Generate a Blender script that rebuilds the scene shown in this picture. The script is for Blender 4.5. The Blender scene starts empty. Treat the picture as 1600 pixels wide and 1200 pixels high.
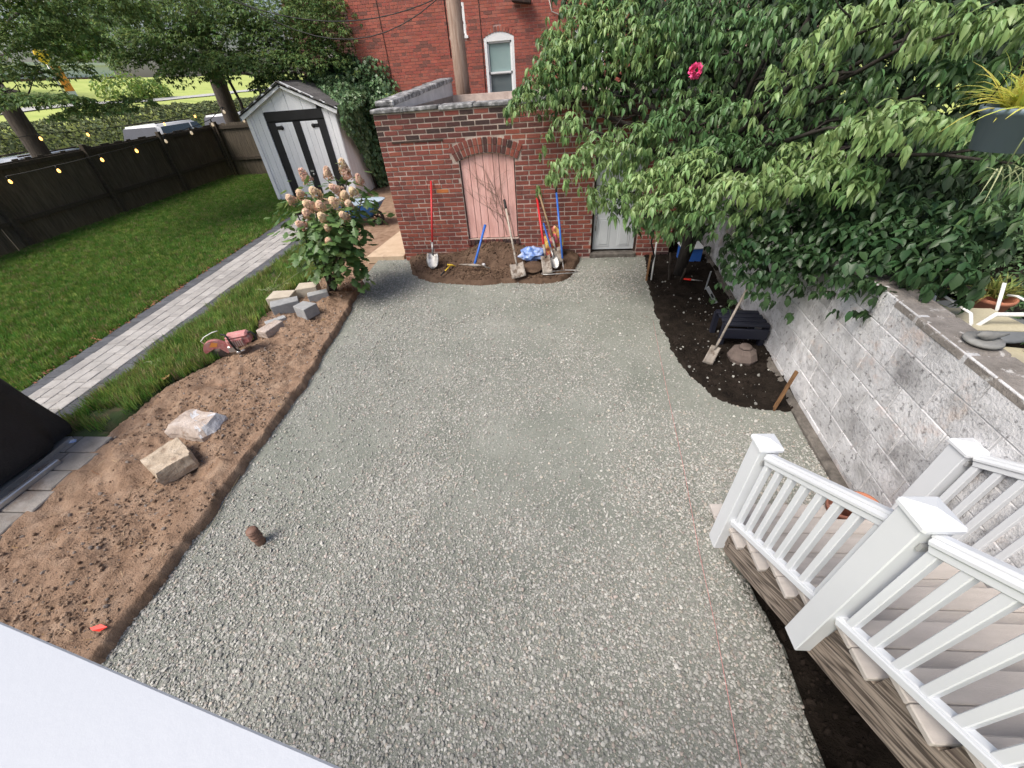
import bpy, bmesh, math, random
import numpy as np
from mathutils import Vector, Matrix, Euler

random.seed(11)
rng = np.random.default_rng(11)
S = bpy.context.scene
COL = S.collection
R = math.radians

# ------------------------------------------------------------------ camera
CAMP = Vector((0.0, 0.0, 2.6))
cam = bpy.data.cameras.new('camera')
cam.sensor_width = 36.0
cam.lens = 13.84
cam.clip_start = 0.02
cam.clip_end = 900.0
co = bpy.data.objects.new('camera', cam)
co.matrix_world = Matrix(((0.996723, 0.017104, 0.079067, CAMP.x), (0.051005, 0.625768, -0.778340, CAMP.y), (-0.062791, 0.779822, 0.622845, CAMP.z), (0, 0, 0, 1)))
COL.objects.link(co)
S.camera = co

# ------------------------------------------------------------------ light
SUN_ELEV, SUN_AZ = R(55), R(-128)          # azimuth measured from +Y towards +X
w = bpy.data.worlds.new('World')
S.world = w
w.use_nodes = True
nt = w.node_tree
bg = nt.nodes['Background']
sky = nt.nodes.new('ShaderNodeTexSky')
sky.sky_type = 'NISHITA'
sky.sun_disc = False
sky.sun_elevation = SUN_ELEV
sky.sun_rotation = SUN_AZ
sky.air_density = 1.0
sky.dust_density = 4.5
sky.ozone_density = 1.0
nt.links.new(sky.outputs[0], bg.inputs[0])
bg.inputs[1].default_value = 0.125
sd = bpy.data.lights.new('sun', 'SUN')
sd.energy = 2.7
sd.angle = R(30)
sd.color = (1.0, 0.95, 0.87)
so = bpy.data.objects.new('sun', sd)
sv = Vector((math.sin(SUN_AZ) * math.cos(SUN_ELEV), math.cos(SUN_AZ) * math.cos(SUN_ELEV), math.sin(SUN_ELEV)))
so.rotation_euler = sv.to_track_quat('Z', 'Y').to_euler()
so.location = (0, 0, 30)
COL.objects.link(so)
S.view_settings.view_transform = 'Standard'
S.view_settings.look = 'None'
S.view_settings.exposure = 0.45
S.view_settings.gamma = 1.0
S.view_settings.use_curve_mapping = False
S.cycles.max_bounces = 6
S.cycles.diffuse_bounces = 3
S.cycles.transparent_max_bounces = 8
S.cycles.use_denoising = True

# ------------------------------------------------------------------ materials
def ramp(nd, stops, interp='LINEAR'):
    cr = nd.color_ramp
    cr.interpolation = interp
    while len(cr.elements) < len(stops):
        cr.elements.new(0.5)
    for e, (p, c) in zip(cr.elements, stops):
        e.position = p
        e.color = (*c, 1)

def mat(name, cols, scale=4.0, detail=6.0, rough=0.8, bump=0.0, bscale=30.0, var=0.0, hue=0.0,
        metal=0.0, spec=0.4, attr=None, pick=None, trans=0.0, stretch=None, stain=None, emis=None, alpha=None):
    """cols: ramp colours over noise.  pick: list of colours chosen per object/piece.  stain: (colour, scale, lo, hi)."""
    m = bpy.data.materials.new(name)
    m.use_nodes = True
    t = m.node_tree
    N, L = t.nodes, t.links
    b = N['Principled BSDF']
    out = N['Material Output']
    b.inputs['Roughness'].default_value = rough
    b.inputs['Metallic'].default_value = metal
    b.inputs['Specular IOR Level'].default_value = spec
    tc = N.new('ShaderNodeTexCoord')
    oi = N.new('ShaderNodeObjectInfo')
    rnd = oi.outputs['Random']
    if attr:
        at = N.new('ShaderNodeAttribute')
        at.attribute_name = attr
        ad = N.new('ShaderNodeMath'); ad.operation = 'ADD'
        L.new(rnd, ad.inputs[0]); L.new(at.outputs['Fac'], ad.inputs[1])
        fr = N.new('ShaderNodeMath'); fr.operation = 'FRACT'
        L.new(ad.outputs[0], fr.inputs[0])
        rnd = fr.outputs[0]
    vm = N.new('ShaderNodeVectorMath'); vm.operation = 'MULTIPLY_ADD'
    cv = N.new('ShaderNodeCombineXYZ')
    for k in range(3):
        L.new(oi.outputs['Random'], cv.inputs[k])
    L.new(cv.outputs[0], vm.inputs[0])
    vm.inputs[1].default_value = (37.0, 71.0, 53.0)
    L.new(tc.outputs['Object'], vm.inputs[2])
    vec = vm.outputs[0]
    if stretch:
        mp = N.new('ShaderNodeMapping')
        mp.inputs['Scale'].default_value = stretch
        L.new(vec, mp.inputs[0])
        vec = mp.outputs[0]
    nz = N.new('ShaderNodeTexNoise')
    nz.inputs['Scale'].default_value = scale
    nz.inputs['Detail'].default_value = detail
    nz.inputs['Roughness'].default_value = 0.6
    L.new(vec, nz.inputs['Vector'])
    cr = N.new('ShaderNodeValToRGB')
    n = len(cols)
    ramp(cr, [(0.3 + 0.4 * i / max(1, n - 1), c) for i, c in enumerate(cols)] if n > 1 else [(0.0, cols[0]), (1.0, cols[0])])
    L.new(nz.outputs['Fac'], cr.inputs[0])
    col = cr.outputs[0]
    if pick:
        pr = N.new('ShaderNodeValToRGB')
        ramp(pr, [(i / len(pick), c) for i, c in enumerate(pick)], 'CONSTANT')
        L.new(rnd, pr.inputs[0])
        mx = N.new('ShaderNodeMix'); mx.data_type = 'RGBA'; mx.blend_type = 'MULTIPLY'
        mx.inputs[0].default_value = 1.0
        L.new(pr.outputs[0], mx.inputs[6]); L.new(col, mx.inputs[7])
        col = mx.outputs[2]
    if stain:
        for (sc, ss, lo, hi) in stain:
            n2 = N.new('ShaderNodeTexNoise')
            n2.inputs['Scale'].default_value = ss
            n2.inputs['Detail'].default_value = 8.0
            n2.inputs['Roughness'].default_value = 0.7
            ge = N.new('ShaderNodeNewGeometry')
            L.new(ge.outputs['Position'], n2.inputs['Vector'])
            mr = N.new('ShaderNodeMapRange')
            mr.inputs[1].default_value = lo; mr.inputs[2].default_value = hi
            L.new(n2.outputs['Fac'], mr.inputs[0])
            mx = N.new('ShaderNodeMix'); mx.data_type = 'RGBA'
            L.new(mr.outputs[0], mx.inputs[0]); L.new(col, mx.inputs[6])
            mx.inputs[7].default_value = (*sc, 1)
            col = mx.outputs[2]
    if var or hue:
        hs = N.new('ShaderNodeHueSaturation')
        mr = N.new('ShaderNodeMapRange')
        mr.inputs[3].default_value = 1 - var; mr.inputs[4].default_value = 1 + var
        L.new(rnd, mr.inputs[0]); L.new(mr.outputs[0], hs.inputs['Value'])
        mu = N.new('ShaderNodeMath'); mu.operation = 'MULTIPLY'; mu.inputs[1].default_value = 7.31
        fr = N.new('ShaderNodeMath'); fr.operation = 'FRACT'
        L.new(rnd, mu.inputs[0]); L.new(mu.outputs[0], fr.inputs[0])
        mr2 = N.new('ShaderNodeMapRange')
        mr2.inputs[3].default_value = 0.5 - hue; mr2.inputs[4].default_value = 0.5 + hue
        L.new(fr.outputs[0], mr2.inputs[0]); L.new(mr2.outputs[0], hs.inputs['Hue'])
        L.new(col, hs.inputs['Color'])
        col = hs.outputs[0]
    L.new(col, b.inputs['Base Color'])
    if bump:
        nb = N.new('ShaderNodeTexNoise')
        nb.inputs['Scale'].default_value = bscale
        nb.inputs['Detail'].default_value = 6.0
        nb.inputs['Roughness'].default_value = 0.65
        L.new(vec, nb.inputs['Vector'])
        bp = N.new('ShaderNodeBump')
        bp.inputs['Strength'].default_value = bump
        bp.inputs['Distance'].default_value = 0.02
        L.new(nb.outputs['Fac'], bp.inputs['Height'])
        L.new(bp.outputs[0], b.inputs['Normal'])
    if trans:
        tl = N.new('ShaderNodeBsdfTranslucent')
        hs2 = N.new('ShaderNodeHueSaturation')
        hs2.inputs['Hue'].default_value = 0.47
        hs2.inputs['Value'].default_value = 1.3
        L.new(col, hs2.inputs['Color']); L.new(hs2.outputs[0], tl.inputs[0])
        ms = N.new('ShaderNodeMixShader')
        ms.inputs[0].default_value = trans
        L.new(b.outputs[0], ms.inputs[1]); L.new(tl.outputs[0], ms.inputs[2])
        L.new(ms.outputs[0], out.inputs[0])
    if emis:
        b.inputs['Emission Color'].default_value = (*emis[0], 1)
        b.inputs['Emission Strength'].default_value = emis[1]
    if alpha is not None:
        b.inputs['Transmission Weight'].default_value = alpha
    return m

BR = [(0.265, 0.078, 0.055), (0.225, 0.068, 0.052), (0.20, 0.063, 0.05), (0.285, 0.088, 0.060), (0.24, 0.068, 0.053),
      (0.165, 0.058, 0.048), (0.26, 0.085, 0.064), (0.205, 0.063, 0.052)]
BR2 = [(0.37, 0.115, 0.085), (0.33, 0.10, 0.077), (0.40, 0.122, 0.090), (0.28, 0.092, 0.073), (0.35, 0.108, 0.077),
       (0.38, 0.135, 0.10), (0.20, 0.085, 0.07), (0.35, 0.095, 0.075)]
M = {}
M['brick'] = mat('old red brick', [(0.75, 0.72, 0.72), (1.0, 1.0, 1.0), (1.12, 1.05, 1.0)], scale=14, rough=0.9, bump=0.5, bscale=60, attr='var', pick=BR,
                 stain=[((0.06, 0.045, 0.042), 1.7, 0.55, 0.85)])
M['brick_sooty'] = mat('sooty red brick', [(0.6, 0.6, 0.62), (0.9, 0.9, 0.9), (1.05, 1.0, 1.0)], scale=14, rough=0.92, bump=0.6, bscale=60, attr='var',
                       pick=[(0.12, 0.05, 0.045), (0.09, 0.043, 0.04), (0.15, 0.055, 0.048), (0.07, 0.042, 0.04), (0.11, 0.052, 0.048), (0.17, 0.055, 0.048)],
                       stain=[((0.035, 0.03, 0.03), 2.2, 0.5, 0.8)])
M['brick_orange'] = mat('orange brick', [(0.42, 0.13, 0.04), (0.5, 0.17, 0.05)], scale=15, rough=0.9, bump=0.4, bscale=60)
M['mortar'] = mat('cream mortar', [(0.34, 0.265, 0.23), (0.50, 0.415, 0.365)], scale=7, rough=0.95, bump=0.4, bscale=90, stain=[((0.16, 0.12, 0.105), 1.6, 0.53, 0.74)])
M['brick_far'] = mat('bright red brick', [(0.85, 0.85, 0.85), (1.1, 1.05, 1.05)], scale=9, rough=0.9, attr='var', pick=BR2)
M['mortar_far'] = mat('pale pink mortar', [(0.46, 0.27, 0.24), (0.6, 0.42, 0.38)], scale=3, rough=0.95)
M['brick_dark'] = mat('dark brown brick', [(0.8, 0.8, 0.8), (1.1, 1.1, 1.1)], scale=9, rough=0.9, attr='var', pick=[(0.12, 0.06, 0.05), (0.09, 0.05, 0.045), (0.15, 0.07, 0.06)])  # brick of a darker colour for the rear wing
M['coping'] = mat('weathered cement coping', [(0.045, 0.045, 0.047), (0.17, 0.17, 0.175), (0.55, 0.55, 0.56)], scale=9, detail=10, rough=0.95, bump=0.8, bscale=25)
M['render'] = mat('grey cement render', [(0.36, 0.36, 0.38), (0.5, 0.5, 0.52)], scale=4, rough=0.95, bump=0.3)
M['roofwhite'] = mat('white roof coating', [(0.55, 0.55, 0.55), (0.72, 0.72, 0.72)], scale=2, rough=0.8)
M['pink'] = mat('flaking pink paint', [(0.56, 0.31, 0.275), (0.68, 0.40, 0.36), (0.74, 0.47, 0.43)], scale=6, rough=0.85, bump=0.35, bscale=25, stretch=(3, 3, .5), var=0.06, spec=.2,
                stain=[((0.22, 0.15, 0.13), 9.0, 0.66, 0.74)])
M['twig'] = mat('dry vine stem', [(0.20, 0.14, 0.11), (0.32, 0.24, 0.19)], scale=20, rough=0.9)
M['doorgrey'] = mat('pale grey door paint', [(0.50, 0.53, 0.55), (0.6, 0.63, 0.65)], scale=3, rough=0.5, stain=[((0.3, 0.3, 0.29), 3, 0.62, 0.8)])
M['iron'] = mat('rusty iron', [(0.03, 0.022, 0.02), (0.08, 0.05, 0.04)], scale=20, rough=0.8, metal=0.3)
M['steel'] = mat('worn steel', [(0.32, 0.31, 0.3), (0.5, 0.5, 0.5)], scale=12, rough=0.45, metal=0.8, stain=[((0.14, 0.11, 0.09), 14, 0.5, 0.7)])
M['muddy'] = mat('muddy steel', [(0.22, 0.19, 0.16), (0.36, 0.33, 0.3)], scale=14, rough=0.7, metal=0.3, stain=[((0.10, 0.07, 0.05), 9, 0.48, 0.62)])
M['white'] = mat('white vinyl', [(0.62, 0.645, 0.68), (0.66, 0.685, 0.72)], scale=1.5, rough=0.42, spec=0.45, stain=[((0.50, 0.49, 0.45), 6, 0.66, 0.9), ((0.42, 0.39, 0.34), 40, 0.70, 0.76)])
M['trim'] = mat('white window paint', [(0.78, 0.8, 0.82), (0.82, 0.83, 0.84)], rough=0.5)
M['tread'] = mat('grey composite decking', [(0.41, 0.375, 0.35), (0.48, 0.442, 0.415)], scale=5, rough=0.75, bump=0.25, bscale=80, stretch=(1, 6, 6), var=0.05,
                 stain=[((0.56, 0.52, 0.49), 5, 0.6, 0.8), ((0.20, 0.15, 0.13), 28, 0.68, 0.75)])
def wood_mat(name, a, b_, axis_scale=(1.2, 14, 14), green=None, rough=0.85, st=None):
    return mat(name, [a, tuple((x + y) / 2 for x, y in zip(a, b_)), b_], scale=3.2, detail=8, rough=rough, bump=0.7, bscale=9, stretch=axis_scale, var=0.12, stain=st)
M['stringer'] = mat('weathered grey lumber', [(0.05, 0.038, 0.03), (0.26, 0.21, 0.17), (0.045, 0.034, 0.028), (0.33, 0.275, 0.23), (0.06, 0.045, 0.036), (0.28, 0.23, 0.19), (0.08, 0.06, 0.05)], scale=2.0, detail=2, rough=0.85, bump=0.5, bscale=3, stretch=(9, .55, 11), stain=[((0.11, 0.13, 0.04), 2.4, 0.60, 0.72)])
M['post_wood'] = wood_mat('rusty brown stake wood', (0.10, 0.05, 0.025), (0.26, 0.14, 0.06), (14, 14, 2))
M['pole'] = wood_mat('weathered utility pole wood', (0.24, 0.15, 0.11), (0.45, 0.34, 0.28), (10, 10, .7))
M['fence'] = wood_mat('dark weathered fence board', (0.055, 0.045, 0.033), (0.15, 0.122, 0.09), (10, 10, 1))
M['fence_rail'] = wood_mat('dark fence rail', (0.04, 0.032, 0.024), (0.09, 0.07, 0.05), (10, 1, 10))
M['shedwhite'] = mat('white shed paint', [(0.74, 0.76, 0.79), (0.82, 0.84, 0.86)], scale=5, rough=0.7, bump=0.3, bscale=20, stretch=(6, 6, 1), var=0.03,
                     stain=[((0.45, 0.46, 0.47), 7, 0.64, 0.8)])
M['shedworn'] = mat('peeling shed boards', [(0.24, 0.21, 0.17), (0.45, 0.43, 0.40), (0.66, 0.66, 0.66)], scale=4, detail=9, rough=0.85, bump=0.5, bscale=18, stretch=(5, 5, .8), var=0.08)
M['black'] = mat('black paint', [(0.010, 0.010, 0.012), (0.018, 0.018, 0.02)], rough=0.6)
M['shingle'] = mat('grey asphalt shingle', [(0.09, 0.088, 0.088), (0.15, 0.145, 0.145)], scale=30, rough=0.95, bump=0.5, bscale=200, var=0.22)
M['paver_lt'] = mat('pale concrete paver', [(0.285, 0.272, 0.262), (0.40, 0.385, 0.37)], scale=8, rough=0.9, bump=0.3, bscale=120, var=0.15)
M['paver_dk'] = mat('charcoal border paver', [(0.065, 0.068, 0.078), (0.105, 0.11, 0.122)], scale=8, rough=0.9, bump=0.3, bscale=120, var=0.16)
M['paver_old'] = mat('dirty pad paver', [(0.16, 0.15, 0.14), (0.27, 0.25, 0.235)], scale=6, rough=0.9, bump=0.4, bscale=60, var=0.13, stain=[((0.13, 0.09, 0.065), 4, 0.5, 0.7)])
M['sand'] = mat('joint sand', [(0.16, 0.145, 0.125), (0.24, 0.215, 0.19)], scale=30, rough=1)
M['cmu'] = mat('whitewashed concrete block', [(0.38, 0.375, 0.38), (0.58, 0.58, 0.595), (0.72, 0.72, 0.74)], scale=4.5, detail=12, rough=0.95, bump=0.7, bscale=45, var=0.12, hue=0.012,
               stain=[((0.20, 0.195, 0.20), 3.6, 0.56, 0.78), ((0.13, 0.125, 0.128), 26.0, 0.55, 0.68), ((0.60, 0.48, 0.42), 1.6, 0.58, 0.70), ((0.78, 0.78, 0.80), 2.3, 0.56, 0.70)])
M['cmu_joint'] = mat('block mortar', [(0.42, 0.415, 0.42), (0.60, 0.595, 0.61)], scale=10, rough=0.95, bump=0.5, stain=[((0.2, 0.19, 0.19), 6, 0.54, 0.72)])
M['wallcap'] = mat('mossy wall cap', [(0.15, 0.135, 0.122), (0.29, 0.265, 0.245)], scale=9, detail=10, rough=0.95, bump=0.7, bscale=60, var=0.12, stain=[((0.50, 0.49, 0.48), 14, 0.58, 0.66)])
M['footing'] = mat('rough dirty footing', [(0.07, 0.062, 0.055), (0.2, 0.18, 0.16)], scale=12, detail=9, rough=1, bump=0.9, bscale=40)
M['soil'] = mat('brown soil', [(0.20, 0.130, 0.088), (0.29, 0.195, 0.136), (0.365, 0.26, 0.19)], scale=7, detail=12, rough=1, bump=1.0, bscale=70, spec=.1,
                stain=[((0.13, 0.084, 0.058), 8, 0.58, 0.78), ((0.40, 0.295, 0.215), 2.2, 0.56, 0.8)])
M['soil_clod'] = mat('soil clod', [(0.24, 0.165, 0.115), (0.36, 0.26, 0.19)], scale=20, rough=1, bump=0.5, var=0.2, spec=.1)
M['darksoil'] = mat('shade darkened soil', [(0.010, 0.008, 0.007), (0.019, 0.015, 0.012), (0.032, 0.025, 0.021)], scale=7, detail=10, rough=1, bump=1.0, bscale=50, spec=.08)  # near-black colour holds the shade under canopy and stairs
M['dark_clod'] = mat('dark soil clod', [(0.010, 0.008, 0.007), (0.028, 0.021, 0.017)], scale=20, rough=1, var=0.35, spec=.08)  # clods take the same painted shade as the bed soil
M['toolsoil'] = mat('planting bed soil', [(0.075, 0.048, 0.034), (0.125, 0.082, 0.058), (0.165, 0.112, 0.08)], scale=6, detail=10, rough=1, bump=1.0, bscale=60, spec=.1)
M['tool_clod'] = mat('planting bed clod', [(0.07, 0.045, 0.03), (0.15, 0.10, 0.07)], scale=20, rough=1, var=0.3, spec=.1)
M['fines'] = mat('grey green stone fines', [(0.21, 0.226, 0.196), (0.265, 0.279, 0.246), (0.32, 0.33, 0.296)], scale=1.6, detail=12, rough=1, bump=0.8, bscale=140, spec=.1,
                 stain=[((0.16, 0.172, 0.152), 60, 0.52, 0.72), ((0.36, 0.365, 0.33), 90, 0.60, 0.7)])
M['stone'] = mat('crushed stone', [(0.27, 0.268, 0.248), (0.35, 0.347, 0.322)], scale=30, rough=0.95, spec=.2, var=0.32, hue=0.03)
M['stone_lt'] = mat('pale crushed stone', [(0.355, 0.35, 0.325), (0.455, 0.448, 0.418)], scale=30, rough=0.95, spec=.2, var=0.25, hue=0.03)
M['stone_warm'] = mat('warm crushed stone', [(0.32, 0.285, 0.25), (0.39, 0.35, 0.31)], scale=30, rough=0.95, spec=.2, var=0.3, hue=0.03)
M['limestone'] = mat('tan limestone', [(0.30, 0.24, 0.18), (0.44, 0.36, 0.275), (0.53, 0.45, 0.36)], scale=9, detail=11, rough=0.95, bump=1.0, bscale=18, stain=[((0.22, 0.155, 0.11), 9, 0.56, 0.72)])
M['limestone2'] = mat('pinkish limestone', [(0.30, 0.24, 0.205), (0.45, 0.38, 0.335), (0.54, 0.48, 0.44)], scale=9, detail=11, rough=0.95, bump=1.0, bscale=18, stain=[((0.24, 0.17, 0.125), 9, 0.56, 0.72)])
M['chipped'] = mat('fresh broken grey stone', [(0.50, 0.50, 0.52), (0.68, 0.68, 0.70)], scale=9, rough=0.9, bump=0.9, bscale=20)
M['cast'] = mat('grey cast block', [(0.27, 0.275, 0.28), (0.36, 0.365, 0.37)], scale=12, rough=0.95, bump=0.5, bscale=60, var=0.1)
M['cast_tan'] = mat('tan cast block', [(0.40, 0.35, 0.28), (0.5, 0.45, 0.37)], scale=12, rough=0.95, bump=0.4, bscale=60, var=0.08)
M['slab'] = mat('tan concrete slab', [(0.44, 0.33, 0.23), (0.56, 0.44, 0.32)], scale=5, rough=0.9, bump=0.2, bscale=40, stain=[((0.34, 0.25, 0.18), 6, 0.55, 0.75)])
M['turf'] = mat('turf', [(0.035, 0.060, 0.018), (0.055, 0.09, 0.026)], scale=9, rough=1, bump=0.6, bscale=60)
M['strip'] = mat('thin turf over soil', [(0.10, 0.075, 0.045), (0.05, 0.075, 0.024), (0.04, 0.07, 0.02)], scale=5, rough=1, bump=0.8, bscale=60)
M['blade'] = mat('grass blade', [(0.066, 0.168, 0.026), (0.112, 0.235, 0.044)], scale=2, rough=0.6, spec=.15, var=0.38, hue=0.025, trans=0.35)
M['blade2'] = mat('long grass blade', [(0.17, 0.28, 0.06), (0.27, 0.36, 0.11)], scale=2, rough=0.6, spec=.15, var=0.4, hue=0.035, trans=0.35)
M['blade_dry'] = mat('dry grass blade', [(0.30, 0.24, 0.12), (0.24, 0.22, 0.09)], scale=2, rough=0.7, var=0.3, trans=0.2)
M['park'] = mat('sun brightened park grass', [(0.30, 0.38, 0.09), (0.42, 0.48, 0.14), (0.36, 0.43, 0.11)], scale=0.35, detail=8, rough=1)  # lawn sunshine is put into this lighter grass colour
M['asphalt'] = mat('asphalt', [(0.04, 0.04, 0.042), (0.065, 0.065, 0.066)], scale=6, rough=0.95)
M['concrete'] = mat('pale concrete', [(0.42, 0.41, 0.39), (0.5, 0.49, 0.47)], scale=3, rough=0.9)
def leafm(n, a, b_, var=0.3, hue=0.025, trans=0.28, rough=0.42):
    return mat(n, [a, b_], scale=1.5, rough=rough, spec=0.45, attr='var', var=var, hue=hue, trans=trans)
M['dogwood'] = leafm('dogwood leaf', (0.066, 0.142, 0.050), (0.135, 0.235, 0.090), 0.42, 0.018)
M['dogwood_lit'] = leafm('sun toned dogwood leaf', (0.14, 0.25, 0.085), (0.27, 0.375, 0.15), 0.34, 0.018, 0.3, 0.40)  # paler leaf copy, sunlight on the top clusters put into the colour
M['dense'] = leafm('dense dark leaf', (0.020, 0.043, 0.020), (0.040, 0.075, 0.030), 0.5, 0.02, .2, .6)  # own dark tone of background trees; on the dogwood, painted crown shade
M['rounded'] = leafm('dark rounded leaf', (0.030, 0.072, 0.027), (0.052, 0.105, 0.04), 0.35, 0.018)
M['maple'] = leafm('fine tree leaf', (0.070, 0.135, 0.045), (0.15, 0.24, 0.075), 0.5, 0.035, .4, .65)
M['paleleaf'] = leafm('bright yellow green leaf', (0.14, 0.24, 0.05), (0.22, 0.33, 0.08), 0.35, 0.03, 0.4)  # bright yellow green leaf colour
M['ivy'] = leafm('ivy leaf', (0.085, 0.165, 0.07), (0.17, 0.27, 0.13), 0.42, 0.02, 0.2, 0.38)
M['bank'] = leafm('bank ivy leaf', (0.085, 0.115, 0.05), (0.16, 0.19, 0.085), 0.45, 0.025, 0.25, .8)
M['hydleaf'] = leafm('hydrangea leaf', (0.085, 0.165, 0.045), (0.17, 0.26, 0.085), 0.40, 0.02)
M['spider'] = leafm('yellow green strap leaf', (0.50, 0.55, 0.10), (0.62, 0.64, 0.20), 0.3, 0.03, 0.4)
M['grassplant'] = leafm('green strap leaf', (0.17, 0.22, 0.05), (0.28, 0.30, 0.09), 0.35, 0.03, 0.3)
M['wilt'] = leafm('wilted pale leaf', (0.25, 0.30, 0.15), (0.36, 0.40, 0.22), 0.2, 0.02, 0.2)
M['bark'] = mat('grey brown bark', [(0.045, 0.036, 0.03), (0.10, 0.082, 0.068)], scale=6, detail=9, rough=1, bump=1.0, bscale=14, stretch=(4, 4, .8))
M['bark_dk'] = mat('dark bark', [(0.02, 0.017, 0.015), (0.05, 0.042, 0.036)], scale=6, detail=9, rough=1, bump=1.0, bscale=14, stretch=(4, 4, .8))
M['petal_pink'] = mat('faded pink petal', [(0.64, 0.40, 0.31), (0.70, 0.53, 0.38)], scale=3, rough=0.8, attr='var', var=0.25, hue=0.03, trans=0.2)
M['petal_cream'] = mat('faded cream petal', [(0.70, 0.58, 0.36), (0.72, 0.50, 0.36)], scale=3, rough=0.8, attr='var', var=0.25, hue=0.03, trans=0.2)
M['hotpink'] = mat('hot pink petal', [(0.75, 0.06, 0.22), (0.85, 0.12, 0.32)], scale=9, rough=0.7, attr='var', var=0.2)
M['red'] = mat('red tool paint', [(0.45, 0.02, 0.025), (0.55, 0.035, 0.04)], scale=6, rough=0.45)
M['blue'] = mat('blue tool paint', [(0.03, 0.12, 0.48), (0.05, 0.17, 0.58)], scale=6, rough=0.4)
M['bluebarrow'] = mat('blue barrow paint', [(0.025, 0.16, 0.55), (0.04, 0.20, 0.62)], scale=5, rough=0.4, stain=[((0.16, 0.25, 0.42), 8, 0.6, 0.75)])
M['barrow_in'] = mat('dusty barrow lining', [(0.26, 0.33, 0.40), (0.36, 0.42, 0.48)], scale=5, rough=0.8)
M['yellow'] = mat('yellow plastic', [(0.62, 0.42, 0.03), (0.7, 0.5, 0.05)], rough=0.5)
M['tanwood'] = wood_mat('tan handle wood', (0.24, 0.15, 0.08), (0.42, 0.30, 0.18), (14, 14, 1.5), rough=.6)
M['palewood'] = wood_mat('pale worn handle wood', (0.34, 0.29, 0.24), (0.52, 0.47, 0.41), (14, 14, 1.5), rough=.7)
M['rubber'] = mat('black rubber', [(0.012, 0.012, 0.012), (0.025, 0.025, 0.025)], scale=8, rough=0.75)
M['plastic_dk'] = mat('dark navy plastic', [(0.012, 0.014, 0.025), (0.02, 0.022, 0.035)], rough=0.45)
M['cloth'] = mat('black cover fabric', [(0.014, 0.014, 0.016), (0.026, 0.026, 0.029)], scale=3, rough=0.62, bump=0.4, bscale=40, spec=.35)
M['terra'] = mat('terracotta', [(0.42, 0.16, 0.09), (0.5, 0.21, 0.13)], scale=6, rough=0.85)
M['terra_dk'] = mat('old terracotta', [(0.20, 0.085, 0.06), (0.28, 0.12, 0.085)], scale=6, rough=0.85)
M['pot_blue'] = mat('slate blue pot plastic', [(0.11, 0.155, 0.20), (0.14, 0.19, 0.24)], scale=3, rough=0.5)
M['sawred'] = mat('faded red saw plastic', [(0.34, 0.085, 0.085), (0.44, 0.17, 0.16), (0.40, 0.24, 0.22)], scale=14, detail=9, rough=0.75, bump=.3, bscale=30, stain=[((0.40, 0.34, 0.31), 18, 0.54, 0.70), ((0.10, 0.08, 0.075), 22, 0.60, 0.70)])
M['sawpink'] = mat('sun faded saw cover', [(0.50, 0.18, 0.18), (0.56, 0.29, 0.27)], scale=14, detail=9, rough=0.7, stain=[((0.46, 0.39, 0.37), 18, 0.56, 0.72), ((0.13, 0.09, 0.085), 22, 0.62, 0.70)])
M['disc'] = mat('dusty cutting disc', [(0.13, 0.12, 0.12), (0.2, 0.19, 0.19)], scale=9, rough=0.7, metal=.3)
M['alu'] = mat('aluminium', [(0.5, 0.5, 0.5), (0.62, 0.62, 0.62)], scale=9, rough=0.4, metal=.8)
M['orange'] = mat('orange sticker', [(0.62, 0.22, 0.04), (0.66, 0.3, 0.08)], rough=0.6)
M['carwhite'] = mat('white car paint', [(0.72, 0.73, 0.75), (0.74, 0.75, 0.77)], rough=0.18, spec=.6)
M['carsilver'] = mat('silver car paint', [(0.40, 0.43, 0.47), (0.44, 0.47, 0.5)], rough=0.25, metal=.5)
M['glass_dark'] = mat('tinted glass', [(0.02, 0.025, 0.035), (0.03, 0.035, 0.05)], rough=0.05, spec=.9)
M['pane_up'] = mat('blind behind glass', [(0.25, 0.36, 0.36), (0.32, 0.43, 0.43)], scale=1, rough=0.15, spec=.7)
M['pane_dn'] = mat('dim window glass', [(0.10, 0.13, 0.14), (0.14, 0.17, 0.18)], scale=1, rough=0.1, spec=.7)
M['bulbglow'] = mat('warm lit bulb', [(0.9, 0.6, 0.25), (0.9, 0.6, 0.25)], rough=0.2, emis=((1.0, 0.5, 0.12), 2.6))
M['bulbweak'] = mat('clear bulb', [(0.62, 0.6, 0.56), (0.7, 0.68, 0.64)], rough=0.15, spec=.8, emis=((1.0, 0.75, 0.45), 0.35))  # clear bulb with a weak warm emission
M['wire'] = mat('black cable', [(0.012, 0.012, 0.012), (0.02, 0.02, 0.02)], rough=0.6)
M['wire_lt'] = mat('pale cable', [(0.42, 0.40, 0.37), (0.5, 0.48, 0.45)], rough=0.6)
M['pinkline'] = mat('pink string', [(0.7, 0.25, 0.25), (0.75, 0.32, 0.3)], rough=0.8)
M['yellowline'] = mat('yellow string', [(0.5, 0.45, 0.28), (0.55, 0.5, 0.32)], rough=0.8)
M['redflag'] = mat('red marker plastic', [(0.85, 0.03, 0.02), (0.88, 0.05, 0.03)], rough=0.5)
M['bag'] = mat('blue and white bag', [(0.05, 0.16, 0.5), (0.22, 0.32, 0.6), (0.62, 0.66, 0.74)], scale=9, rough=0.35)
M['bag2'] = mat('printed seed bag', [(0.04, 0.12, 0.05), (0.5, 0.06, 0.12), (0.6, 0.45, 0.08), (0.5, 0.5, 0.5)], scale=7, rough=0.4)
M['pipe'] = mat('brown drain pipe', [(0.14, 0.075, 0.055), (0.24, 0.14, 0.10)], scale=9, rough=0.6, stain=[((0.3, 0.26, 0.22), 12, 0.6, 0.75)])
M['deckwood'] = wood_mat('painted deck plank', (0.30, 0.27, 0.25), (0.40, 0.37, 0.34), (10, 1, 10))
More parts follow.
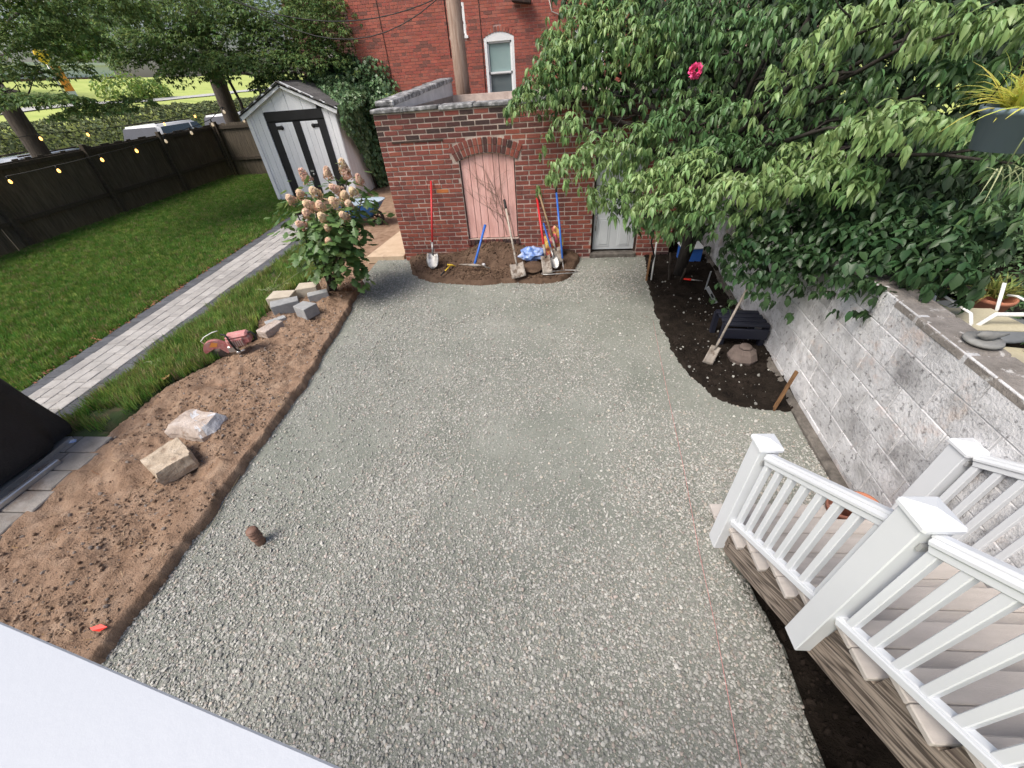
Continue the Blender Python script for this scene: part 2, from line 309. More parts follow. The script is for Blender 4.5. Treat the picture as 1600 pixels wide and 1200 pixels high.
M['whitemetal'] = mat('white chair tube', [(0.72, 0.72, 0.70), (0.78, 0.78, 0.76)], rough=0.4)
M['sling'] = mat('cream seat mesh', [(0.42, 0.38, 0.27), (0.5, 0.46, 0.34)], scale=60, rough=0.9)
M['greytable'] = mat('grey patio table', [(0.14, 0.15, 0.16), (0.2, 0.21, 0.22)], scale=4, rough=0.7)
M['figurine'] = mat('grey cast figurine', [(0.17, 0.17, 0.165), (0.26, 0.26, 0.25)], scale=14, rough=0.9, bump=.4)
M['banner'] = mat('orange banner cloth', [(0.85, 0.30, 0.04), (0.88, 0.34, 0.06)], rough=0.8)
M['bannerw'] = mat('white banner cloth', [(0.75, 0.75, 0.75), (0.8, 0.8, 0.8)], rough=0.8)
M['signyellow'] = mat('yellow sign face', [(0.85, 0.55, 0.03), (0.88, 0.6, 0.06)], rough=0.6)
M['litter'] = mat('fallen brown leaf', [(0.22, 0.11, 0.05), (0.34, 0.20, 0.09)], rough=0.9, var=0.4, hue=0.03)
M['stump'] = mat('shade darkened pinkish stone', [(0.11, 0.085, 0.075), (0.17, 0.135, 0.12)], scale=9, detail=9, rough=.95, bump=.7, bscale=25)  # stone colour lowered to imitate the shade of the bed
M['shaded_porchpaint'] = mat('white rail paint darkened for porch shade', [(0.40, 0.425, 0.47), (0.43, 0.455, 0.50)], scale=.8, rough=.5, spec=.4, bump=.05, bscale=60)  # white cap toned down in colour to stand for porch shade
M['straw'] = mat('straw and twig bits', [(0.34, 0.24, 0.15), (0.50, 0.38, 0.25)], scale=9, rough=1, var=.4)

# ------------------------------------------------------------------ builders
MW = {}

def link(o, parent=None, world=None):
    COL.objects.link(o)
    wm = world if world is not None else (MW[parent.name] if parent else Matrix())
    if parent:
        o.parent = parent
        o.matrix_basis = MW[parent.name].inverted() @ wm
    else:
        o.matrix_basis = wm
    MW[o.name] = wm.copy()
    return o

def tag(o, label=None, cat=None, group=None, kind=None):
    if label: o['label'] = label
    if cat: o['category'] = cat
    if group: o['group'] = group
    if kind: o['kind'] = kind
    return o

def thing(name, label, cat, loc=(0, 0, 0), rotz=0.0, group=None):
    o = bpy.data.objects.new(name, None)
    o.empty_display_size = 0.1
    link(o, None, Matrix.Translation(loc) @ Matrix.Rotation(rotz, 4, 'Z'))
    return tag(o, label, cat, group)

def np_mesh(name, V, F, mats, var=None, smooth=False):
    """V (n,3), F (m,3) or (m,4) integer arrays"""
    me = bpy.data.meshes.new(name)
    V = np.asarray(V, np.float32); F = np.asarray(F, np.int32)
    k = F.shape[1]
    me.vertices.add(len(V)); me.vertices.foreach_set('co', V.ravel())
    me.loops.add(F.size); me.loops.foreach_set('vertex_index', F.ravel())
    me.polygons.add(len(F)); me.polygons.foreach_set('loop_start', np.arange(0, F.size, k, dtype=np.int32))
    me.update(calc_edges=True)
    if var is not None:
        a = me.attributes.new('var', 'FLOAT', 'POINT')
        a.data.foreach_set('value', np.asarray(var, np.float32))
    if smooth:
        me.polygons.foreach_set('use_smooth', np.ones(len(F), bool))
    for m in (mats if isinstance(mats, (list, tuple)) else [mats]):
        me.materials.append(m)
    return me

class MB:
    def __init__(s):
        s.v = []; s.f = []; s.sm = []
    def add(s, vs, fs, smooth=False):
        b = len(s.v)
        s.v += [Vector(v) for v in vs]
        s.f += [tuple(b + i for i in f) for f in fs]
        s.sm += [smooth] * len(fs)
        return s
    def box(s, c, d, M_=None, bev=0.0):
        x, y, z = [k / 2 for k in d]
        if bev <= 0:
            vs = [Vector((a * x, b * y, e * z)) for e in (-1, 1) for b in (-1, 1) for a in (-1, 1)]
            fs = [(0, 2, 3, 1), (4, 5, 7, 6), (0, 1, 5, 4), (2, 6, 7, 3), (0, 4, 6, 2), (1, 3, 7, 5)]
        else:
            vs = []; idx = {}
            b_ = min(bev, x * .9, y * .9, z * .9)
            for sx in (-1, 1):
                for sy in (-1, 1):
                    for sz in (-1, 1):
                        for ax in range(3):
                            p = [sx * (x - b_), sy * (y - b_), sz * (z - b_)]
                            p[ax] = (sx * x, sy * y, sz * z)[ax]
                            idx[(sx, sy, sz, ax)] = len(vs); vs.append(Vector(p))
            fs = []
            for ax in range(3):
                o1, o2 = [(1, 2), (2, 0), (0, 1)][ax]
                for sg in (-1, 1):
                    q = []
                    for (a, b2) in ((-1, -1), (1, -1), (1, 1), (-1, 1)):
                        k = [0, 0, 0]; k[ax] = sg; k[o1] = a; k[o2] = b2
                        q.append(idx[(*k, ax)])
                    fs.append(tuple(q if sg > 0 else q[::-1]))
            for ax in range(3):
                o1, o2 = [(1, 2), (2, 0), (0, 1)][ax]
                for a in (-1, 1):
                    for b2 in (-1, 1):
                        def K(sg, w_):
                            k = [0, 0, 0]; k[ax] = sg; k[o1] = a; k[o2] = b2
                            return idx[(*k, w_)]
                        q = [K(-1, o1), K(1, o1), K(1, o2), K(-1, o2)]
                        fs.append(tuple(q if a * b2 > 0 else q[::-1]))
            for sx in (-1, 1):
                for sy in (-1, 1):
                    for sz in (-1, 1):
                        q = [idx[(sx, sy, sz, k)] for k in range(3)]
                        fs.append(tuple(q if sx * sy * sz > 0 else q[::-1]))
        if M_ is not None:
            vs = [M_ @ v for v in vs]
        c = Vector(c)
        return s.add([v + c for v in vs], fs)
    def bar(s, p0, p1, w_, h, up=(0, 0, 1), bev=0.0):
        p0 = Vector(p0); p1 = Vector(p1)
        x = (p1 - p0); L = x.length; x.normalize()
        y = Vector(up).cross(x)
        if y.length < 1e-4: y = Vector((0, 1, 0)).cross(x)
        y.normalize(); z = x.cross(y)
        M_ = Matrix((x, y, z)).transposed()
        return s.box((p0 + p1) / 2, (L, w_, h), M_, bev)
    def tube(s, pts, rad, n=8, cap=True, smooth=True):
        pts = [Vector(p) for p in pts]
        if not isinstance(rad, (list, tuple)): rad = [rad] * len(pts)
        vs = []; fs = []
        prev = None
        for i, p in enumerate(pts):
            t = (pts[min(i + 1, len(pts) - 1)] - pts[max(i - 1, 0)])
            t.normalize()
            if prev is None:
                a = Vector((0, 0, 1)) if abs(t.z) < .9 else Vector((1, 0, 0))
                u = t.cross(a).normalized()
            else:
                u = (prev - t * prev.dot(t))
                u = u.normalized() if u.length > 1e-6 else t.orthogonal().normalized()
            prev = u
            v2 = t.cross(u)
            for k in range(n):
                a = 2 * math.pi * k / n
                vs.append(p + (u * math.cos(a) + v2 * math.sin(a)) * rad[i])
        for i in range(len(pts) - 1):
            for k in range(n):
                fs.append((i * n + k, i * n + (k + 1) % n, (i + 1) * n + (k + 1) % n, (i + 1) * n + k))
        s.add(vs, fs, smooth)
        if cap:
            b = len(s.v) - len(vs)
            s.f.append(tuple(b + k for k in range(n))[::-1]); s.sm.append(False)
            e = b + (len(pts) - 1) * n
            s.f.append(tuple(e + k for k in range(n))); s.sm.append(False)
        return s
    def lathe(s, prof, c=(0, 0, 0), n=20, M_=None, smooth=True, cap=True):
        vs = []; fs = []
        for r, z in prof:
            for k in range(n):
                a = 2 * math.pi * k / n
                v = Vector((r * math.cos(a), r * math.sin(a), z))
                vs.append((M_ @ v if M_ is not None else v) + Vector(c))
        for i in range(len(prof) - 1):
            for k in range(n):
                fs.append((i * n + k, i * n + (k + 1) % n, (i + 1) * n + (k + 1) % n, (i + 1) * n + k))
        s.add(vs, fs, smooth)
        if cap:
            b = len(s.v) - len(vs)
            if prof[0][0] > 1e-4:
                s.f.append(tuple(b + k for k in range(n))[::-1]); s.sm.append(False)
            if prof[-1][0] > 1e-4:
                e = b + (len(prof) - 1) * n
                s.f.append(tuple(e + k for k in range(n))); s.sm.append(False)
        return s
    def prism(s, poly, axis, d0, d1):
        """poly: 2D points; axis: 'x','y','z' extruded from d0 to d1"""
        def P(a, b, d):
            return {'x': (d, a, b), 'y': (a, d, b), 'z': (a, b, d)}[axis]
        n = len(poly)
        vs = [P(a, b, d0) for a, b in poly] + [P(a, b, d1) for a, b in poly]
        fs = [tuple(range(n)), tuple(range(2 * n - 1, n - 1, -1))]
        fs += [(i, i + n, (i + 1) % n + n, (i + 1) % n) for i in range(n)]
        return s.add(vs, fs)
    def mesh(s, name, m, world=None):
        me = bpy.data.meshes.new(name)
        vs = s.v if world is None else [world.inverted() @ v for v in s.v]
        me.from_pydata([tuple(v) for v in vs], [], s.f)
        bm = bmesh.new(); bm.from_mesh(me)
        bmesh.ops.recalc_face_normals(bm, faces=bm.faces)
        bm.to_mesh(me); bm.free()
        me.polygons.foreach_set('use_smooth', s.sm)
        me.materials.append(m)
        return me
    def obj(s, name, m, parent=None, base=None, local=False):
        """verts are in world space unless local (then in the parent's space)"""
        if parent is not None:
            wm = MW[parent.name]
        else:
            wm = Matrix.Translation(base) if base is not None else Matrix()
        me = s.mesh(name, m, None if local else wm)
        return link(bpy.data.objects.new(name, me), parent, wm)

def piece(name, me, parent, wm):
    return link(bpy.data.objects.new(name, me), parent, wm)

def npobj(name, me, parent=None, wm=None):
    return link(bpy.data.objects.new(name, me), parent, wm if wm is not None else (MW[parent.name] if parent else Matrix()))

def dup(o, parent=None, wm=None):
    c = o.copy()
    COL.objects.link(c)
    if parent is not None:
        c.parent = parent
        MW[c.name] = MW[parent.name] @ o.matrix_basis
    else:
        c.matrix_basis = wm
        MW[c.name] = wm.copy()
    for ch in [k for k in o.children]:
        dup(ch, c)
    return c

# 2D value noise
_G = rng.random((256, 256))
def vnoise(x, y):
    x = np.asarray(x, float); y = np.asarray(y, float)
    xi = np.floor(x).astype(int); yi = np.floor(y).astype(int)
    fx = x - xi; fy = y - yi
    fx = fx * fx * (3 - 2 * fx); fy = fy * fy * (3 - 2 * fy)
    g = lambda a, b: _G[a & 255, b & 255]
    return (g(xi, yi) * (1 - fx) + g(xi + 1, yi) * fx) * (1 - fy) + (g(xi, yi + 1) * (1 - fx) + g(xi + 1, yi + 1) * fx) * fy
def fbm(x, y, o=4):
    s_ = 0; a = .5
    for k in range(o):
        s_ = s_ + a * vnoise(x * 2 ** k + 17.3 * k, y * 2 ** k + 5.1 * k); a *= .5
    return s_

def sdist(px, py, poly):
    """signed distance, positive inside"""
    px = np.asarray(px, float); py = np.asarray(py, float)
    d = np.full(px.shape, 1e9); ins = np.zeros(px.shape, bool)
    n = len(poly)
    for i in range(n):
        ax, ay = poly[i]; bx, by = poly[(i + 1) % n]
        ex, ey = bx - ax, by - ay
        t = np.clip(((px - ax) * ex + (py - ay) * ey) / (ex * ex + ey * ey + 1e-12), 0, 1)
        d = np.minimum(d, np.hypot(px - ax - t * ex, py - ay - t * ey))
        c = ((ay > py) != (by > py)) & (px < (bx - ax) * (py - ay) / (by - ay + 1e-12) + ax)
        ins ^= c
    return np.where(ins, d, -d)

def field(name, x0, x1, y0, y1, step, hfun, m, keep=None, smooth=True, kind='structure', parent=None):
    xs = np.arange(x0, x1 + step * .5, step); ys = np.arange(y0, y1 + step * .5, step)
    X, Y = np.meshgrid(xs, ys, indexing='ij')
    Z = hfun(X, Y)
    nx, ny = X.shape
    V = np.stack([X.ravel(), Y.ravel(), Z.ravel()], 1)
    I = np.arange(nx * ny).reshape(nx, ny)
    F = np.stack([I[:-1, :-1], I[1:, :-1], I[1:, 1:], I[:-1, 1:]], -1).reshape(-1, 4)
    if keep is not None:
        k = keep(X, Y)
        kf = (k[:-1, :-1] & k[1:, :-1] & k[1:, 1:] & k[:-1, 1:]).ravel()
        F = F[kf]
    o = npobj(name, np_mesh(name, V, F, m, smooth=smooth), parent)
    if kind and not parent: o['kind'] = kind
    return o

# scattering: one point-cloud mesh whose vertices carry small meshes
def template_collection(name, meshes):
    c = bpy.data.collections.new(name)
    for k, me in enumerate(meshes):
        c.objects.link(bpy.data.objects.new('%s_piece.%03d' % (name, k), me))
    return c

def scatter(name, P, rot, scl, idx, coll, parent=None):
    me = bpy.data.meshes.new(name)
    P = np.asarray(P, np.float32); n = len(P)
    me.vertices.add(n); me.vertices.foreach_set('co', P.ravel())
    a = me.attributes.new('rot', 'FLOAT_VECTOR', 'POINT'); a.data.foreach_set('vector', np.asarray(rot, np.float32).ravel())
    a = me.attributes.new('scl', 'FLOAT_VECTOR', 'POINT'); a.data.foreach_set('vector', np.asarray(scl, np.float32).ravel())
    a = me.attributes.new('idx', 'INT', 'POINT'); a.data.foreach_set('value', np.asarray(idx, np.int32))
    o = npobj(name, me, parent)
    g = bpy.data.node_groups.new(name + '_nodes', 'GeometryNodeTree')
    g.interface.new_socket('Geometry', in_out='INPUT', socket_type='NodeSocketGeometry')
    g.interface.new_socket('Geometry', in_out='OUTPUT', socket_type='NodeSocketGeometry')
    N = g.nodes; L = g.links
    gi = N.new('NodeGroupInput'); go = N.new('NodeGroupOutput')
    ci = N.new('GeometryNodeCollectionInfo')
    ci.inputs['Collection'].default_value = coll
    ci.inputs['Separate Children'].default_value = True
    ci.inputs['Reset Children'].default_value = True
    ip = N.new('GeometryNodeInstanceOnPoints')
    ip.inputs['Pick Instance'].default_value = True
    def na(nm, ty):
        k = N.new('GeometryNodeInputNamedAttribute'); k.data_type = ty
        k.inputs['Name'].default_value = nm
        return k.outputs['Attribute']
    er = N.new('FunctionNodeEulerToRotation')
    L.new(na('rot', 'FLOAT_VECTOR'), er.inputs[0])
    L.new(gi.outputs[0], ip.inputs['Points'])
    L.new(ci.outputs[0], ip.inputs['Instance'])
    L.new(na('idx', 'INT'), ip.inputs['Instance Index'])
    L.new(er.outputs[0], ip.inputs['Rotation'])
    L.new(na('scl', 'FLOAT_VECTOR'), ip.inputs['Scale'])
    L.new(ip.outputs[0], go.inputs[0])
    md = o.modifiers.new('scatter', 'NODES'); md.node_group = g
    return o

def stone_mesh(name, m, seed, jit=.25, flat=(1, 1, .6), sub=1):
    bm = bmesh.new(); bmesh.ops.create_icosphere(bm, subdivisions=sub, radius=1)
    r = random.Random(seed)
    for v in bm.verts:
        v.co = Vector((v.co.x * flat[0], v.co.y * flat[1], v.co.z * flat[2])) * (1 + r.uniform(-jit, jit))
    me = bpy.data.meshes.new(name); bm.to_mesh(me); bm.free(); me.materials.append(m)
    return me

def tuft_mesh(name, m, seed, n=10, h=.08, spread=.05, wid=.004, lean=.5):
    r = random.Random(seed); V = []; F = []
    for k in range(n):
        a = r.uniform(0, 6.283); d = r.uniform(0, spread)
        bx, by = d * math.cos(a), d * math.sin(a)
        a2 = r.uniform(0, 6.283); hh = h * r.uniform(.6, 1.2); ln = hh * r.uniform(.1, lean)
        dx, dy = math.cos(a2), math.sin(a2); sx, sy = -dy * wid, dx * wid
        b = len(V)
        V += [(bx - sx, by - sy, -.01), (bx + sx, by + sy, -.01), (bx + dx * ln * .35 + sx * .8, by + dy * ln * .35 + sy * .8, hh * .6),
              (bx + dx * ln * .35 - sx * .8, by + dy * ln * .35 - sy * .8, hh * .6), (bx + dx * ln, by + dy * ln, hh)]
        F += [(b, b + 1, b + 2), (b, b + 2, b + 3), (b + 3, b + 2, b + 4)]
    return np_mesh(name, V, F, m)

# leaves -------------------------------------------------------------
FINE = {'leaf': False}
def leaf_arrays(P, D, Nn, L, W, fold=.12, bend=.12):
    P = np.asarray(P, float); D = np.asarray(D, float); Nn = np.asarray(Nn, float)
    n = len(P)
    Sd = np.cross(D, Nn)
    L = np.broadcast_to(np.asarray(L, float), (n,))[:, None]; W = np.broadcast_to(np.asarray(W, float), (n,))[:, None]
    if FINE['leaf']:
        rows = [P]
        for t, ww, bb in ((.30, .46, .0), (.62, .40, .35)):
            c = P + D * L * t - Nn * L * bend * bb
            rows += [c - Sd * W * ww + Nn * W * fold * 1.6, c, c + Sd * W * ww + Nn * W * fold * 1.6]
        rows.append(P + D * L - Nn * L * bend)
        V = np.stack(rows, 1).reshape(-1, 3)
        b = np.arange(n)[:, None] * 8
        tri = [[0, 2, 1], [0, 3, 2], [1, 2, 5], [1, 5, 4], [2, 3, 6], [2, 6, 5], [4, 5, 7], [5, 6, 7]]
        F = np.concatenate([b + t for t in tri], 1).reshape(-1, 3)
        return V, F
    mid = P + D * L * .42
    l = P + D * L * .40 - Sd * W * .5 + Nn * L * fold
    r = P + D * L * .40 + Sd * W * .5 + Nn * L * fold
    t = P + D * L - Nn * L * bend
    V = np.stack([P, l, mid, r, t], 1).reshape(-1, 3)
    b = np.arange(n)[:, None] * 5
    F = np.concatenate([b + [0, 2, 1], b + [0, 3, 2], b + [1, 2, 4], b + [2, 3, 4]], 1).reshape(-1, 3)
    return V, F

def leaf_dirs(n, e0, e1, az=None, azs=None, tilt=.35):
    a = rng.uniform(0, 2 * np.pi, n) if az is None else az + rng.normal(0, azs, n)
    e = rng.uniform(e0, e1, n)
    D = np.stack([np.cos(a) * np.cos(e), np.sin(a) * np.cos(e), -np.sin(e)], 1)
    Sd = np.stack([-np.sin(a), np.cos(a), np.zeros(n)], 1)
    Nn = np.cross(Sd, D)
    Nn *= np.where(Nn[:, 2] < 0, -1, 1)[:, None]
    Nn = Nn + Sd * rng.normal(0, tilt, n)[:, None]
    Nn -= D * (Nn * D).sum(1)[:, None]
    Nn /= np.linalg.norm(Nn, axis=1)[:, None]
    return D, Nn

def pads(PD, per_m2, L, W, e=(R(25), R(75)), whorl=6, rim=.0, thick=1.0):
    """PD: list of (cx,cy,cz,rx,ry,rz). layered leaf pads: whorls of leaves over the top of flat drooping ellipsoids."""
    Ps = []; Ds = []; Ns = []
    for (cx, cy, cz, rx, ry, rz) in PD:
        n = max(6, int(per_m2 * rx * ry * 3.14 / whorl))
        a = rng.uniform(0, 6.283, n); r = np.sqrt(rng.uniform(0, 1, n)) * (1 + .25 * (vnoise(a * 1.6 + cx * 7, cz * 9 + 0 * a) - .5) * 2)
        x = cx + rx * r * np.cos(a); y = cy + ry * r * np.sin(a)
        z = cz + rz * (.9 - 1.3 * r ** 2) + rng.normal(0, .28 * rz * thick + .015, n) - rng.random(n) ** 3 * rz * .9 * thick
        z += (fbm(x * 3, y * 3) - .5) * .5 * rz
        a0 = rng.uniform(0, 6.283, n)
        out = np.arctan2((y - cy) / max(ry, .01), (x - cx) / max(rx, .01))
        for k in range(whorl):
            az = a0 + k * 6.283 / whorl + rng.normal(0, .25, n)
            D, Nn = leaf_dirs(n, 0, 1, az, .0)
            el = e[0] + (e[1] - e[0]) * np.clip(.15 + .75 * r ** 2, 0, 1) - .35 * r * np.cos(az - out) * -1.0 + rng.normal(0, .16, n)
            D = np.stack([np.cos(az) * np.cos(el), np.sin(az) * np.cos(el), -np.sin(el)], 1)
            Sd = np.stack([-np.sin(az), np.cos(az), np.zeros(n)], 1)
            Nn = np.cross(Sd, D); Nn *= np.where(Nn[:, 2] < 0, -1, 1)[:, None]
            Nn = Nn + Sd * rng.normal(0, .3, n)[:, None]; Nn -= D * (Nn * D).sum(1)[:, None]; Nn /= np.linalg.norm(Nn, axis=1)[:, None]
            j = rng.normal(0, .008, (n, 3))
            Ps.append(np.stack([x, y, z], 1) + j); Ds.append(D); Ns.append(Nn)
    P = np.concatenate(Ps); D = np.concatenate(Ds); Nn = np.concatenate(Ns)
    n = len(P)
    s_ = rng.uniform(.5, 1.3, n)
    return P, D, Nn, L * s_, W * s_ * rng.uniform(.75, 1.25, n)

def leafobj(name, PDN, m, parent=None, base=None, fold=.12, bend=.12):
    V, F = leaf_arrays(*PDN, fold=fold, bend=bend)
    wm = MW[parent.name] if parent else (Matrix.Translation(base) if base is not None else Matrix())
    inv = np.array(wm.inverted())
    V = V @ inv[:3, :3].T + inv[:3, 3]
    me = np_mesh(name, V, F, m, var=np.repeat(rng.random(len(PDN[0])), 8 if FINE['leaf'] else 5))
    return link(bpy.data.objects.new(name, me), parent, wm)

def blob_leaves(c, r, n, L, W, e=(R(-10), R(60)), shell=.55):
    """leaves in the outer part of an ellipsoid, facing outwards"""
    v = rng.normal(0, 1, (n, 3)); v /= np.linalg.norm(v, axis=1)[:, None]
    rad = 1 - shell * rng.random(n) ** 1.5
    lump = .78 + .5 * fbm(v[:, 0] * 2.2 + c[0] * 3 + 9, v[:, 2] * 2.2 + v[:, 1] * 1.7 + c[1] * 5 + 9)
    P = np.array(c) + v * np.array(r) * (rad * lump)[:, None]
    D, Nn = leaf_dirs(n, e[0], e[1], np.arctan2(v[:, 1], v[:, 0]), .9, .5)
    s_ = rng.uniform(.7, 1.25, n)
    return P, D, Nn, L * s_, W * s_

def cat_(*a):
    return tuple(np.concatenate([np.broadcast_to(q[i], (len(q[0]),)) if q[i].ndim == 1 else q[i] for q in a]) for i in range(5))

def wob(p0, p1, n=5, amp=.05, seed=0, sag=0):
    r = random.Random(seed); p0 = Vector(p0); p1 = Vector(p1); out = []
    for i in range(n):
        t = i / (n - 1)
        p = p0.lerp(p1, t)
        if 0 < i < n - 1:
            p += Vector((r.uniform(-amp, amp), r.uniform(-amp, amp), r.uniform(-amp, amp)))
        p.z -= sag * 4 * t * (1 - t)
        out.append(p)
    return out

# ================================================================== SETTING
BED = [(-2.90, 5.95), (-2.84, 5.35), (-2.76, 4.75), (-2.66, 3.68), (-2.63, 2.99), (-2.65, 2.32), (-2.60, 1.68), (-2.63, 1.31), (-2.66, .87), (-2.68, .2), (-2.68, -1.2),
       (-6.4, -1.2), (-6.4, .1), (-4.2, .4), (-4.14, 1.3), (-4.14, 1.8), (-4.2, 2.4), (-4.24, 2.62), (-4.22, 3.2), (-3.98, 3.62), (-3.74, 4.2), (-3.98, 4.65), (-3.9, 5.8), (-3.7, 6.4)]
TOOLBED = [(-2.40, 7.0), (-2.33, 6.75), (-2.16, 6.25), (-1.95, 6.02), (-1.68, 5.87), (-1.05, 5.73), (-.46, 5.77), (.0, 5.70), (.28, 5.74), (.46, 5.90), (.56, 6.2), (.64, 6.5), (.62, 7.0)]
RIGHTBED = [(1.74, 7.2), (1.72, 6.51), (1.58, 5.64), (1.47, 4.67), (1.45, 3.91), (1.49, 3.42), (1.62, 3.02), (1.80, 2.86), (2.06, 2.78), (2.5, 2.72), (3.4, 7.2)]
TRENCH = [(1.14, 1.42), (1.20, 1.24), (1.25, .9), (1.22, .61), (1.2, .2), (1.2, -1.2), (2.4, -1.2), (2.2, 1.35)]
WALLX = lambda y: 2.03 + .11 * y

def terrain(x, y):
    z = np.where(x > -12.5, -.5, -.16)
    b = np.clip((-19.3 - x) / 3.0, 0, 1); b = b * b * (3 - 2 * b)
    z = z + b * 2.0 + np.clip((-22.3 - x) / 20.0, 0, 1) * 2.6
    z = z + np.where(x < -19, (fbm(x * .15, y * .15) - .45) * .3, 0)
    return z
field('ground', -160, 160, -60, 260, 1.0, terrain, M['park'])
field('road', -18.6, -12.6, -30, 120, 2.0, lambda x, y: x * 0 - .06, M['asphalt'], smooth=False)
mb = MB()
mb.box((-18.85, 40, -.03), (.35, 140, .2))
mb.obj('kerb', M['concrete'])['kind'] = 'structure'
field('park_path', -28.0, -27.0, -20, 120, 1.0, lambda x, y: terrain(x, y) + .05, M['concrete'])
field('backyard_soil', -6.4, 3.4, 5.3, 13.6, .1, lambda x, y: -.06 + .07 * np.clip((y - 7.1) / .2, 0, 1) * (x < -2.4) + (fbm(x * 2, y * 2) - .5) * .08, M['soil'],
      keep=lambda x, y: (x < -2.35) & (y > 6.0) | (y > 6.6))
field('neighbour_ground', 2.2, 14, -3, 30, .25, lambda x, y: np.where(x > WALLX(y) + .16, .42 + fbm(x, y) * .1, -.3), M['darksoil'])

# gravel patio
def gz(x, y):
    return .018 * (fbm(x * 1.7, y * 1.7) - .5) * 2 + .006 * (fbm(x * 9, y * 9) - .5)
def gravel_ok(x, y, m=.02):
    return (sdist(x, y, BED) < m) & (sdist(x, y, TOOLBED) < m) & (sdist(x, y, RIGHTBED) < m) & (sdist(x, y, TRENCH) < .10)
field('gravel_base', -3.0, 2.7, -1.2, 7.0, .025, lambda x, y: gz(x, y) - np.clip(sdist(x, y, TRENCH), 0, .15) * 1.0, M['fines'], keep=lambda x, y: (sdist(x, y, TRENCH) < .13) & (sdist(x, y, RIGHTBED) < .12) & (x < WALLX(y) + .1) & ((x > -2.95) | (y > 5)))

def stones():
    n = 560000
    x = rng.uniform(-3.0, 2.5, n); y = rng.uniform(-.2, 6.95, n)
    near = np.clip(1.15 - y / 7.5, .45, 1)
    patch = np.clip((fbm(x * .9 + 3, y * .9) - .33) * 4.5, .3, 1)
    patch = patch * np.where(y > 2.2, .62, 1.0)
    patch = np.maximum(patch, np.clip((2.6 - y) / 1.6, 0, 1) * .85)
    k = (rng.random(n) < near * patch * .85) & gravel_ok(x, y) & (x < WALLX(y) - .05)
    x, y = x[k], y[k]; n = len(x)
    s_ = np.clip(np.exp(rng.normal(np.log(.0053), .36, n)), .003, .0125) * (1 + .25 * np.clip((y - 3) / 3, 0, 1))
    z = gz(x, y) - np.clip(sdist(x, y, TRENCH), 0, .15) + s_ * rng.uniform(-.2, .85, n)
    rot = np.stack([rng.normal(0, .35, n), rng.normal(0, .35, n), rng.uniform(0, 6.28, n)], 1)
    scl = np.stack([s_ * rng.uniform(.9, 1.5, n), s_ * rng.uniform(.8, 1.1, n), s_ * rng.uniform(.6, 1.0, n)], 1)
    mt = [M['stone']] * 5 + [M['stone_lt']] * 2 + [M['stone_warm']]
    co_ = template_collection('crushed', [stone_mesh('crushed', mt[i], 100 + i) for i in range(8)])
    o = scatter('gravel', np.stack([x, y, z], 1), rot, scl, rng.integers(0, 8, n), co_)
    tag(o, 'grey green crushed stone spread over the whole patio', 'gravel', kind='stuff')
stones()

# soil beds
def bed(name, poly, x0, x1, y0, y1, m, top, amp, step=.025, fr=3.0, mound=None, ledge=.035):
    def h(x, y):
        d = sdist(x, y, poly) + (fbm(x * 5, y * 5) - .47) * .09 + (fbm(x * 16 + 3, y * 16) - .47) * .035
        e = np.clip((d + .02) / ledge, 0, 1); e = e * e * (3 - 2 * e)
        z = -.05 + e * (top + .05)
        inn = np.clip(d / .15, 0, 1)
        z = z + inn * amp * ((fbm(x * fr, y * fr, 5) - .5) * 1.6 + (fbm(x * fr * 4 + 9, y * fr * 4, 4) - .5) * .7)
        if mound is not None: z = z + inn * mound(x, y)
        return z
    o = field(name, x0, x1, y0, y1, step, h, m, keep=lambda x, y: sdist(x, y, poly) > -.07)
    return h
STRIP0 = [(-4.83, 2.42), (-4.86, 8.3), (-4.4, 8.9), (-3.8, 7.6), (-3.72, 6.4), (-3.9, 5.8), (-3.99, 4.65), (-3.76, 4.2), (-4.0, 3.62), (-4.26, 3.2), (-4.25, 2.62), (-4.2, 2.42)]
hbed = bed('soil_bed', BED, -5.2, -2.5, -.9, 6.6, M['soil'], .085, .10, step=.016, fr=3.0, ledge=.028, mound=lambda x, y: -.07 * np.exp(-((sdist(x, y, STRIP0) + .05) / .05) ** 2) + .011 * np.abs(fbm(x * 14 + y * 6, y * 9 - x * 4, 3) - .45) * 4)
htool = bed('planting_bed', TOOLBED, -2.6, .9, 5.5, 7.05, M['toolsoil'], .075, .045,
            mound=lambda x, y: .20 * np.exp(-((x + .75) / .55) ** 2 - ((y - 6.75) / .4) ** 2) + .05 * np.clip((y - 5.9) / .8, 0, 1))
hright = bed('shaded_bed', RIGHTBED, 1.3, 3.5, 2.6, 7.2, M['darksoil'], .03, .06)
field('stair_trench', 1.05, 2.5, -1.3, 1.5, .03, lambda x, y: -.16 + .11 * np.clip(1 - (sdist(x, y, TRENCH)) / .16, 0, 1) + .06 * (fbm(x * 5, y * 5) - .5), M['darksoil'], keep=lambda x, y: sdist(x, y, TRENCH) > -.04)

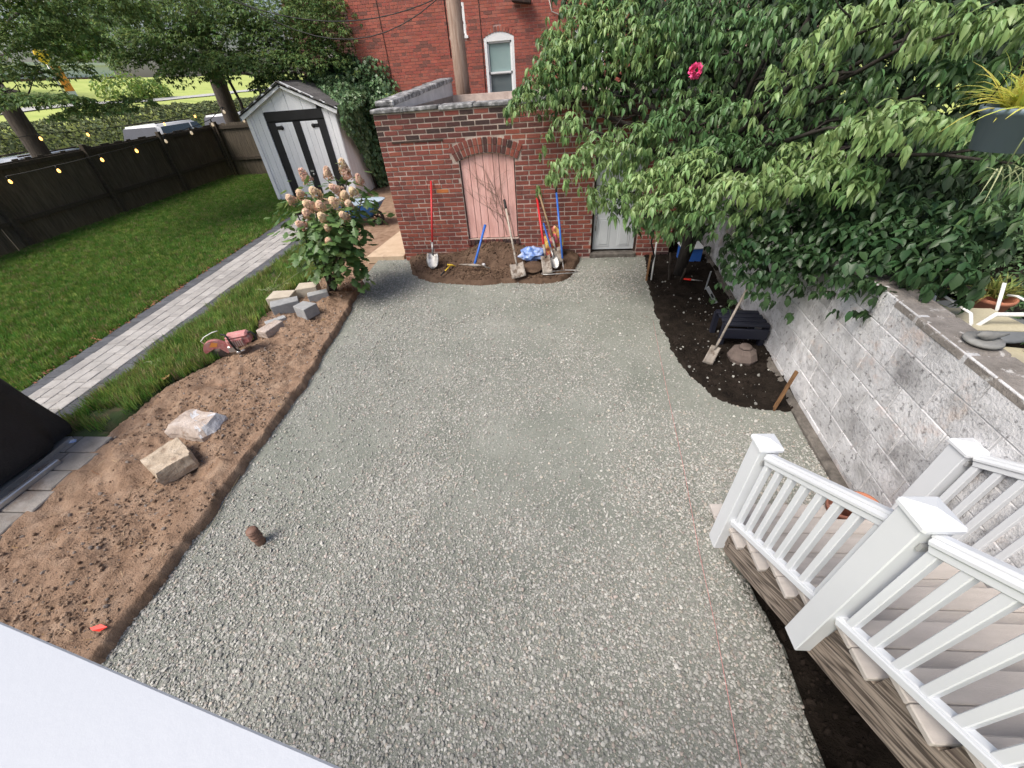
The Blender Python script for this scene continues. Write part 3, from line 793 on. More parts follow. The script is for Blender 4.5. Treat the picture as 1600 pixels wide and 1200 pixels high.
def clods(name, poly, h, x0, x1, y0, y1, n, mats, label, smin=.008, smax=.03):
    x = rng.uniform(x0, x1, n); y = rng.uniform(y0, y1, n)
    k = (sdist(x, y, poly) > .03) & (fbm(x * 2.5 + 5, y * 2.5) > rng.uniform(.3, .62, n))
    x, y = x[k], y[k]; n = len(x)
    s_ = smin * (smax / smin) ** (rng.random(n) ** 2.6)
    z = h(x, y) + s_ * .15
    rot = rng.uniform(0, 6.28, (n, 3))
    co_ = template_collection(name, [stone_mesh(name, mats[i % len(mats)], 300 + i, .3, (1, .8, .7), 1) for i in range(12)])
    o = scatter(name, np.stack([x, y, z], 1), rot, np.stack([s_, s_, s_], 1), rng.integers(0, 12, n), co_)
    tag(o, label, 'soil clods', kind='stuff')
clods('soil_clods', BED, hbed, -4.9, -2.5, .1, 6.4, 38000, [M['soil_clod'], M['soil'], M['soil_clod'], M['soil_clod'], M['soil_clod'], M['limestone2']], 'crumbly brown soil clods over the long left bed', .003, .02)
clods('planting_bed_clods', TOOLBED, htool, -2.4, .7, 5.6, 7.0, 9000, [M['tool_clod']], 'crumbly soil clods in the bed of tools below the brick front', .006, .03)
clods('shaded_bed_clods', RIGHTBED, hright, 1.4, 3.2, 2.7, 7, 12000, [M['dark_clod']] * 11 + [M['stone']], 'dark soil clods and pale bits in the shaded right bed', .004, .024)
clods('trench_clods', TRENCH, lambda x, y: x * 0 - .15, 1.1, 2.3, -.5, 1.4, 2500, [M['dark_clod']] * 6, 'dark soil clods beside the wooden stairs', .004, .03)

def straw():
    n = 1500
    x = rng.uniform(-4.6, -2.6, n); y = rng.uniform(.4, 6.2, n)
    k = sdist(x, y, BED) > .04
    x, y = x[k], y[k]; n = len(x)
    q = MB().tube([(-.5, 0, 0), (-.1, .04, .02), (.5, -.03, 0)], .04, 4, smooth=False).mesh('twig', M['straw'])
    q2 = MB().tube([(-.5, 0, 0), (.0, .12, .05), (.5, 0, 0)], .03, 4, smooth=False).mesh('twig', M['litter'])
    L_ = .012 + .07 * rng.random(n) ** 4
    o = scatter('twig_litter', np.stack([x, y, hbed(x, y) + .003], 1), np.stack([rng.normal(0, .2, n), rng.normal(0, .2, n), rng.uniform(0, 6.28, n)], 1), np.stack([L_, L_ * .8, L_ * .8], 1), rng.integers(0, 2, n), template_collection('twigs', [q, q2]))
    tag(o, 'tiny straw and twig bits strewn over the brown soil bed', 'litter', kind='stuff')
straw()
# lawn, path, strip
def lz(x, y): return .085 + .02 * (fbm(x * .8, y * .8) - .5)
LAWN = [(-11.75, -3), (-11.75, 16.2), (-7.5, 16.2), (-7.5, 11.7), (-6.25, 11.7), (-6.17, 9.6), (-6.01, 5.4), (-5.92, 3.2), (-6.9, 2.7), (-6.9, -3)]
field('lawn', -12.2, -5.8, -3, 16.2, .15, lz, M['turf'], keep=lambda x, y: sdist(x, y, LAWN) > -.12)
STRIP = [(-4.83, 2.42), (-4.86, 8.3), (-4.4, 8.9), (-3.8, 7.6), (-3.72, 6.4), (-3.9, 5.8), (-3.99, 4.65), (-3.76, 4.2), (-4.0, 3.62), (-4.26, 3.2), (-4.25, 2.62), (-4.2, 2.42)]
field('grass_strip', -5.0, -3.6, 2.4, 9.0, .05, lambda x, y: .095 + .04 * (fbm(x * 3, y * 3) - .5) - .06 * (sdist(x, y, STRIP) < .02), M['strip'], keep=lambda x, y: sdist(x, y, STRIP) > -.04)

def grass(name, poly, n, x0, x1, y0, y1, z, mats, h, label, wid, spread=.05, sc=(.7, 1.25), dens=None):
    x = rng.uniform(x0, x1, n); y = rng.uniform(y0, y1, n)
    k = sdist(x, y, poly) > .0
    if dens is not None: k &= rng.random(n) < dens(x, y)
    x, y = x[k], y[k]; n = len(x)
    s_ = rng.uniform(*sc, n) * (.75 + .5 * fbm(x * 1.5, y * 1.5))
    co_ = template_collection(name, [tuft_mesh(name, mats[i], 500 + i, 12, h, spread, wid) for i in range(len(mats))])
    rot = np.stack([np.zeros(n), np.zeros(n), rng.uniform(0, 6.28, n)], 1)
    o = scatter(name, np.stack([x, y, z(x, y)], 1), rot, np.stack([s_, s_, s_], 1), rng.integers(0, len(mats), n), co_)
    tag(o, label, 'grass', kind='stuff')
grass('lawn_grass', LAWN, 60000, -11.7, -5.9, .5, 16, lz, [M['blade']] * 8 + [M['blade2']] * 3 + [M['blade_dry']], .07, 'short dark green lawn grass between the fence and the paved path', .0045)
grass('strip_grass', STRIP, 9000, -4.95, -3.7, 2.5, 8.9, lambda x, y: x * 0 + .085, [M['blade2']] * 4 + [M['blade']] * 2 + [M['blade_dry']], .12, 'long ragged grass between the paved path and the soil bed', .004, .05, (.6, 1.25),
      lambda x, y: np.clip(np.clip((y - 2.35) / .9, .25, 1) * 1.15 - np.clip((y - 4.9) / 2.5, 0, .75) - .5 * (fbm(x * 4, y * 4) > .55), 0, 1))
EDGE = [(-6.22, 3.0), (-6.02, 3.0), (-6.12, 5.4), (-6.27, 9.7), (-6.45, 9.7), (-6.35, 5.4)]
grass('path_edge_grass', EDGE, 1700, -6.5, -5.95, 3, 9.7, lambda x, y: x * 0 + .085, [M['blade_dry'], M['blade_dry'], M['blade2']], .05, 'dry straw coloured grass along the lawn edge of the path', .004)
def litter():
    n = 420
    y = rng.uniform(3, 9.6, n); x = -5.86 - .042 * (y - 3) - np.abs(rng.normal(.03, .09, n))
    D, Nn = leaf_dirs(n, R(-8), R(8))
    o = leafobj('fallen_leaves', (np.stack([x, y, x * 0 + .115], 1), D, Nn, rng.uniform(.03, .06, n), rng.uniform(.02, .035, n)), M['litter'])
    tag(o, 'brown fallen leaves along the left edge of the path', 'leaves', kind='stuff')
litter()

# paved path with its pavers
pm = MB().prism([(-5.92, 2.44), (-4.84, 2.44), (-4.89, 9.98), (-6.19, 9.98)], 'z', -.05, .080)
path = pm.obj('path', M['sand']); path['kind'] = 'structure'
def unit_box(name, m, bev):
    return MB().box((0, 0, 0), (1, 1, 1), None, bev).mesh(name, m)
def chamfer_box(name, m, d, bev):
    return MB().box((0, 0, 0), d, None, bev).mesh(name, m)
XL0, XL1 = -5.885, -6.17      # left edge of path at y=3, y=9.6 (it splays slightly)
def pathx(u, y):              # u 0..1 across
    t = (y - 3) / 6.6
    l = XL0 + (XL1 - XL0) * t; r = -4.855 - .03 * t
    return l + (r - l) * u
pmesh = [chamfer_box('paver', M['paver_lt'], (.148, s_, .06), .006) for s_ in (.148, .20, .148)]
dmesh = chamfer_box('border_paver', M['paver_dk'], (.195, .125, .06), .006)
for side in (0, 1):
    y = 2.46
    while y < 9.95:
        u = .095 if side == 0 else .905
        x = pathx(u, y + .065)
        o = piece('border_paver', dmesh, path, Matrix.Translation((x, y + .065, .082 + random.uniform(-.003, .003))) @ Matrix.Rotation((.043 if side == 0 else 0) + random.uniform(-.015, .015), 4, 'Z') @ Matrix.Diagonal(((.19 * (1.03 + .255 * (y - 3) / 6.6) - .006) / .195, 1, 1, 1)))
        y += .132
for c in range(4):
    y = 2.46 + .05 * c
    while y < 9.9:
        k = random.choice((0, 1, 1, 2)); L_ = (.148, .20, .148)[k]
        x = pathx(.19 + .155 * (c + .5), y + L_ / 2)
        sx = (.155 * (1.03 + .255 * (y - 3) / 6.6) - .006) / .148
        piece('paver', pmesh[k], path, Matrix.Translation((x, y + L_ / 2, .086 + random.uniform(-.003, .003))) @ Matrix.Rotation(.02 + random.uniform(-.012, .012), 4, 'Z') @ Matrix.Diagonal((sx, 1, 1, 1)))
        y += L_ + .006

# old paved pad under the grill
pad = MB().prism([(-7.0, -1.2), (-4.13, -1.2), (-4.12, 1.3), (-4.2, 2.46), (-5.0, 2.5), (-7.0, 2.5)], 'z', -.05, .058).obj('paved_pad', M['sand']); pad['kind'] = 'structure'
om = chamfer_box('paver', M['paver_old'], (.30, .20, .05), .008)
for i in range(7):
    for j in range(17):
        x = -4.29 - .31 * i + (.15 if j % 2 else 0) - (.1 if j % 2 else 0); y = 2.34 - .208 * j
        piece('paver', om, pad, Matrix.Translation((x, y, .068 + random.uniform(-.006, .006))) @ Matrix.Rotation(random.uniform(-.02, .02) , 4, 'Z'))

# tan slab beside the brick outbuilding
mb = MB(); mb.prism([(-3.22, 6.98), (-2.50, 6.95), (-2.62, 9.3), (-2.9, 9.0)], 'z', -.05, .07)
o = mb.obj('concrete_slab', M['slab'], None, (-2.8, 7.5, 0)); tag(o, 'tan triangular concrete slab at the left corner of the brick outbuilding', 'slab', kind='structure')

# ------------------------------------------------------------------ brick outbuilding
AO = R(-3.4)
ob = thing('brick_outbuilding', 'low dark red brick outbuilding with arched pink boarded door and flat roof', 'outbuilding', (-2.43, 6.88, 0), AO)
OW = MW[ob.name]
LB, HB = 4.55, 2.22
PX0, PX1, PZ0, PZ1, PRISE = 1.195, 2.06, .36, 1.555, .09
DX0, DX1, DZ1 = 3.27, 4.02, 1.62
pxc = (PX0 + PX1) / 2; hw = (PX1 - PX0) / 2
ARR = (hw * hw + PRISE * PRISE) / (2 * PRISE); azc = PZ1 + PRISE - ARR
def arch_z(x, r):     # height of the arc of radius r above the door
    return azc + math.sqrt(max(r * r - (x - pxc) ** 2, 0))
core = MB()
y0, y1 = .002, .22
core.box(((0 + PX0) / 2, (y0 + y1) / 2, HB / 2 - .1), (PX0, y1 - y0, HB + .2))
core.box(((PX1 + DX0) / 2, (y0 + y1) / 2, HB / 2 - .1), (DX0 - PX1, y1 - y0, HB + .2))
core.box(((DX1 + LB) / 2, (y0 + y1) / 2, HB / 2 - .1), (LB - DX1, y1 - y0, HB + .2))
core.box((pxc, (y0 + y1) / 2, PZ0 / 2 - .1), (PX1 - PX0, y1 - y0, PZ0 + .2))
core.box(((DX0 + DX1) / 2, (y0 + y1) / 2, (DZ1 + HB) / 2), (DX1 - DX0, y1 - y0, HB - DZ1))
NS = 12
for i in range(NS):
    a = PX0 + (PX1 - PX0) * i / NS; b = PX0 + (PX1 - PX0) * (i + 1) / NS
    core.prism([(a, arch_z(a, ARR)), (b, arch_z(b, ARR)), (b, HB), (a, HB)], 'y', y0, y1)
core.box((.11, 2.3, HB / 2 - .1), (.22, 4.16, HB + .2)); core.box((LB - .11, 2.3, HB / 2 - .1), (.22, 4.16, HB + .2)); core.box((LB / 2, 4.3, HB / 2 - .1), (LB, .2, HB + .2))
core.obj('wall', M['mortar'], ob, local=True)
bm_a = unit_box('brick', M['brick'], .045); bm_s = unit_box('brick', M['brick_sooty'], .045); bm_o = unit_box('brick', M['brick_orange'], .045)
CRS = .0685
cells = []
for i in range(32):
    z0 = i * CRS + .012; zc = z0 + CRS / 2
    header = (i % 7 == 4)
    ln = .0955 if header else .203
    ints = [(0, DX0), (DX1, LB)] if zc < DZ1 else [(0, LB)]
    nx = []
    for (a, b) in ints:
        if zc < PZ0 - .09 or zc > arch_z(pxc, ARR + .205) + .02:
            nx.append((a, b)); continue
        if zc < PZ1 - .03:
            l, r = PX0, PX1
            if zc < PZ0: l, r = PX0 - .03, PX1 + .03
        else:
            ro = ARR + .215
            hh = math.sqrt(max(ro * ro - (zc - azc) ** 2, 0)); hh = min(hh, hw + .10)
            l, r = pxc - hh, pxc + hh
        if a < l: nx.append((a, min(b, l - .004)))
        if b > r: nx.append((max(a, r + .004), b))
    for (a, b) in nx:
        x = a - (0 if i % 2 else ln / 2 if not header else ln / 3)
        while x < b - .015:
            e = min(x + ln * random.uniform(.97, 1.03), b); s0 = max(x, a)
            if e - s0 > .03: cells.append((s0, e, zc, i))
            x += ln + .0135
def put_brick(s0, e, zc, i, parent=ob):
    me = bm_s if (i >= 27 and random.random() < .75) or (i <= 1 and random.random() < .4) else bm_a
    if 0.70 < (s0 + e) / 2 < .98 and i in (16, 18) and e - s0 > .15: me = bm_o
    d = .05; pr = random.uniform(0, .008)
    return me, Matrix.Translation(((s0 + e) / 2, d / 2 - pr, zc + random.uniform(-.0015, .0015))) @ Matrix.Rotation(random.uniform(-.008, .008), 4, 'Y') @ Matrix.Diagonal((e - s0, d, CRS - .0165, 1))
vis = [c for c in cells if c[0] < 3.3]
vis.sort(key=lambda c: (c[3] < 4, c[0] > 2.4 and c[3] > 20, random.random()))
own = set(id(c) for c in vis[:275])
rest = MB(); restv = []
restsoot = MB(); restsv = []
for c in cells:
    me, Mx = put_brick(*c)
    if id(c) in own:
        piece('brick', me, ob, OW @ Mx)
    else:
        T = rest if me is not bm_s else restsoot
        (restv if me is not bm_s else restsv).extend([random.random()] * len(me.vertices))
        T.add([Mx @ v.co for v in me.vertices], [tuple(p.vertices) for p in me.polygons])
for T, V_, m_ in ((rest, restv, M['brick']), (restsoot, restsv, M['brick_sooty'])):
    o = T.obj('brickwork', m_, ob, local=True); o['kind'] = 'stuff'
    a = o.data.attributes.new('var', 'FLOAT', 'POINT'); a.data.foreach_set('value', np.array(V_, np.float32))
# side wall bricks on the left flank and the reveals
fl = MB(); flv = []
for i in range(32):
    z = i * CRS + .012 + CRS / 2; y = .0 - (.1 if i % 2 else 0)
    while y < 4.3:
        s0 = max(y, .056); e = min(y + .203, 4.36)
        if e - s0 > .03:
            fl.box((-.002 - random.uniform(0, .006) + .025, (s0 + e) / 2, z), (.05, e - s0, CRS - .0125), None, .003); flv += [random.random()] * 24
        y += .2145
o = fl.obj('brickwork', M['brick'], ob, local=True); o['kind'] = 'stuff'
a = o.data.attributes.new('var', 'FLOAT', 'POINT'); a.data.foreach_set('value', np.array(flv, np.float32))
# arch: two rows of rowlock bricks
for row in range(2):
    n = 15
    r0 = ARR + .008 + row * .102
    th = math.asin((hw + .085) / (ARR + .1))
    for k in range(n):
        a = -th + 2 * th * (k + .5) / n
        c = Vector((pxc + (r0 + .048) * math.sin(a), .022 - random.uniform(0, .008), azc + (r0 + .048) * math.cos(a)))
        Mx = Matrix.Translation(c) @ Matrix.Rotation(a, 4, 'Y') @ Matrix.Diagonal((2 * th * r0 / n - .012, .06, .095, 1))
        piece('arch_brick', bm_s if random.random() < .3 else bm_a, ob, OW @ Mx)
for k in range(13):
    Mx = Matrix.Translation((PX0 - .02 + .07 * k + .03, .012, PZ0 - .045)) @ Matrix.Diagonal((.058, .09, .085, 1))
    piece('sill_brick', bm_s, ob, OW @ Mx)
# pink boarded door
fr = MB(); fr.box((pxc, .10, (PZ0 + PZ1) / 2), (PX1 - PX0, .02, PZ1 - PZ0 + .1))
dr = fr.obj('boarded_door', M['black'], ob, local=True)
pw = [.135, .10, .12, .155, .09, .11, .12]
x = PX0 + .016
for k, wd in enumerate(pw):
    wd *= (PX1 - PX0 - .03) / sum(pw)
    a, b = x, x + wd - .008
    t0 = min(arch_z(max(a, PX0 + .005), ARR) - .01, 9); t1 = arch_z(b, ARR) - .01
    yo = .045 + random.uniform(0, .008)
    q = MB().prism([(a, PZ0 + .01), (b, PZ0 + .01 + random.uniform(0, .012)), (b, t1), ((a + b) / 2, arch_z((a + b) / 2, ARR) - .009), (a, t0)], 'y', yo, yo + .03)
    q.obj('plank', M['pink'], dr, local=True)
    x += wd
# bare vine stems pressed on the pink boards
vn = MB(); rr = random.Random(5)
def vine(p, ang, L_, r_, depth):
    pts = [Vector(p)]; a = ang
    for k in range(6):
        a += rr.uniform(-.18, .18); q = pts[-1] + Vector((math.cos(a) * L_ / 6, rr.uniform(-.002, .002), math.sin(a) * L_ / 6))
        q.y = min(max(q.y, .020), .040); pts.append(q)
    vn.tube(pts, [r_ * (1 - .13 * k) for k in range(7)], 5)
    if depth > 0:
        for k in range(3):
            vine(pts[rr.randint(1, 5)], a + rr.uniform(-.7, .7), L_ * rr.uniform(.4, .75), r_ * .55, depth - 1)
for (x, z, a, L_, r_) in ((1.93, .38, 1.72, 1.0, .0075), (1.98, .36, 1.60, 1.1, .006), (1.86, .4, 1.85, .8, .005), (1.62, .9, 1.5, .5, .003), (1.45, .95, 1.7, .5, .003), (1.72, .62, 2.1, .5, .003)):
    vine((x, .033, z), a, L_, r_, 2)
o = vn.obj('dry_vine', M['twig'], None, (-.5, 6.7, .3)) if False else None
wv = MB(); wv.v = [OW @ v for v in vn.v]; wv.f = vn.f; wv.sm = vn.sm
o = wv.obj('dry_vine', M['twig'], None, tuple(OW @ Vector((1.93, .03, .36)))); tag(o, 'bare dead vine stems clinging to the pink boarded door', 'vine')
# pale panelled door
dd = MB(); dd.box(((DX0 + DX1) / 2, .13, .85), (.68, .035, 1.5))
door = dd.obj('door', M['doorgrey'], ob, local=True)
for (px_, pz_, pw_, ph_) in ((-.165, .38, .2, .46), (.165, .38, .2, .46), (-.165, 1.03, .2, .62), (.165, 1.03, .2, .62)):
    q = MB(); q.box(((DX0 + DX1) / 2 + px_, .111, pz_), (pw_, .012, ph_), None, .005); q.box(((DX0 + DX1) / 2 + px_, .105, pz_), (pw_ - .06, .014, ph_ - .06), None, .006)
    q.obj('panel', M['doorgrey'], door, local=True)
hx = DX0 + .07
MB().tube([(hx, .10, .42), (hx, .06, .43), (hx - .0, .05, .52), (hx, .06, .66), (hx, .10, .67)], .008, 6).obj('handle', M['steel'], door, local=True)
q = MB(); q.box((DX0 + .018, .12, .83), (.035, .08, 1.6)); q.box((DX1 - .018, .12, .83), (.035, .08, 1.6)); q.box(((DX0 + DX1) / 2, .12, 1.61), (.68, .08, .03))
q.obj('door_frame', M['iron'], ob, local=True)
q = MB(); q.box(((DX0 + DX1) / 2, .05, .02), (.76, .16, .1), None, .01); q.obj('threshold', M['footing'], ob, local=True)
q = MB(); q.box((.60, -.003, 1.845), (.80, .02, .022)); q.obj('lintel_bar', M['iron'], ob, local=True)
# coping, parapet, roof
for k in range(9):
    a = -.03 + k * .515; b = min(a + .51, LB + .03)
    q = MB(); q.box(((a + b) / 2, .12 + random.uniform(-.006, .006), HB + .022), (b - a, .30, .05 + random.uniform(-.012, .012)), Matrix.Rotation(random.uniform(-.02, .02), 3, 'Y') @ Matrix.Rotation(random.uniform(-.03, .03), 3, 'X'), .014)
    q.obj('coping_stone', M['coping'], ob, local=True)
q = MB(); q.prism([(.25, HB - .02), (4.22, HB - .25), (4.22, HB - .4), (.25, HB - .2)], 'x', .24, LB - .05); q.obj('roof', M['roofwhite'], ob, local=True)
q = MB(); q.prism([(.28, HB + .07), (4.3, HB + .26), (4.3, HB - .4), (.28, HB - .2)], 'x', .02, .22); q.obj('parapet', M['render'], ob, local=True)
rr = random.Random(3)
for k in range(8):
    a = .24 + k * .51
    z = HB + .085 + (a + .25) / 4.1 * .19
    q = MB(); q.box((.11, a + .25, z + .005), (.29, .50, .075 + rr.uniform(-.01, .012)), Matrix.Rotation(.047 + rr.uniform(-.01, .01), 3, 'X'), .014); q.obj('coping_stone', M['coping'], ob, local=True)

# low wall behind the outbuilding with brick topped parapet
rw = thing('garden_wall', 'short rendered wall capped with orange bricks beside the utility pole', 'wall', (-2.55, 11.4, 0))
q = MB(); q.prism([(11.35, 0), (13.8, 0), (13.8, 2.36), (11.35, 2.12)], 'x', -2.75, -2.45); q.obj('render', M['render'], rw)
capm = chamfer_box('brick', M['brick_orange'], (.34, .1, .07), .006)
for k in range(22):
    y = 11.41 + .11 * k
    piece('brick', capm, rw, Matrix.Translation((-2.6, y, 2.165 + (y - 11.35) * .098)) @ Matrix.Rotation(.1, 4, 'X'))

# ------------------------------------------------------------------ brick building behind
bd = thing('brick_building', 'tall bright red brick building with white arched sash window behind the outbuilding', 'building', (0, 14.1, 0))
BX0, BX1, BY = -5.03, 7.5, 14.1
WN = [(-1.45, -.63, 1.93, 3.30, .12), (1.00, 1.82, 1.93, 3.30, .12), (-2.32, -1.90, 3.34, 4.05, .0)]
q = MB()
def wallstrip(x0, x1, holes, z0, z1, y0, y1):
    xs = sorted(set([x0, x1] + [h[0] for h in holes] + [h[1] for h in holes]))
    for a, b in zip(xs[:-1], xs[1:]):
        hs = [h for h in holes if h[0] < (a + b) / 2 < h[1]]
        if not hs: q.box(((a + b) / 2, (y0 + y1) / 2, (z0 + z1) / 2), (b - a, y1 - y0, z1 - z0)); continue
        h = hs[0]
        q.box(((a + b) / 2, (y0 + y1) / 2, (z0 + h[2]) / 2), (b - a, y1 - y0, h[2] - z0))
        n = 8
        for i in range(n):
            c = a + (b - a) * i / n; d = a + (b - a) * (i + 1) / n
            zz = [h[3] + h[4] * (1 - ((t - (a + b) / 2) / ((b - a) / 2)) ** 2) for t in (c, d)]
            q.prism([(c, zz[0]), (d, zz[1]), (d, z1), (c, z1)], 'y', y0, y1)
wallstrip(BX0 + .01, BX1, WN, -.2, 9.0, BY + .008, BY + .3)
q.box((BX0 + .16, BY + 4.3, 4.4), (.3, 8, 9.2))
q.obj('wall', M['mortar_far'], bd)
fb = MB(); fbv = []
rr = random.Random(9)
for i in range(20, 76):
    z = i * CRS + CRS / 2; hd = i % 7 == 3; ln = .0955 if hd else .203
    x = BX0 - (0 if i % 2 else ln / 2)
    while x < 3.6:
        s0 = max(x, BX0); e = min(x + ln, 3.6)
        bad = False
        for h in WN:
            top = h[3] + (h[4] + .1 if h[4] else 0) * (1 - min(1, ((s0 + e) / 2 - (h[0] + h[1]) / 2) ** 2 / ((h[1] - h[0]) / 2) ** 2)) + (.03 if h[4] else 0)
            if z > h[2] - .03 and z < top:
                if e > h[0] and s0 < h[1]:
                    if s0 < h[0] - .03: e = h[0]
                    elif e > h[1] + .03: s0 = h[1]
                    else: bad = True
        if not bad and e - s0 > .02:
            fb.box(((s0 + e) / 2, BY + .02 - rr.uniform(0, .006), z), (e - s0, .04, CRS - .0115)); v = rr.random() if not (hd and rr.random() < .6) else .78 + rr.random() * .06; fbv += [v] * 8
        x += ln + .0115
for i in range(4, 76):
    z = i * CRS + CRS / 2; y = BY - (0 if i % 2 else .1)
    while y < BY + 4:
        s0 = max(y, BY + .05)
        fb.box((BX0 - .0 - rr.uniform(0, .006) + .02, (s0 + y + .203) / 2, z), (.04, y + .203 - s0, CRS - .0115)); fbv += [rr.random()] * 8
        y += .2145
for h in WN[:2]:
    xc = (h[0] + h[1]) / 2
    for k in range(11):
        t = (k - 5) / 5.5; xx = xc + t * .45; zz = h[3] + .055 + h[4] * (1 - t * t)
        fb.box((xx, BY + .015, zz), (.062, .05, .11), Matrix.Rotation(t * .5, 3, 'Y')); fbv += [rr.random()] * 8
o = fb.obj('brickwork', M['brick_far'], bd); o['kind'] = 'stuff'
a = o.data.attributes.new('var', 'FLOAT', 'POINT'); a.data.foreach_set('value', np.array(fbv, np.float32))
for h in WN:
    x0, x1, z0, z1, ri = h; xc = (x0 + x1) / 2
    f = MB(); fw = .075 if ri else .05
    f.box((x0 + fw / 2, BY + .06, (z0 + z1) / 2), (fw, .12, z1 - z0)); f.box((x1 - fw / 2, BY + .06, (z0 + z1) / 2), (fw, .12, z1 - z0))
    f.box((xc, BY + .05, z0 + .03), (x1 - x0 + .08, .16, .06))
    n = 8
    for i in range(n):
        c = x0 + (x1 - x0) * i / n; d = x0 + (x1 - x0) * (i + 1) / n
        zz = [z1 + ri * (1 - ((t - xc) / ((x1 - x0) / 2)) ** 2) for t in (c, d)]
        f.prism([(c, z1 - .07), (d, z1 - .07), (d, zz[1] - .002), (c, zz[0] - .002)], 'y', BY + .004, BY + .12)
    win = f.obj('window', M['trim'], bd)
    zm = z0 + (z1 - z0) * .46
    sf = MB()
    for (a, b, yy) in ((z0 + .06, zm, .075), (zm - .02, z1 - .07, .055)):
        sf.box((x0 + fw + .02, BY + yy, (a + b) / 2), (.04, .03, b - a)); sf.box((x1 - fw - .02, BY + yy, (a + b) / 2), (.04, .03, b - a))
        sf.box((xc, BY + yy, a + .02), (x1 - x0 - 2 * fw, .03, .04)); sf.box((xc, BY + yy, b - .02), (x1 - x0 - 2 * fw, .03, .04))
    sf.obj('sash', M['trim'], win)
    MB().box((xc, BY + .085, (zm + z1 - .07) / 2), (x1 - x0 - 2 * fw - .03, .008, z1 - .07 - zm)).obj('pane', M['pane_up'], win)
    MB().box((xc, BY + .105, (zm + z0 + .06) / 2), (x1 - x0 - 2 * fw - .03, .008, zm - z0 - .06)).obj('pane', M['pane_dn'], win)
# thin rods and cables on the facade
q = MB()
for x in (-1.52, -4.2): q.tube([(x, BY - .012, 1.2), (x + .02, BY - .012, 3.1), (x, BY - .012, 6)], .009, 5)
q.obj('facade_rod', M['iron'], bd)
q = MB(); q.tube([(0.319, 14.070, 3.933), (0.385, 14.070, 3.713), (0.684, 14.070, 3.595), (1.513, 14.070, 3.527)], .012, 5); q.obj('facade_cable', M['wire_lt'], bd)
q = MB(); q.box((-0.382, 13.950, 3.969), (.5, .25, .12), Matrix.Rotation(.15, 3, 'Y'), .02); q.obj('vent_hood', M['iron'], bd)
# rear wing of darker brick further left
wg = thing('brick_wing', 'darker brick wing with pale board corner left of the bright building', 'building', (-6.3, 17, 0))
q = MB(); q.box((-6.6, 18, 3.4), (3.0, 2, 7.2)); q.obj('wall', M['brick_dark'], wg)
q = MB(); rv = []
for i in range(24, 70):
    z = i * CRS; x = -8.1 - (0 if i % 2 else .1)
    while x < -5.1:
        q.box((x + .1, 16.99, z), (.2, .05, CRS - .012)); rv += [rr.random()] * 8
        x += .2145
o = q.obj('brickwork', M['brick_dark'], wg); o['kind'] = 'stuff'
a = o.data.attributes.new('var', 'FLOAT', 'POINT'); a.data.foreach_set('value', np.array(rv, np.float32))
q = MB(); q.box((-6.9, 16.9, 1.9), (.32, .14, 3.8)); q.box((-6.72, 16.93, 2.55), (.14, .1, 1.0)); q.obj('corner_board', M['concrete'], wg)

# ------------------------------------------------------------------ white shed
SX0, SX1, SY0, SY1 = -7.46, -5.12, 11.78, 14.5
SE, SR = 2.13, 2.68; SXC = -6.28
shed = thing('garden_shed', 'small white garden shed with black trimmed double doors and shingle roof', 'shed', (-6.3, 12.9, 0))
q = MB(); q.prism([(SX0 + .03, -.05), (SX1 - .03, -.05), (SX1 - .03, SE), (SXC, SR - .03), (SX0 + .03, SE)], 'y', SY0 + .03, SY1); q.obj('wall', M['black'], shed)
def gab(x): return SE + (SR - .02 - SE) * (1 - abs(x - SXC) / ((SX1 - SX0) / 2 + .02))
DXa, DXb, DZ = -6.95, -5.44, 2.14
x = SX0
while x < SX1 - .01:
    b = min(x + .155, SX1); z1 = 2.14
    if not (x > DXa - .05 and b < DXb + .05):
        MB().box(((x + b) / 2, SY0 + .015, (z1) / 2), (b - x - .006, .035, z1 + .0), None, .004).obj('board', M['shedwhite'], shed)
    x = b
for (a, b, z0_, z1_) in ((-6.98, -6.65, 2.14, 2.32), (-6.64, -6.29, 2.14, 2.48), (-6.28, -5.92, 2.14, 2.48), (-5.91, -5.56, 2.14, 2.32), (-7.4, -6.99, 2.14, 2.16), (-6.64, -6.29, 2.33, 2.6)):
    c = min(gab(a), gab(b))
    MB().prism([(a, z0_), (b, z0_), (b, min(gab(b) - .01, z1_ + .2)), (a, min(gab(a) - .01, z1_ + .2))], 'y', SY0 - .004 + .001 * (z0_ > 2.2), SY0 + .03).obj('gable_board', M['shedwhite'], shed)
y = SY0 + .01
while y < SY1:
    b = min(y + .2, SY1)
    MB().box((SX1 - .012, (y + b) / 2, SE / 2), (.03, b - y - .006, SE), None, .004).obj('board', M['shedwhite'] if y < 13.1 else M['shedworn'], shed)
    MB().box((SX0 + .012, (y + b) / 2, SE / 2), (.03, b - y - .006, SE), None, .004).obj('board', M['shedwhite'], shed)
    y = b
q = MB(); q.box((SX0 + .03, SY0 - .012, SE / 2), (.1, .03, SE)); q.obj('corner_trim', M['shedwhite'], shed)
for s_ in (-1, 1):
    xa = SXC + s_ * ((SX1 - SX0) / 2 + .1)
    MB().bar((SXC, SY0 - .09, SR + .005), (xa, SY0 - .09, SE - .055), .03, .13, (0, 1, 0) if False else (0, 0, 1)).obj('barge_board', M['shedwhite'], shed)
sd_ = MB(); sd_.box(((DXa + DXb) / 2, SY0 + .005, DZ - .09), (DXb - DXa, .05, .2)); sd_.box((DXa + .095, SY0 + .005, 1.0), (.19, .05, 1.85)); sd_.box((DXb - .095, SY0 + .005, 1.0), (.19, .05, 1.85))
sd_.obj('door_trim', M['black'], shed)
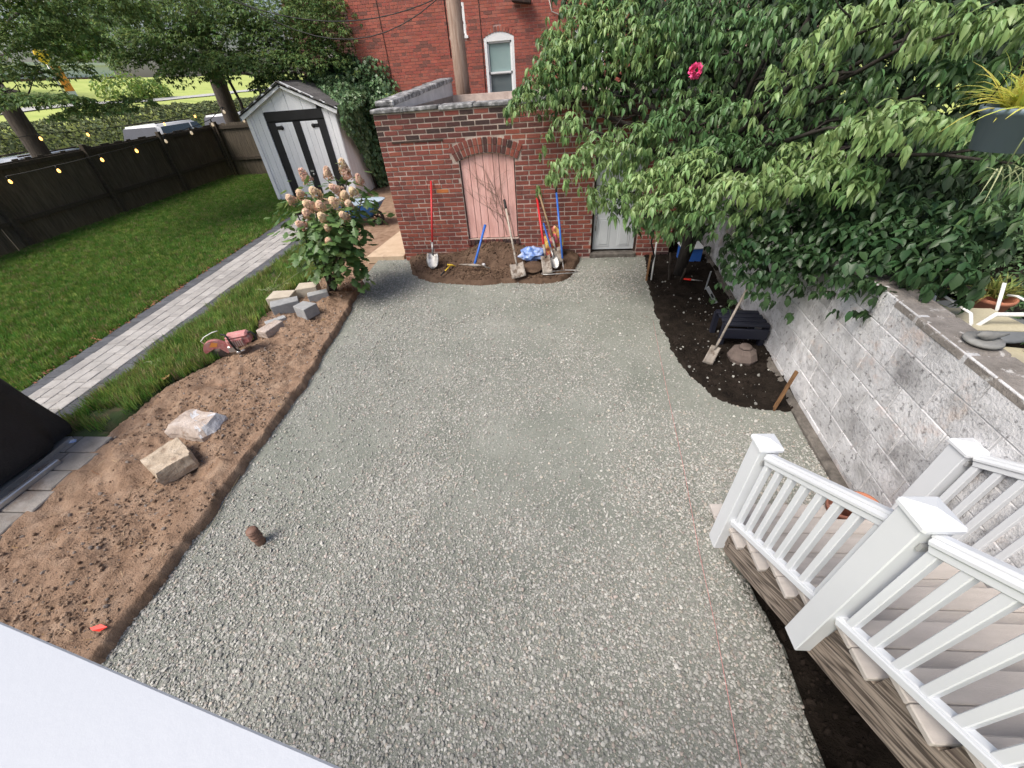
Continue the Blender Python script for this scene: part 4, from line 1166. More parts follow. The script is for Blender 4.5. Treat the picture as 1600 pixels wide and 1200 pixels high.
for s_, c in ((-1, (DXa + .15 + SXC + .08 - .085) / 2), (1, (DXb - .15 + SXC + .08 + .085) / 2)):
    wd = (DXb - DXa - .38 - .19) / 2
    c = (DXa + .19 + wd / 2) if s_ < 0 else (DXb - .19 - wd / 2)
    dl = MB().box((c, SY0 + .012, .97), (wd, .03, 1.87)).obj('door_leaf', M['shedwhite'], shed)
    for k in range(3):
        MB().box((c - wd / 2 + wd * (k + .5) / 3, SY0 - .006, .97), (wd / 3 - .007, .012, 1.86), None, .003).obj('board', M['shedwhite'], dl)
    e = c + s_ * (wd / 2)
    q = MB(); q.box((e - s_ * .06, SY0 - .02, 1.80), (.13, .015, .08), None, .006); q.lathe([(.0, .0), (.05, 0), (.05, .016), (0, .016)], (e - s_ * .14, SY0 - .013, 1.80), 12, Matrix.Rotation(R(90), 3, 'X')); q.obj('strap_hinge', M['black'], dl)
q = MB(); q.box(((DXa + DXb) / 2, SY0 + .002, .97), (.19, .056, 1.88)); q.obj('door_stile', M['black'], shed)
q = MB(); q.box(((DXa + DXb) / 2, SY0 - .034, .78), (.09, .012, .045)); q.lathe([(.0, 0), (.03, 0), (.03, .02), (0, .02)], ((DXa + DXb) / 2 + .02, SY0 - .03, .70), 10, Matrix.Rotation(R(90), 3, 'X')); q.obj('hasp', M['steel'], shed)
for s_ in (-1, 1):
    rise = SR - SE + .03; run = (SX1 - SX0) / 2 + .12
    sl = math.atan2(rise, run); Ls = math.hypot(rise, run)
    ux = Vector((s_ * math.cos(sl), 0, -math.sin(sl))); un = Vector((s_ * math.sin(sl), 0, math.cos(sl)))
    top = Vector((SXC, 0, SR + .03))
    q = MB(); q.bar(top + Vector((0, (SY0 + SY1) / 2, 0)) - un * .02, top + ux * Ls + Vector((0, (SY0 + SY1) / 2, 0)) - un * .02, SY1 - SY0 + .24, .03, (0, 0, 1)); q.obj('roof_deck', M['black'], shed)
    sm_ = chamfer_box('shingle', M['shingle'], (.2, .296, .012), .002)
    rot = Matrix((ux, Vector((0, s_, 0)), un)).transposed()
    for i in range(9):
        for j in range(10):
            d = .07 + .143 * i; yy = SY0 - .02 + .30 * j + (.15 if i % 2 else 0)
            if yy > SY1 + .1: continue
            c = top + ux * (d + .02) + un * (.012 + random.uniform(0, .004)) + Vector((0, yy, 0))
            piece('shingle', sm_, shed, Matrix.Translation(c) @ (rot @ Matrix.Rotation(.05, 3, 'Y')).to_4x4())
q = MB(); q.box((SXC, (SY0 + SY1) / 2, SR + .045), (.1, SY1 - SY0 + .22, .03)); q.obj('ridge_cap', M['shingle'], shed)

# ------------------------------------------------------------------ retaining wall
AW = math.atan(.11)
rwall = thing('retaining_wall', 'whitewashed concrete block retaining wall along the right side of the yard', 'wall', (2.03, 0, 0), R(90) - AW)
RW = MW[rwall.name]        # local x runs away from the house, local -y is into the wall
q = MB(); q.box((4.4, -.11, .55), (10.4, .208, 1.36)); q.obj('mortar_core', M['cmu_joint'], rwall, local=True)
cm = [chamfer_box('block', M['cmu'], (.403, .06, .1945), .004), chamfer_box('block', M['cmu'], (.2, .06, .1945), .004)]
for i in range(7):
    for j in range(24):
        x = -.2 + .41 * j + (.205 if i % 2 else 0); z = -.02 + .2 * i
        piece('block', cm[0], rwall, RW @ Matrix.Translation((x, -.03 + random.uniform(-.0035, .003), z)) @ Matrix.Rotation(random.uniform(-.004, .004), 4, 'Y'))
for j in range(24):
    x = -.2 + .41 * j
    q = MB(); q.box((x + .205, -.106, 1.25), (.402, .216 + random.uniform(-.006, .006), .06), Matrix.Rotation(random.uniform(-.006, .006), 3, 'Y') , .012); q.obj('cap_slab', M['wallcap'], rwall, local=True)
q = MB(); q.box((3.5, .035, -.02), (8, .09, .12), None, .02); q.obj('footing', M['footing'], rwall, local=True)

# ------------------------------------------------------------------ fence
def fence(name, label, A, B, posts, top, gr):
    A = Vector(A); B = Vector(B); d = (B - A); L_ = d.length; d.normalize(); nrm = Vector((-d.y, d.x, 0))
    if nrm.dot(Vector((0, 5, 0)) - A) < 0: nrm = -nrm        # towards the yard
    ang = math.atan2(d.y, d.x)
    f = thing(name, label, 'fence', tuple(A), ang, gr)
    bmx = [chamfer_box('fence_board', M['fence'], (.1435, .02, top), .003), chamfer_box('fence_board', M['fence'], (.1425, .02, top - .03), .003)]
    s_ = 0.07
    while s_ < L_:
        h = random.choice((0, 1)); c = A + d * s_ + Vector((0, 0, (top - .03 * h) / 2 + .05))
        if True:
            piece('fence_board', bmx[h], f, Matrix.Translation(c - nrm * (.02 + random.uniform(0, .006))) @ Matrix.Rotation(ang, 4, 'Z') @ Matrix.Rotation(random.uniform(-.002, .002), 4, 'Y'))
        s_ += .145 if abs(s_ - 7.6) > .08 else .158
    for p in posts:
        c = A + d * p + nrm * .06
        MB().box((c.x, c.y, top / 2 + .05), (.11, .11, top + .12), Matrix.Rotation(ang, 3, 'Z'), .008).obj('fence_post', M['fence_rail'], f)
    for z in (.62, 1.62):
        a = A + nrm * .02; b = B + nrm * .02
        MB().bar((a.x, a.y, z), (b.x, b.y, z), .045, .09).obj('fence_rail', M['fence_rail'], f)
fence('board_fence', 'long dark weathered board fence along the left side of the lawn', (-11.75, .6, 0), (-11.85, 16.5, 0), [2.68, 5.31, 7.94, 10.59, 13.2, 15.8], 1.68, 'boundary fences')
fence('board_fence', 'dark shaded board fence across the back, left of the white shed', (-11.8, 16.5, 0), (-7.2, 16.3, 0), [.1, 2.4, 4.5], 1.7, 'boundary fences')

# utility pole
q = MB(); q.tube([(-1.80, 11.75, -.2), (-1.80, 11.75, 3), (-1.79, 11.75, 8.5)], [.185, .165, .14], 14)
up = q.obj('utility_pole', M['pole'], None, (-1.8, 11.75, -.2)); tag(up, 'weathered wooden utility pole between the outbuilding and the brick building', 'pole')
MB().tube([(-1.99, 11.72, 2.9), (-1.985, 11.72, 8)], .014, 6).obj('ground_wire', M['wire'], up)
q = MB()
q.obj
for k, (a, b, sg, m_, lb) in enumerate((((-12.865, 12.500, 4.655), (-4.672, 12.500, 4.270), .06, 'wire_lt', 'pale overhead cable crossing the top of the left trees'),
                                        ((-7.358, 12.600, 4.356), (-2.117, 12.200, 3.980), .42, 'wire', 'dark drooping cable in front of the brick wall, upper one'),
                                        ((-7.634, 12.800, 4.677), (-1.735, 12.000, 4.172), 1.0, 'wire', 'dark drooping cable in front of the brick wall, lower one'))):
    o = MB().tube(wob(a, b, 14, 0, k, sg), .011, 5).obj('overhead_cable', M[m_], None, a)
    tag(o, lb, 'cable', 'overhead cables')

# ================================================================== STAIRS
st = thing('wooden_stairs', 'outdoor stairs with grey composite treads and white railings at the right', 'stairs', (1.65, 1.4, 0))
NK = 11
for k in range(-1, NK):
    yk = 1.5 - .2 * k; z = .25 + .135 * k
    if z < .05: continue
    for h in range(2):
        MB().box((1.635, yk + .015 - .053 - .106 * h + (0 if h == 0 else .004), z - .014), (.95, .1, .028), None, .004).obj('tread_board', M['tread'], st)
    MB().box((1.645, yk - .005, z - .08), (.82, .012, .10)).obj('riser', M['tread'], st)
for x in (1.205, 2.08):
    q = MB(); pts = [(1.56, -.05), (1.56, .09)]
    for k in range(0, NK):
        yk = 1.5 - .2 * k; z = .25 + .135 * k - .032
        pts += [(yk - .005, z), (yk - .2, z)]
    pts += [(-.7, 1.3), (1.5, -.06)]
    q.prism(pts, 'x', x - .018, x + .018); wm = MW[st.name] @ Matrix.Rotation(-math.atan(.675), 4, 'X'); link(bpy.data.objects.new('stringer', q.mesh('stringer', M['stringer'], wm)), st, wm)
q = MB()
for k in range(3): q.box((1.22 + .42 * k, .2, .2), (.09, .09, 1.4))
q.obj('support_post', M['stringer'], st)
def newel(x, y, zb, zt):
    q = MB(); q.box((x, y, (zb + zt - .045) / 2), (.098, .098, zt - .045 - zb), None, .004)
    n = q.obj('newel_post', M['white'], st)
    c = MB(); c.box((x, y, zt - .042), (.122, .122, .03), None, .008)
    h = .055
    c.add([(x - h, y - h, zt - .027), (x + h, y - h, zt - .027), (x + h, y + h, zt - .027), (x - h, y + h, zt - .027), (x, y, zt - .004)], [(0, 1, 4), (1, 2, 4), (2, 3, 4), (3, 0, 4), (3, 2, 1, 0)])
    c.obj('post_cap', M['white'], n)
SL = .66
bal = None
def rail(x, ya, yb, zt_a, first, drop=.62):
    """sloping rail from post at ya (lower) to yb (upper, smaller y)"""
    zt = lambda y: zt_a + (ya - y) * SL
    a = Vector((x, ya, zt(ya))); b = Vector((x, yb, zt(yb)))
    up = Vector((0, SL, 1)).normalized()
    q = MB(); q.bar(a - up * .012, b - up * .012, .062, .034, (0, 0, 1), .012); q.bar(a - up * .036, b - up * .036, .044, .03, (0, 0, 1), .004); q.bar(a + up * .006, b + up * .006, .04, .02, (0, 0, 1), .008)
    q.obj('handrail', M['white'], st)
    q = MB(); q.bar(a - Vector((0, 0, drop)), b - Vector((0, 0, drop)), .052, .034, (0, 0, 1), .004); q.bar(a - Vector((0, 0, drop - .012)), b - Vector((0, 0, drop - .012)), .034, .03, (0, 0, 1), .004)
    q.obj('base_rail', M['white'], st)
    bmsh = bal_mesh
    y = ya - .035
    while y > yb + .02:
        piece('baluster', bmsh, st, Matrix.Translation((x, y, zt(y) - drop / 2 - .02)))
        y -= .083
    for yy in (ya, yb):
        MB().box((x, yy + (-.006 if yy == ya else .006), zt(yy) - .05), (.05, .012, .03)).obj('rail_bracket', M['alu'], st)
bal_mesh = MB().box((0, 0, 0), (.031, .031, .585), None, .003).mesh('baluster', M['white'])
newel(1.172, 1.49, 0.0, 1.02)
newel(1.172, .752, .45, 1.50)
newel(2.15, 1.47, 0.05, 1.0)
newel(1.172, -.45, 1.15, 2.35)
newel(2.15, -.45, 1.15, 2.35)
rail(1.172, 1.44, .80, .935, True)
rail(1.172, .70, -.40, 1.42, False)
rail(2.15, 1.42, -.40, .95, False)
MB().box((1.215, .70, .55), (.03, .05, .05)).obj('post_block', M['stringer'], st)
MB().box((1.205, 1.44, .11), (.05, .06, .09)).obj('post_block', M['stringer'], st)

# porch the photo is taken from, with its white rail
dk = thing('porch_railing', 'smooth white porch railing cap in the bottom left corner', 'railing', (-.5, .02, 1.15))
A_ = Vector((-1.75, .402, 2.19)); B_ = Vector((.35, -.075, 2.19))
dv = (B_ - A_).normalized(); nv = Vector((-dv.y, dv.x, 0))
a = A_ - nv * .07; b = B_ - nv * .07
MB().bar(a, b, .146, .04, (0, 0, 1), .0015).obj('rail_cap', M['shaded_porchpaint'], dk)
MB().bar(a - Vector((0, 0, .05)), b - Vector((0, 0, .05)), .06, .06, (0, 0, 1), .006).obj('sub_rail', M['white'], dk)
for t in (0.02, .98):
    p = a.lerp(b, t); MB().box((p.x, p.y, 1.66), (.09, .09, 1.04)).obj('rail_post', M['white'], dk)
pf = thing('porch_deck', 'unseen porch deck below the white railing, kept narrow for a small shadow', 'deck', (-.5, -.33, 0))  # unseen deck shaped as a narrow strip so it casts little shadow
for k in range(2):
    MB().box((-.7 + 0, -.16 - .142 * k - .07, 1.12), (2.6, .136, .03), None, .004).obj('deck_board', M['deckwood'], pf)
q = MB()
for x in (-1.9, -.6, .5): q.box((x, -.33, .5), (.1, .1, 1.2))
q.obj('deck_post', M['stringer'], pf)

# ================================================================== PATIO BITS
q = MB(); q.tube([(-2.085, 1.43, -.05), (-2.085, 1.43, .17)], .034, 14)
for z in (.08, .115, .15): q.lathe([(.034, z - .008), (.040, z - .004), (.040, z + .004), (.034, z + .008)], (-2.085, 1.43, 0), 14, cap=False)
q.lathe([(.0, .178), (.03, .176), (.036, .168)], (-2.085, 1.43, 0), 14, cap=False)
o = q.obj('drain_pipe', M['pipe'], None, (-2.085, 1.43, 0)); tag(o, 'short brown ribbed drain pipe standing up out of the gravel', 'pipe')
q = MB(); q.tube([(1.395, 4.470, 0.020), (1.235, 3.181, 0.020), (1.113, 2.115, 0.020), (1.016, 1.413, 0.020), (0.966, 0.949, 0.020), (0.878, 0.338, 0.020)], .0012, 4)
o = q.obj('mason_line', M['pinkline'], None, (1.024, 1.424, 0.000)); tag(o, 'thin pink string stretched across the gravel towards the stairs', 'string', 'mason lines')
q = MB(); q.tube([(-2.617, 2.029, 0.025), (-2.547, 1.544, 0.025), (-2.525, 1.295, 0.020)], .0013, 4)
o = q.obj('mason_line', M['yellowline'], None, (-2.571, 1.559, 0.000)); tag(o, 'short pale yellow string lying along the left edge of the gravel', 'string', 'mason lines')
q = MB(); p = Vector((-2.714, 0.804, 0.110)); q.add([p + Vector(v) for v in ((-.035, -.012, .0), (.0, .02, .012), (.045, .01, .0), (.03, -.02, .012), (-.06, .0, .004))], [(0, 3, 2, 1), (0, 1, 4)])
o = q.obj('marker_flag', M['redflag'], None, p); tag(o, 'torn bright red plastic flag on the brown soil', 'flag')

def block(name, label, cat, pts_xy, z0, h, m, group=None, top=None, seed=0, chip=None, shr=.9, scale=.86):
    """irregular hewn block from a footprint; top is shifted and shrunk"""
    r = random.Random(seed); n = len(pts_xy); cx = sum(p[0] for p in pts_xy) / n; cy = sum(p[1] for p in pts_xy) / n
    bm = bmesh.new(); lv = []
    lay = [(0, 1.0), (.5, 1.03), (1, shr)]
    for t, s_ in lay:
        ring = []
        for i in range(n):
            a = Vector((*pts_xy[i], 0)); b = Vector((*pts_xy[(i + 1) % n], 0))
            for u in (0, .5):
                p = a.lerp(b, u); p = Vector((cx + (p.x - cx) * s_, cy + (p.y - cy) * s_, 0))
                j = .012 if u else .006
                ring.append(bm.verts.new((p.x + r.uniform(-j, j), p.y + r.uniform(-j, j), z0 + t * h + r.uniform(-.006, .006) * (t > 0))))
        lv.append(ring)
    k = 2 * n
    for a, b in zip(lv[:-1], lv[1:]):
        for i in range(k): bm.faces.new((a[i], a[(i + 1) % k], b[(i + 1) % k], b[i]))
    c = bm.verts.new((cx, cy, z0 + h * 1.03))
    for i in range(k): bm.faces.new((lv[-1][i], lv[-1][(i + 1) % k], c))
    bm.faces.new(lv[0][::-1])
    bmesh.ops.recalc_face_normals(bm, faces=bm.faces)
    bmesh.ops.triangulate(bm, faces=[f for f in bm.faces if len(f.verts) > 4])
    bmesh.ops.subdivide_edges(bm, edges=bm.edges[:], cuts=2, use_grid_fill=True)
    from mathutils import noise as _n
    for v in bm.verts:
        p = v.co * 11 + Vector((seed * 3.1, 0, 0)); d_ = Vector((_n.noise(p), _n.noise(p + Vector((9, 4, 2))), _n.noise(p + Vector((3, 7, 5)))))
        p2 = v.co * 34; v.co += d_ * .011 + Vector((_n.noise(p2), _n.noise(p2 + Vector((5, 5, 5))), _n.noise(p2 + Vector((2, 8, 1))))) * .005
    for v in bm.verts: v.co = Vector(((v.co.x - cx) * scale, (v.co.y - cy) * scale, (v.co.z - z0) * scale))
    me = bpy.data.meshes.new(name); bm.to_mesh(me); bm.free(); me.materials.append(m)
    if chip is not None:
        me.materials.append(M['chipped'])
        for p in me.polygons:
            if p.normal.dot(Vector(chip).normalized()) > .62: p.material_index = 1
    o = link(bpy.data.objects.new(name, me), None, Matrix.Translation((cx, cy, z0)))
    return tag(o, label, cat, group)
block('stone_block', 'rough tan limestone block, the nearer of two on the brown soil', 'stone', [(-3.47, 2.02), (-3.16, 1.84), (-2.98, 2.08), (-3.02, 2.14), (-3.30, 2.34), (-3.38, 2.30)], .06, .17, M['limestone'], 'rough limestone blocks', seed=2, shr=.95)
block('stone_block', 'rough pinkish limestone block with fresh grey broken end, the farther of two', 'stone', [(-3.60, 2.42), (-3.12, 2.33), (-3.02, 2.42), (-3.05, 2.66), (-3.46, 2.74), (-3.56, 2.62)], .06, .18, M['limestone2'], 'rough limestone blocks', seed=5, chip=(.8, .1, .5), shr=.8)
def cast(cx, cy, rz, L_, W_, H_, m, label, z=.09, tilt=0):
    q = MB(); q.prism([(-L_ / 2, -W_ / 2), (L_ / 2, -W_ / 2 * .8), (L_ / 2, W_ / 2 * .8), (-L_ / 2, W_ / 2)], 'z', 0, H_)
    Mx = Matrix.Translation((cx, cy, z)) @ Matrix.Rotation(rz, 4, 'Z') @ Matrix.Rotation(tilt, 4, 'X')
    me = q.mesh('wall_stone', m)
    bm = bmesh.new(); bm.from_mesh(me); bmesh.ops.bevel(bm, geom=bm.edges[:], offset=.006, segments=1, affect='EDGES'); bm.to_mesh(me); bm.free()
    o = link(bpy.data.objects.new('wall_stone', me), None, Mx)
    tag(o, label, 'stone', 'cast wall stones by the hydrangea')
cast(-3.79, 5.12, .1, .34, .27, .17, M['cast_tan'], 'tan topped cast wall stone standing upright behind the grey one')
cast(-3.60, 4.86, .5, .36, .17, .19, M['cast'], 'long grey cast wall stone leaning in front of the tan topped one', tilt=.12)
cast(-3.27, 4.76, 2.7, .25, .22, .16, M['cast'], 'small grey rounded wedge stone nearest the gravel')
cast(-3.54, 5.42, .2, .30, .24, .16, M['cast_tan'], 'tan cast stone half under the hydrangea')
cast(-3.30, 5.22, .5, .28, .15, .13, M['cast'], 'pale grey cast stone at the foot of the hydrangea')
cast(-3.55, 4.32, 1.25, .30, .17, .10, M['limestone2'], 'pale pinkish stone lying flat nearest the red saw')
cast(-3.64, 4.58, .8, .26, .12, .05, M['cast'], 'thin pale slab lying behind the pinkish stone')

# red cut-off saw
sw = thing('cut_off_saw', 'dusty red power cut-off saw lying at the edge of the grass', 'saw', (-3.8, 3.85, .09))
ax = Vector((.93, .36, 0)).normalized(); sn = Vector((ax.y, -ax.x, 0))     # length axis; side normal towards the camera
UP = Vector((0, 0, 1)); cb = Vector((-3.94, 3.76, .215))
MS = Matrix((ax, UP, sn)).transposed()
q = MB(); q.lathe([(0, -.004), (.135, -.004), (.135, .004), (0, .004)], cb, 28, MS); bl = q.obj('cutting_disc', M['disc'], sw)
q = MB(); q.lathe([(0, .004), (.042, .004), (.042, .012), (.02, .02), (0, .02)], cb, 16, MS); q.obj('flange', M['alu'], bl)
def P3(u, v, w_): return cb + ax * u + UP * v + sn * w_
q = MB()
outl = [(-.155, -.03)] + [(-.158 * math.cos(R(t)), .158 * math.sin(R(t))) for t in range(0, 130, 12)] + [(.17, .06), (.19, -.04), (.12, -.085), (.05, .02), (-.02, .03)]
n = len(outl)
q.add([P3(u, v, .035) for u, v in outl] + [P3(u, v, -.03) for u, v in outl], [tuple(range(n)), tuple(range(2 * n - 1, n - 1, -1))] + [(i, i + n, (i + 1) % n + n, (i + 1) % n) for i in range(n)])
gd = q.obj('blade_guard', M['sawred'], sw)
q = MB(); q.add([P3(u, v, .0365) for u, v in ((-.06, .07), (.0, .135), (.07, .11), (.03, .05))], [(0, 1, 2, 3)]); q.obj('sticker', M['orange'], gd)
q = MB(); q.tube([P3(-.11, .12, 0), P3(-.13, .17, 0), P3(-.06, .225, .0), P3(.06, .265, -.01), P3(.13, .27, -.02)], .007, 6); q.obj('water_hose', M['whitemetal'], sw)
q = MB(); q.box(P3(.30, .07, -.02), (.26, .17, .19), MS, .035); q.box(P3(.43, .08, -.02), (.14, .13, .15), MS, .03); q.obj('engine_housing', M['sawred'], sw)
q = MB(); q.box(P3(.33, .155, -.02), (.30, .06, .17), MS, .028); q.obj('engine_cover', M['sawpink'], sw)
q = MB()
for k in range(5): q.box(P3(.27 + .028 * k, .06, .078), (.012, .09, .012), MS)
q.obj('cooling_fins', M['alu'], sw)
q = MB(); q.tube([P3(.16, .22, .02), P3(.22, .235, .075), P3(.25, .19, .10), P3(.255, .08, .105), P3(.27, -.02, .10), P3(.29, -.075, .06)], .014, 7); q.obj('wrap_handle', M['rubber'], sw)
q = MB(); q.tube([P3(.44, .15, -.02), P3(.52, .16, -.02), P3(.56, .10, -.02), P3(.55, .03, -.02), P3(.47, .0, -.02)], .016, 7); q.obj('loop_handle', M['rubber'], sw)
q = MB(); q.box(P3(.22, -.02, .04), (.13, .11, .06), MS, .015); q.lathe([(0, 0), (.03, 0), (.03, .03), (0, .03)], P3(.27, -.085, .05), 12, MS); q.tube([P3(.27, -.085, .06), P3(.36, -.06, .07)], .014, 8); q.obj('bracket_arm', M['alu'], sw)

for ob_ in [sw]:
    ob_.scale = (.82, .82, .82)

# ================================================================== TOOLS
def blade(p, d, nrm, w_, L_, kind, m, parent):
    d = Vector(d).normalized(); nrm = Vector(nrm); nrm = (nrm - d * nrm.dot(d)).normalized(); s_ = d.cross(nrm)
    q = MB(); nu, nv = 7, 7; vs = []
    for th in (0, -.004):
        for i in range(nv):
            t = i / (nv - 1)
            if kind == 'round': ww = w_ * (.86 + .14 * min(1, t * 4)) * (1 if t < .5 else math.sqrt(max(0.02, 1 - ((t - .5) / .5) ** 2)))
            else: ww = w_ * (.96 + .06 * t)
            for j in range(nu):
                u = (j / (nu - 1) - .5) * 2
                dish = .035 * w_ / .22 * (u * u) * (1 - .6 * t)
                vs.append(Vector(p) + d * L_ * t + s_ * u * ww / 2 + nrm * (dish + th + .018 * (1 - t) ** 2 * -1))
    fs = []
    for k in range(2):
        o_ = k * nu * nv
        for i in range(nv - 1):
            for j in range(nu - 1):
                a = o_ + i * nu + j; f = (a, a + 1, a + nu + 1, a + nu); fs.append(f if k == 0 else f[::-1])
    N_ = nu * nv
    bd_ = [i for i in range(nu)] + [r_ * nu + nu - 1 for r_ in range(1, nv)] + [(nv - 1) * nu + j for j in range(nu - 2, -1, -1)] + [r_ * nu for r_ in range(nv - 2, 0, -1)]
    for a, b in zip(bd_, bd_[1:] + bd_[:1]): fs.append((a, a + N_, b + N_, b))
    q.add(vs, fs, True)
    return q.obj('blade', m, parent)
def shovel(label, foot, top, hm, kind, w_=.2, L_=.27, grip=None, gripm=None, bm_='muddy', rad=.016, name='shovel', cat='shovel', socket=.16, nrm=(0, -1, .3)):
    foot = Vector(foot); top = Vector(top); d = (foot - top).normalized()
    t = thing(name, label, cat, tuple(foot))
    nk = foot - d * L_
    hs = nk - d * socket
    MB().tube([top, top.lerp(hs, .5), hs], [rad * .95, rad, rad * 1.02], 10).obj('handle', hm, t)
    MB().tube([hs - d * .01, hs + d * socket * .6, nk + d * .03], [rad * 1.15, rad * 1.1, rad * .7], 10).obj('socket', M[bm_], t)
    blade(nk, d, nrm, w_, L_, kind, M[bm_], t)
    if grip: MB().tube([top - d * .003, top + d * grip], rad * 1.25, 10).obj('grip', gripm or M['rubber'], t)
    return t
def yw(x, y_off=0): return 6.88 - .0594 * (x + 2.43) - .02 - y_off   # face of the brick front
shovel('round point shovel with long red handle, alone at the left of the brick front', (-1.78, 6.17, .12), (-1.72, yw(-1.72), 1.30), M['red'], 'round', .20, .25, bm_='steel')
shovel('square spade with pale wooden handle and black grip in front of the pink door', (-.34, 5.72, .11), (-.57, yw(-.57) - .02, .98), M['palewood'], 'square', .22, .24, .16, bm_='muddy', socket=.22)
shovel('muddy shovel with red handle in the cluster at the right', (.10, 5.80, .12), (-.05, yw(-.05), 1.00), M['red'], 'square', .15, .30, bm_='muddy', rad=.019)
shovel('shovel with brown wooden handle behind the red one', (.30, 6.16, .12), (-.03, yw(-.03), 1.12), M['tanwood'], 'round', .17, .26, bm_='muddy', rad=.017)
shovel('small shovel with short light blue handle between red and brown handles', (.24, 5.98, .12), (.05, yw(.05) - .08, .62), M['blue'], 'round', .14, .22, bm_='steel', rad=.015)
rk = thing('loop_cultivator', 'blue long handled loop hoe with black grip, rightmost tool', 'hoe', (.30, 5.78, .13))
top = Vector((.235, yw(.23), 1.27)); ft = Vector((.33, 6.0, .27)); dv = (ft - top).normalized()
MB().tube([top + dv * .22, ft], .0155, 10).obj('handle', M['blue'], rk)
MB().tube([top, top + dv * .23], .018, 10).obj('grip', M['rubber'], rk)
MB().tube([ft - dv * .02, ft + dv * .12, (.345, 5.84, .145), (.16, 5.84, .135), (.02, 5.82, .135), (.0, 5.76, .135), (.05, 5.73, .135), (.50, 5.76, .135), (.56, 5.80, .135), (.52, 5.85, .135), (.36, 5.85, .145)], .0075, 7).obj('loop_blade', M['steel'], rk)
pk = thing('pick_mattock', 'mattock with blue handle leaning on the soil mound below the pink door', 'mattock', (-1.05, 6.05, .2))
hd = Vector((-1.07, 6.06, .185)); tp = Vector((-.885, 6.50, .68))
MB().tube([hd, hd.lerp(tp, .6), tp], [.02, .017, .022], 10).obj('handle', M['blue'], pk)
q = MB(); q.tube([hd + Vector((-.25, .09, .0)), hd + Vector((-.12, .03, .015)), hd + Vector((0, -.02, .02)), hd + Vector((.12, -.03, .01)), hd + Vector((.26, -.05, -.03))], [.007, .016, .026, .017, .010], 6); q.obj('head', M['muddy'], pk)
hm = thing('hammer', 'small hammer with yellow handle lying on the soil bed', 'hammer', (-1.52, 6.0, .14))
a = Vector((-1.589, 5.889, 0.125)); b = Vector((-1.486, 6.206, 0.150))
MB().tube([a, a.lerp(b, .4)], .012, 8).obj('grip', M['rubber'], hm); MB().tube([a.lerp(b, .4), b], .011, 8).obj('handle', M['yellow'], hm)
q = MB(); q.tube([b + Vector((-.05, -.01, .02)), b + Vector((.02, .0, .01)), b + Vector((.08, .01, -.02))], [.012, .013, .006], 6); q.obj('head', M['yellow'], hm)
def crumple(name, label, cat, c, r, m, seed, sub=3, amp=.45):
    bm = bmesh.new(); bmesh.ops.create_icosphere(bm, subdivisions=sub, radius=1); rr_ = random.Random(seed)
    off = Vector((rr_.uniform(0, 50),) * 3)
    from mathutils import noise as _n
    for v in bm.verts:
        k = _n.noise(v.co * 2.1 + off) * amp + _n.noise(v.co * 5.3 + off) * amp * .6
        v.co = v.co * (1 + k); v.co = Vector((v.co.x * r[0], v.co.y * r[1], max(v.co.z, -.6) * r[2]))
    me = bpy.data.meshes.new(name); bm.to_mesh(me); bm.free(); me.materials.append(m)
    o = link(bpy.data.objects.new(name, me), None, Matrix.Translation(c)); return tag(o, label, cat)
crumple('plastic_bag', 'crumpled blue and white plastic bag on the soil by the tools', 'bag', (-.14, 6.30, .23), (.19, .12, .12), M['bag'], 4)
crumple('seed_bag', 'colourful printed bag slumped against the bricks behind the tool handles', 'bag', (.20, 6.50, .30), (.15, .09, .26), M['bag2'], 8)
q = MB(); q.lathe([(0, 0), (.135, 0), (.15, .015), (.145, .03), (0, .032)], (-.12, 5.98, .145), 22, Matrix.Rotation(.25, 3, 'X')); o = q.obj('mud_disc', M['toolsoil'], None, (-.12, 5.98, .14)); tag(o, 'round mud caked lid lying beside the square spade', 'lid')
q = MB(); q.lathe([(0, 0), (.03, .01), (.035, .025), (.02, .045), (0, .05)], (-0.932, 6.171, 0.130), 8); o = q.obj('pale_pebble', M['chipped'], None, (-0.932, 6.171, 0.130)); tag(o, 'white pebble beside the mattock head', 'pebble')

# wheelbarrow
wb = thing('wheelbarrow', 'blue wheelbarrow with black wheel beside the shed', 'wheelbarrow', (-4.1, 9.3, 0))
fx = Vector((.97, -.2, 0)).normalized(); fs_ = Vector((-fx.y, fx.x, 0)); wc = Vector((-4.18, 9.3, 0))
def W3(u, v, z): return wc + fx * u + fs_ * v + UP * z
def tray(off, m, name, par):
    rim = []; bot = []; n = 28; q = MB()
    for k in range(n):
        a = 2 * math.pi * k / n; c, s_ = math.cos(a), math.sin(a)
        e = lambda t: math.copysign(abs(t) ** .7, t)
        rim.append(W3(.10 + .62 * e(c) - off * c, .34 * e(s_) - off * s_, .50 + .03 * c + (0 if off == 0 else -.005)))
        bot.append(W3(.02 + .34 * e(c) - off * c, .20 * e(s_) - off * s_, .20 + off * .6 - .02 * c))
    mid = [r_.lerp(b_, .5) + UP * -.02 for r_, b_ in zip(rim, bot)]
    vs = rim + mid + bot
    fs = []
    for L_ in range(2):
        for k in range(n): fs.append((L_ * n + k, L_ * n + (k + 1) % n, (L_ + 1) * n + (k + 1) % n, (L_ + 1) * n + k))
    fs.append(tuple(2 * n + k for k in range(n)))
    q.add(vs, fs, True)
    o = q.obj(name, m, par)
    return o, rim
tr, rim = tray(0, M['bluebarrow'], 'tray', wb)
tray(.012, M['barrow_in'], 'tray_lining', tr)
MB().tube(rim + rim[:1], .012, 6, cap=False).obj('tray_rim', M['barrow_in'], tr)
wh = Vector(W3(.50, 0, .165)); MWh = Matrix((fx, UP, -fs_)).transposed()
q = MB(); q.lathe([(.12, -.03), (.15, -.04), (.165, 0), (.15, .04), (.12, .03)], wh, 24, MWh, cap=False); wl = q.obj('wheel', M['rubber'], wb)
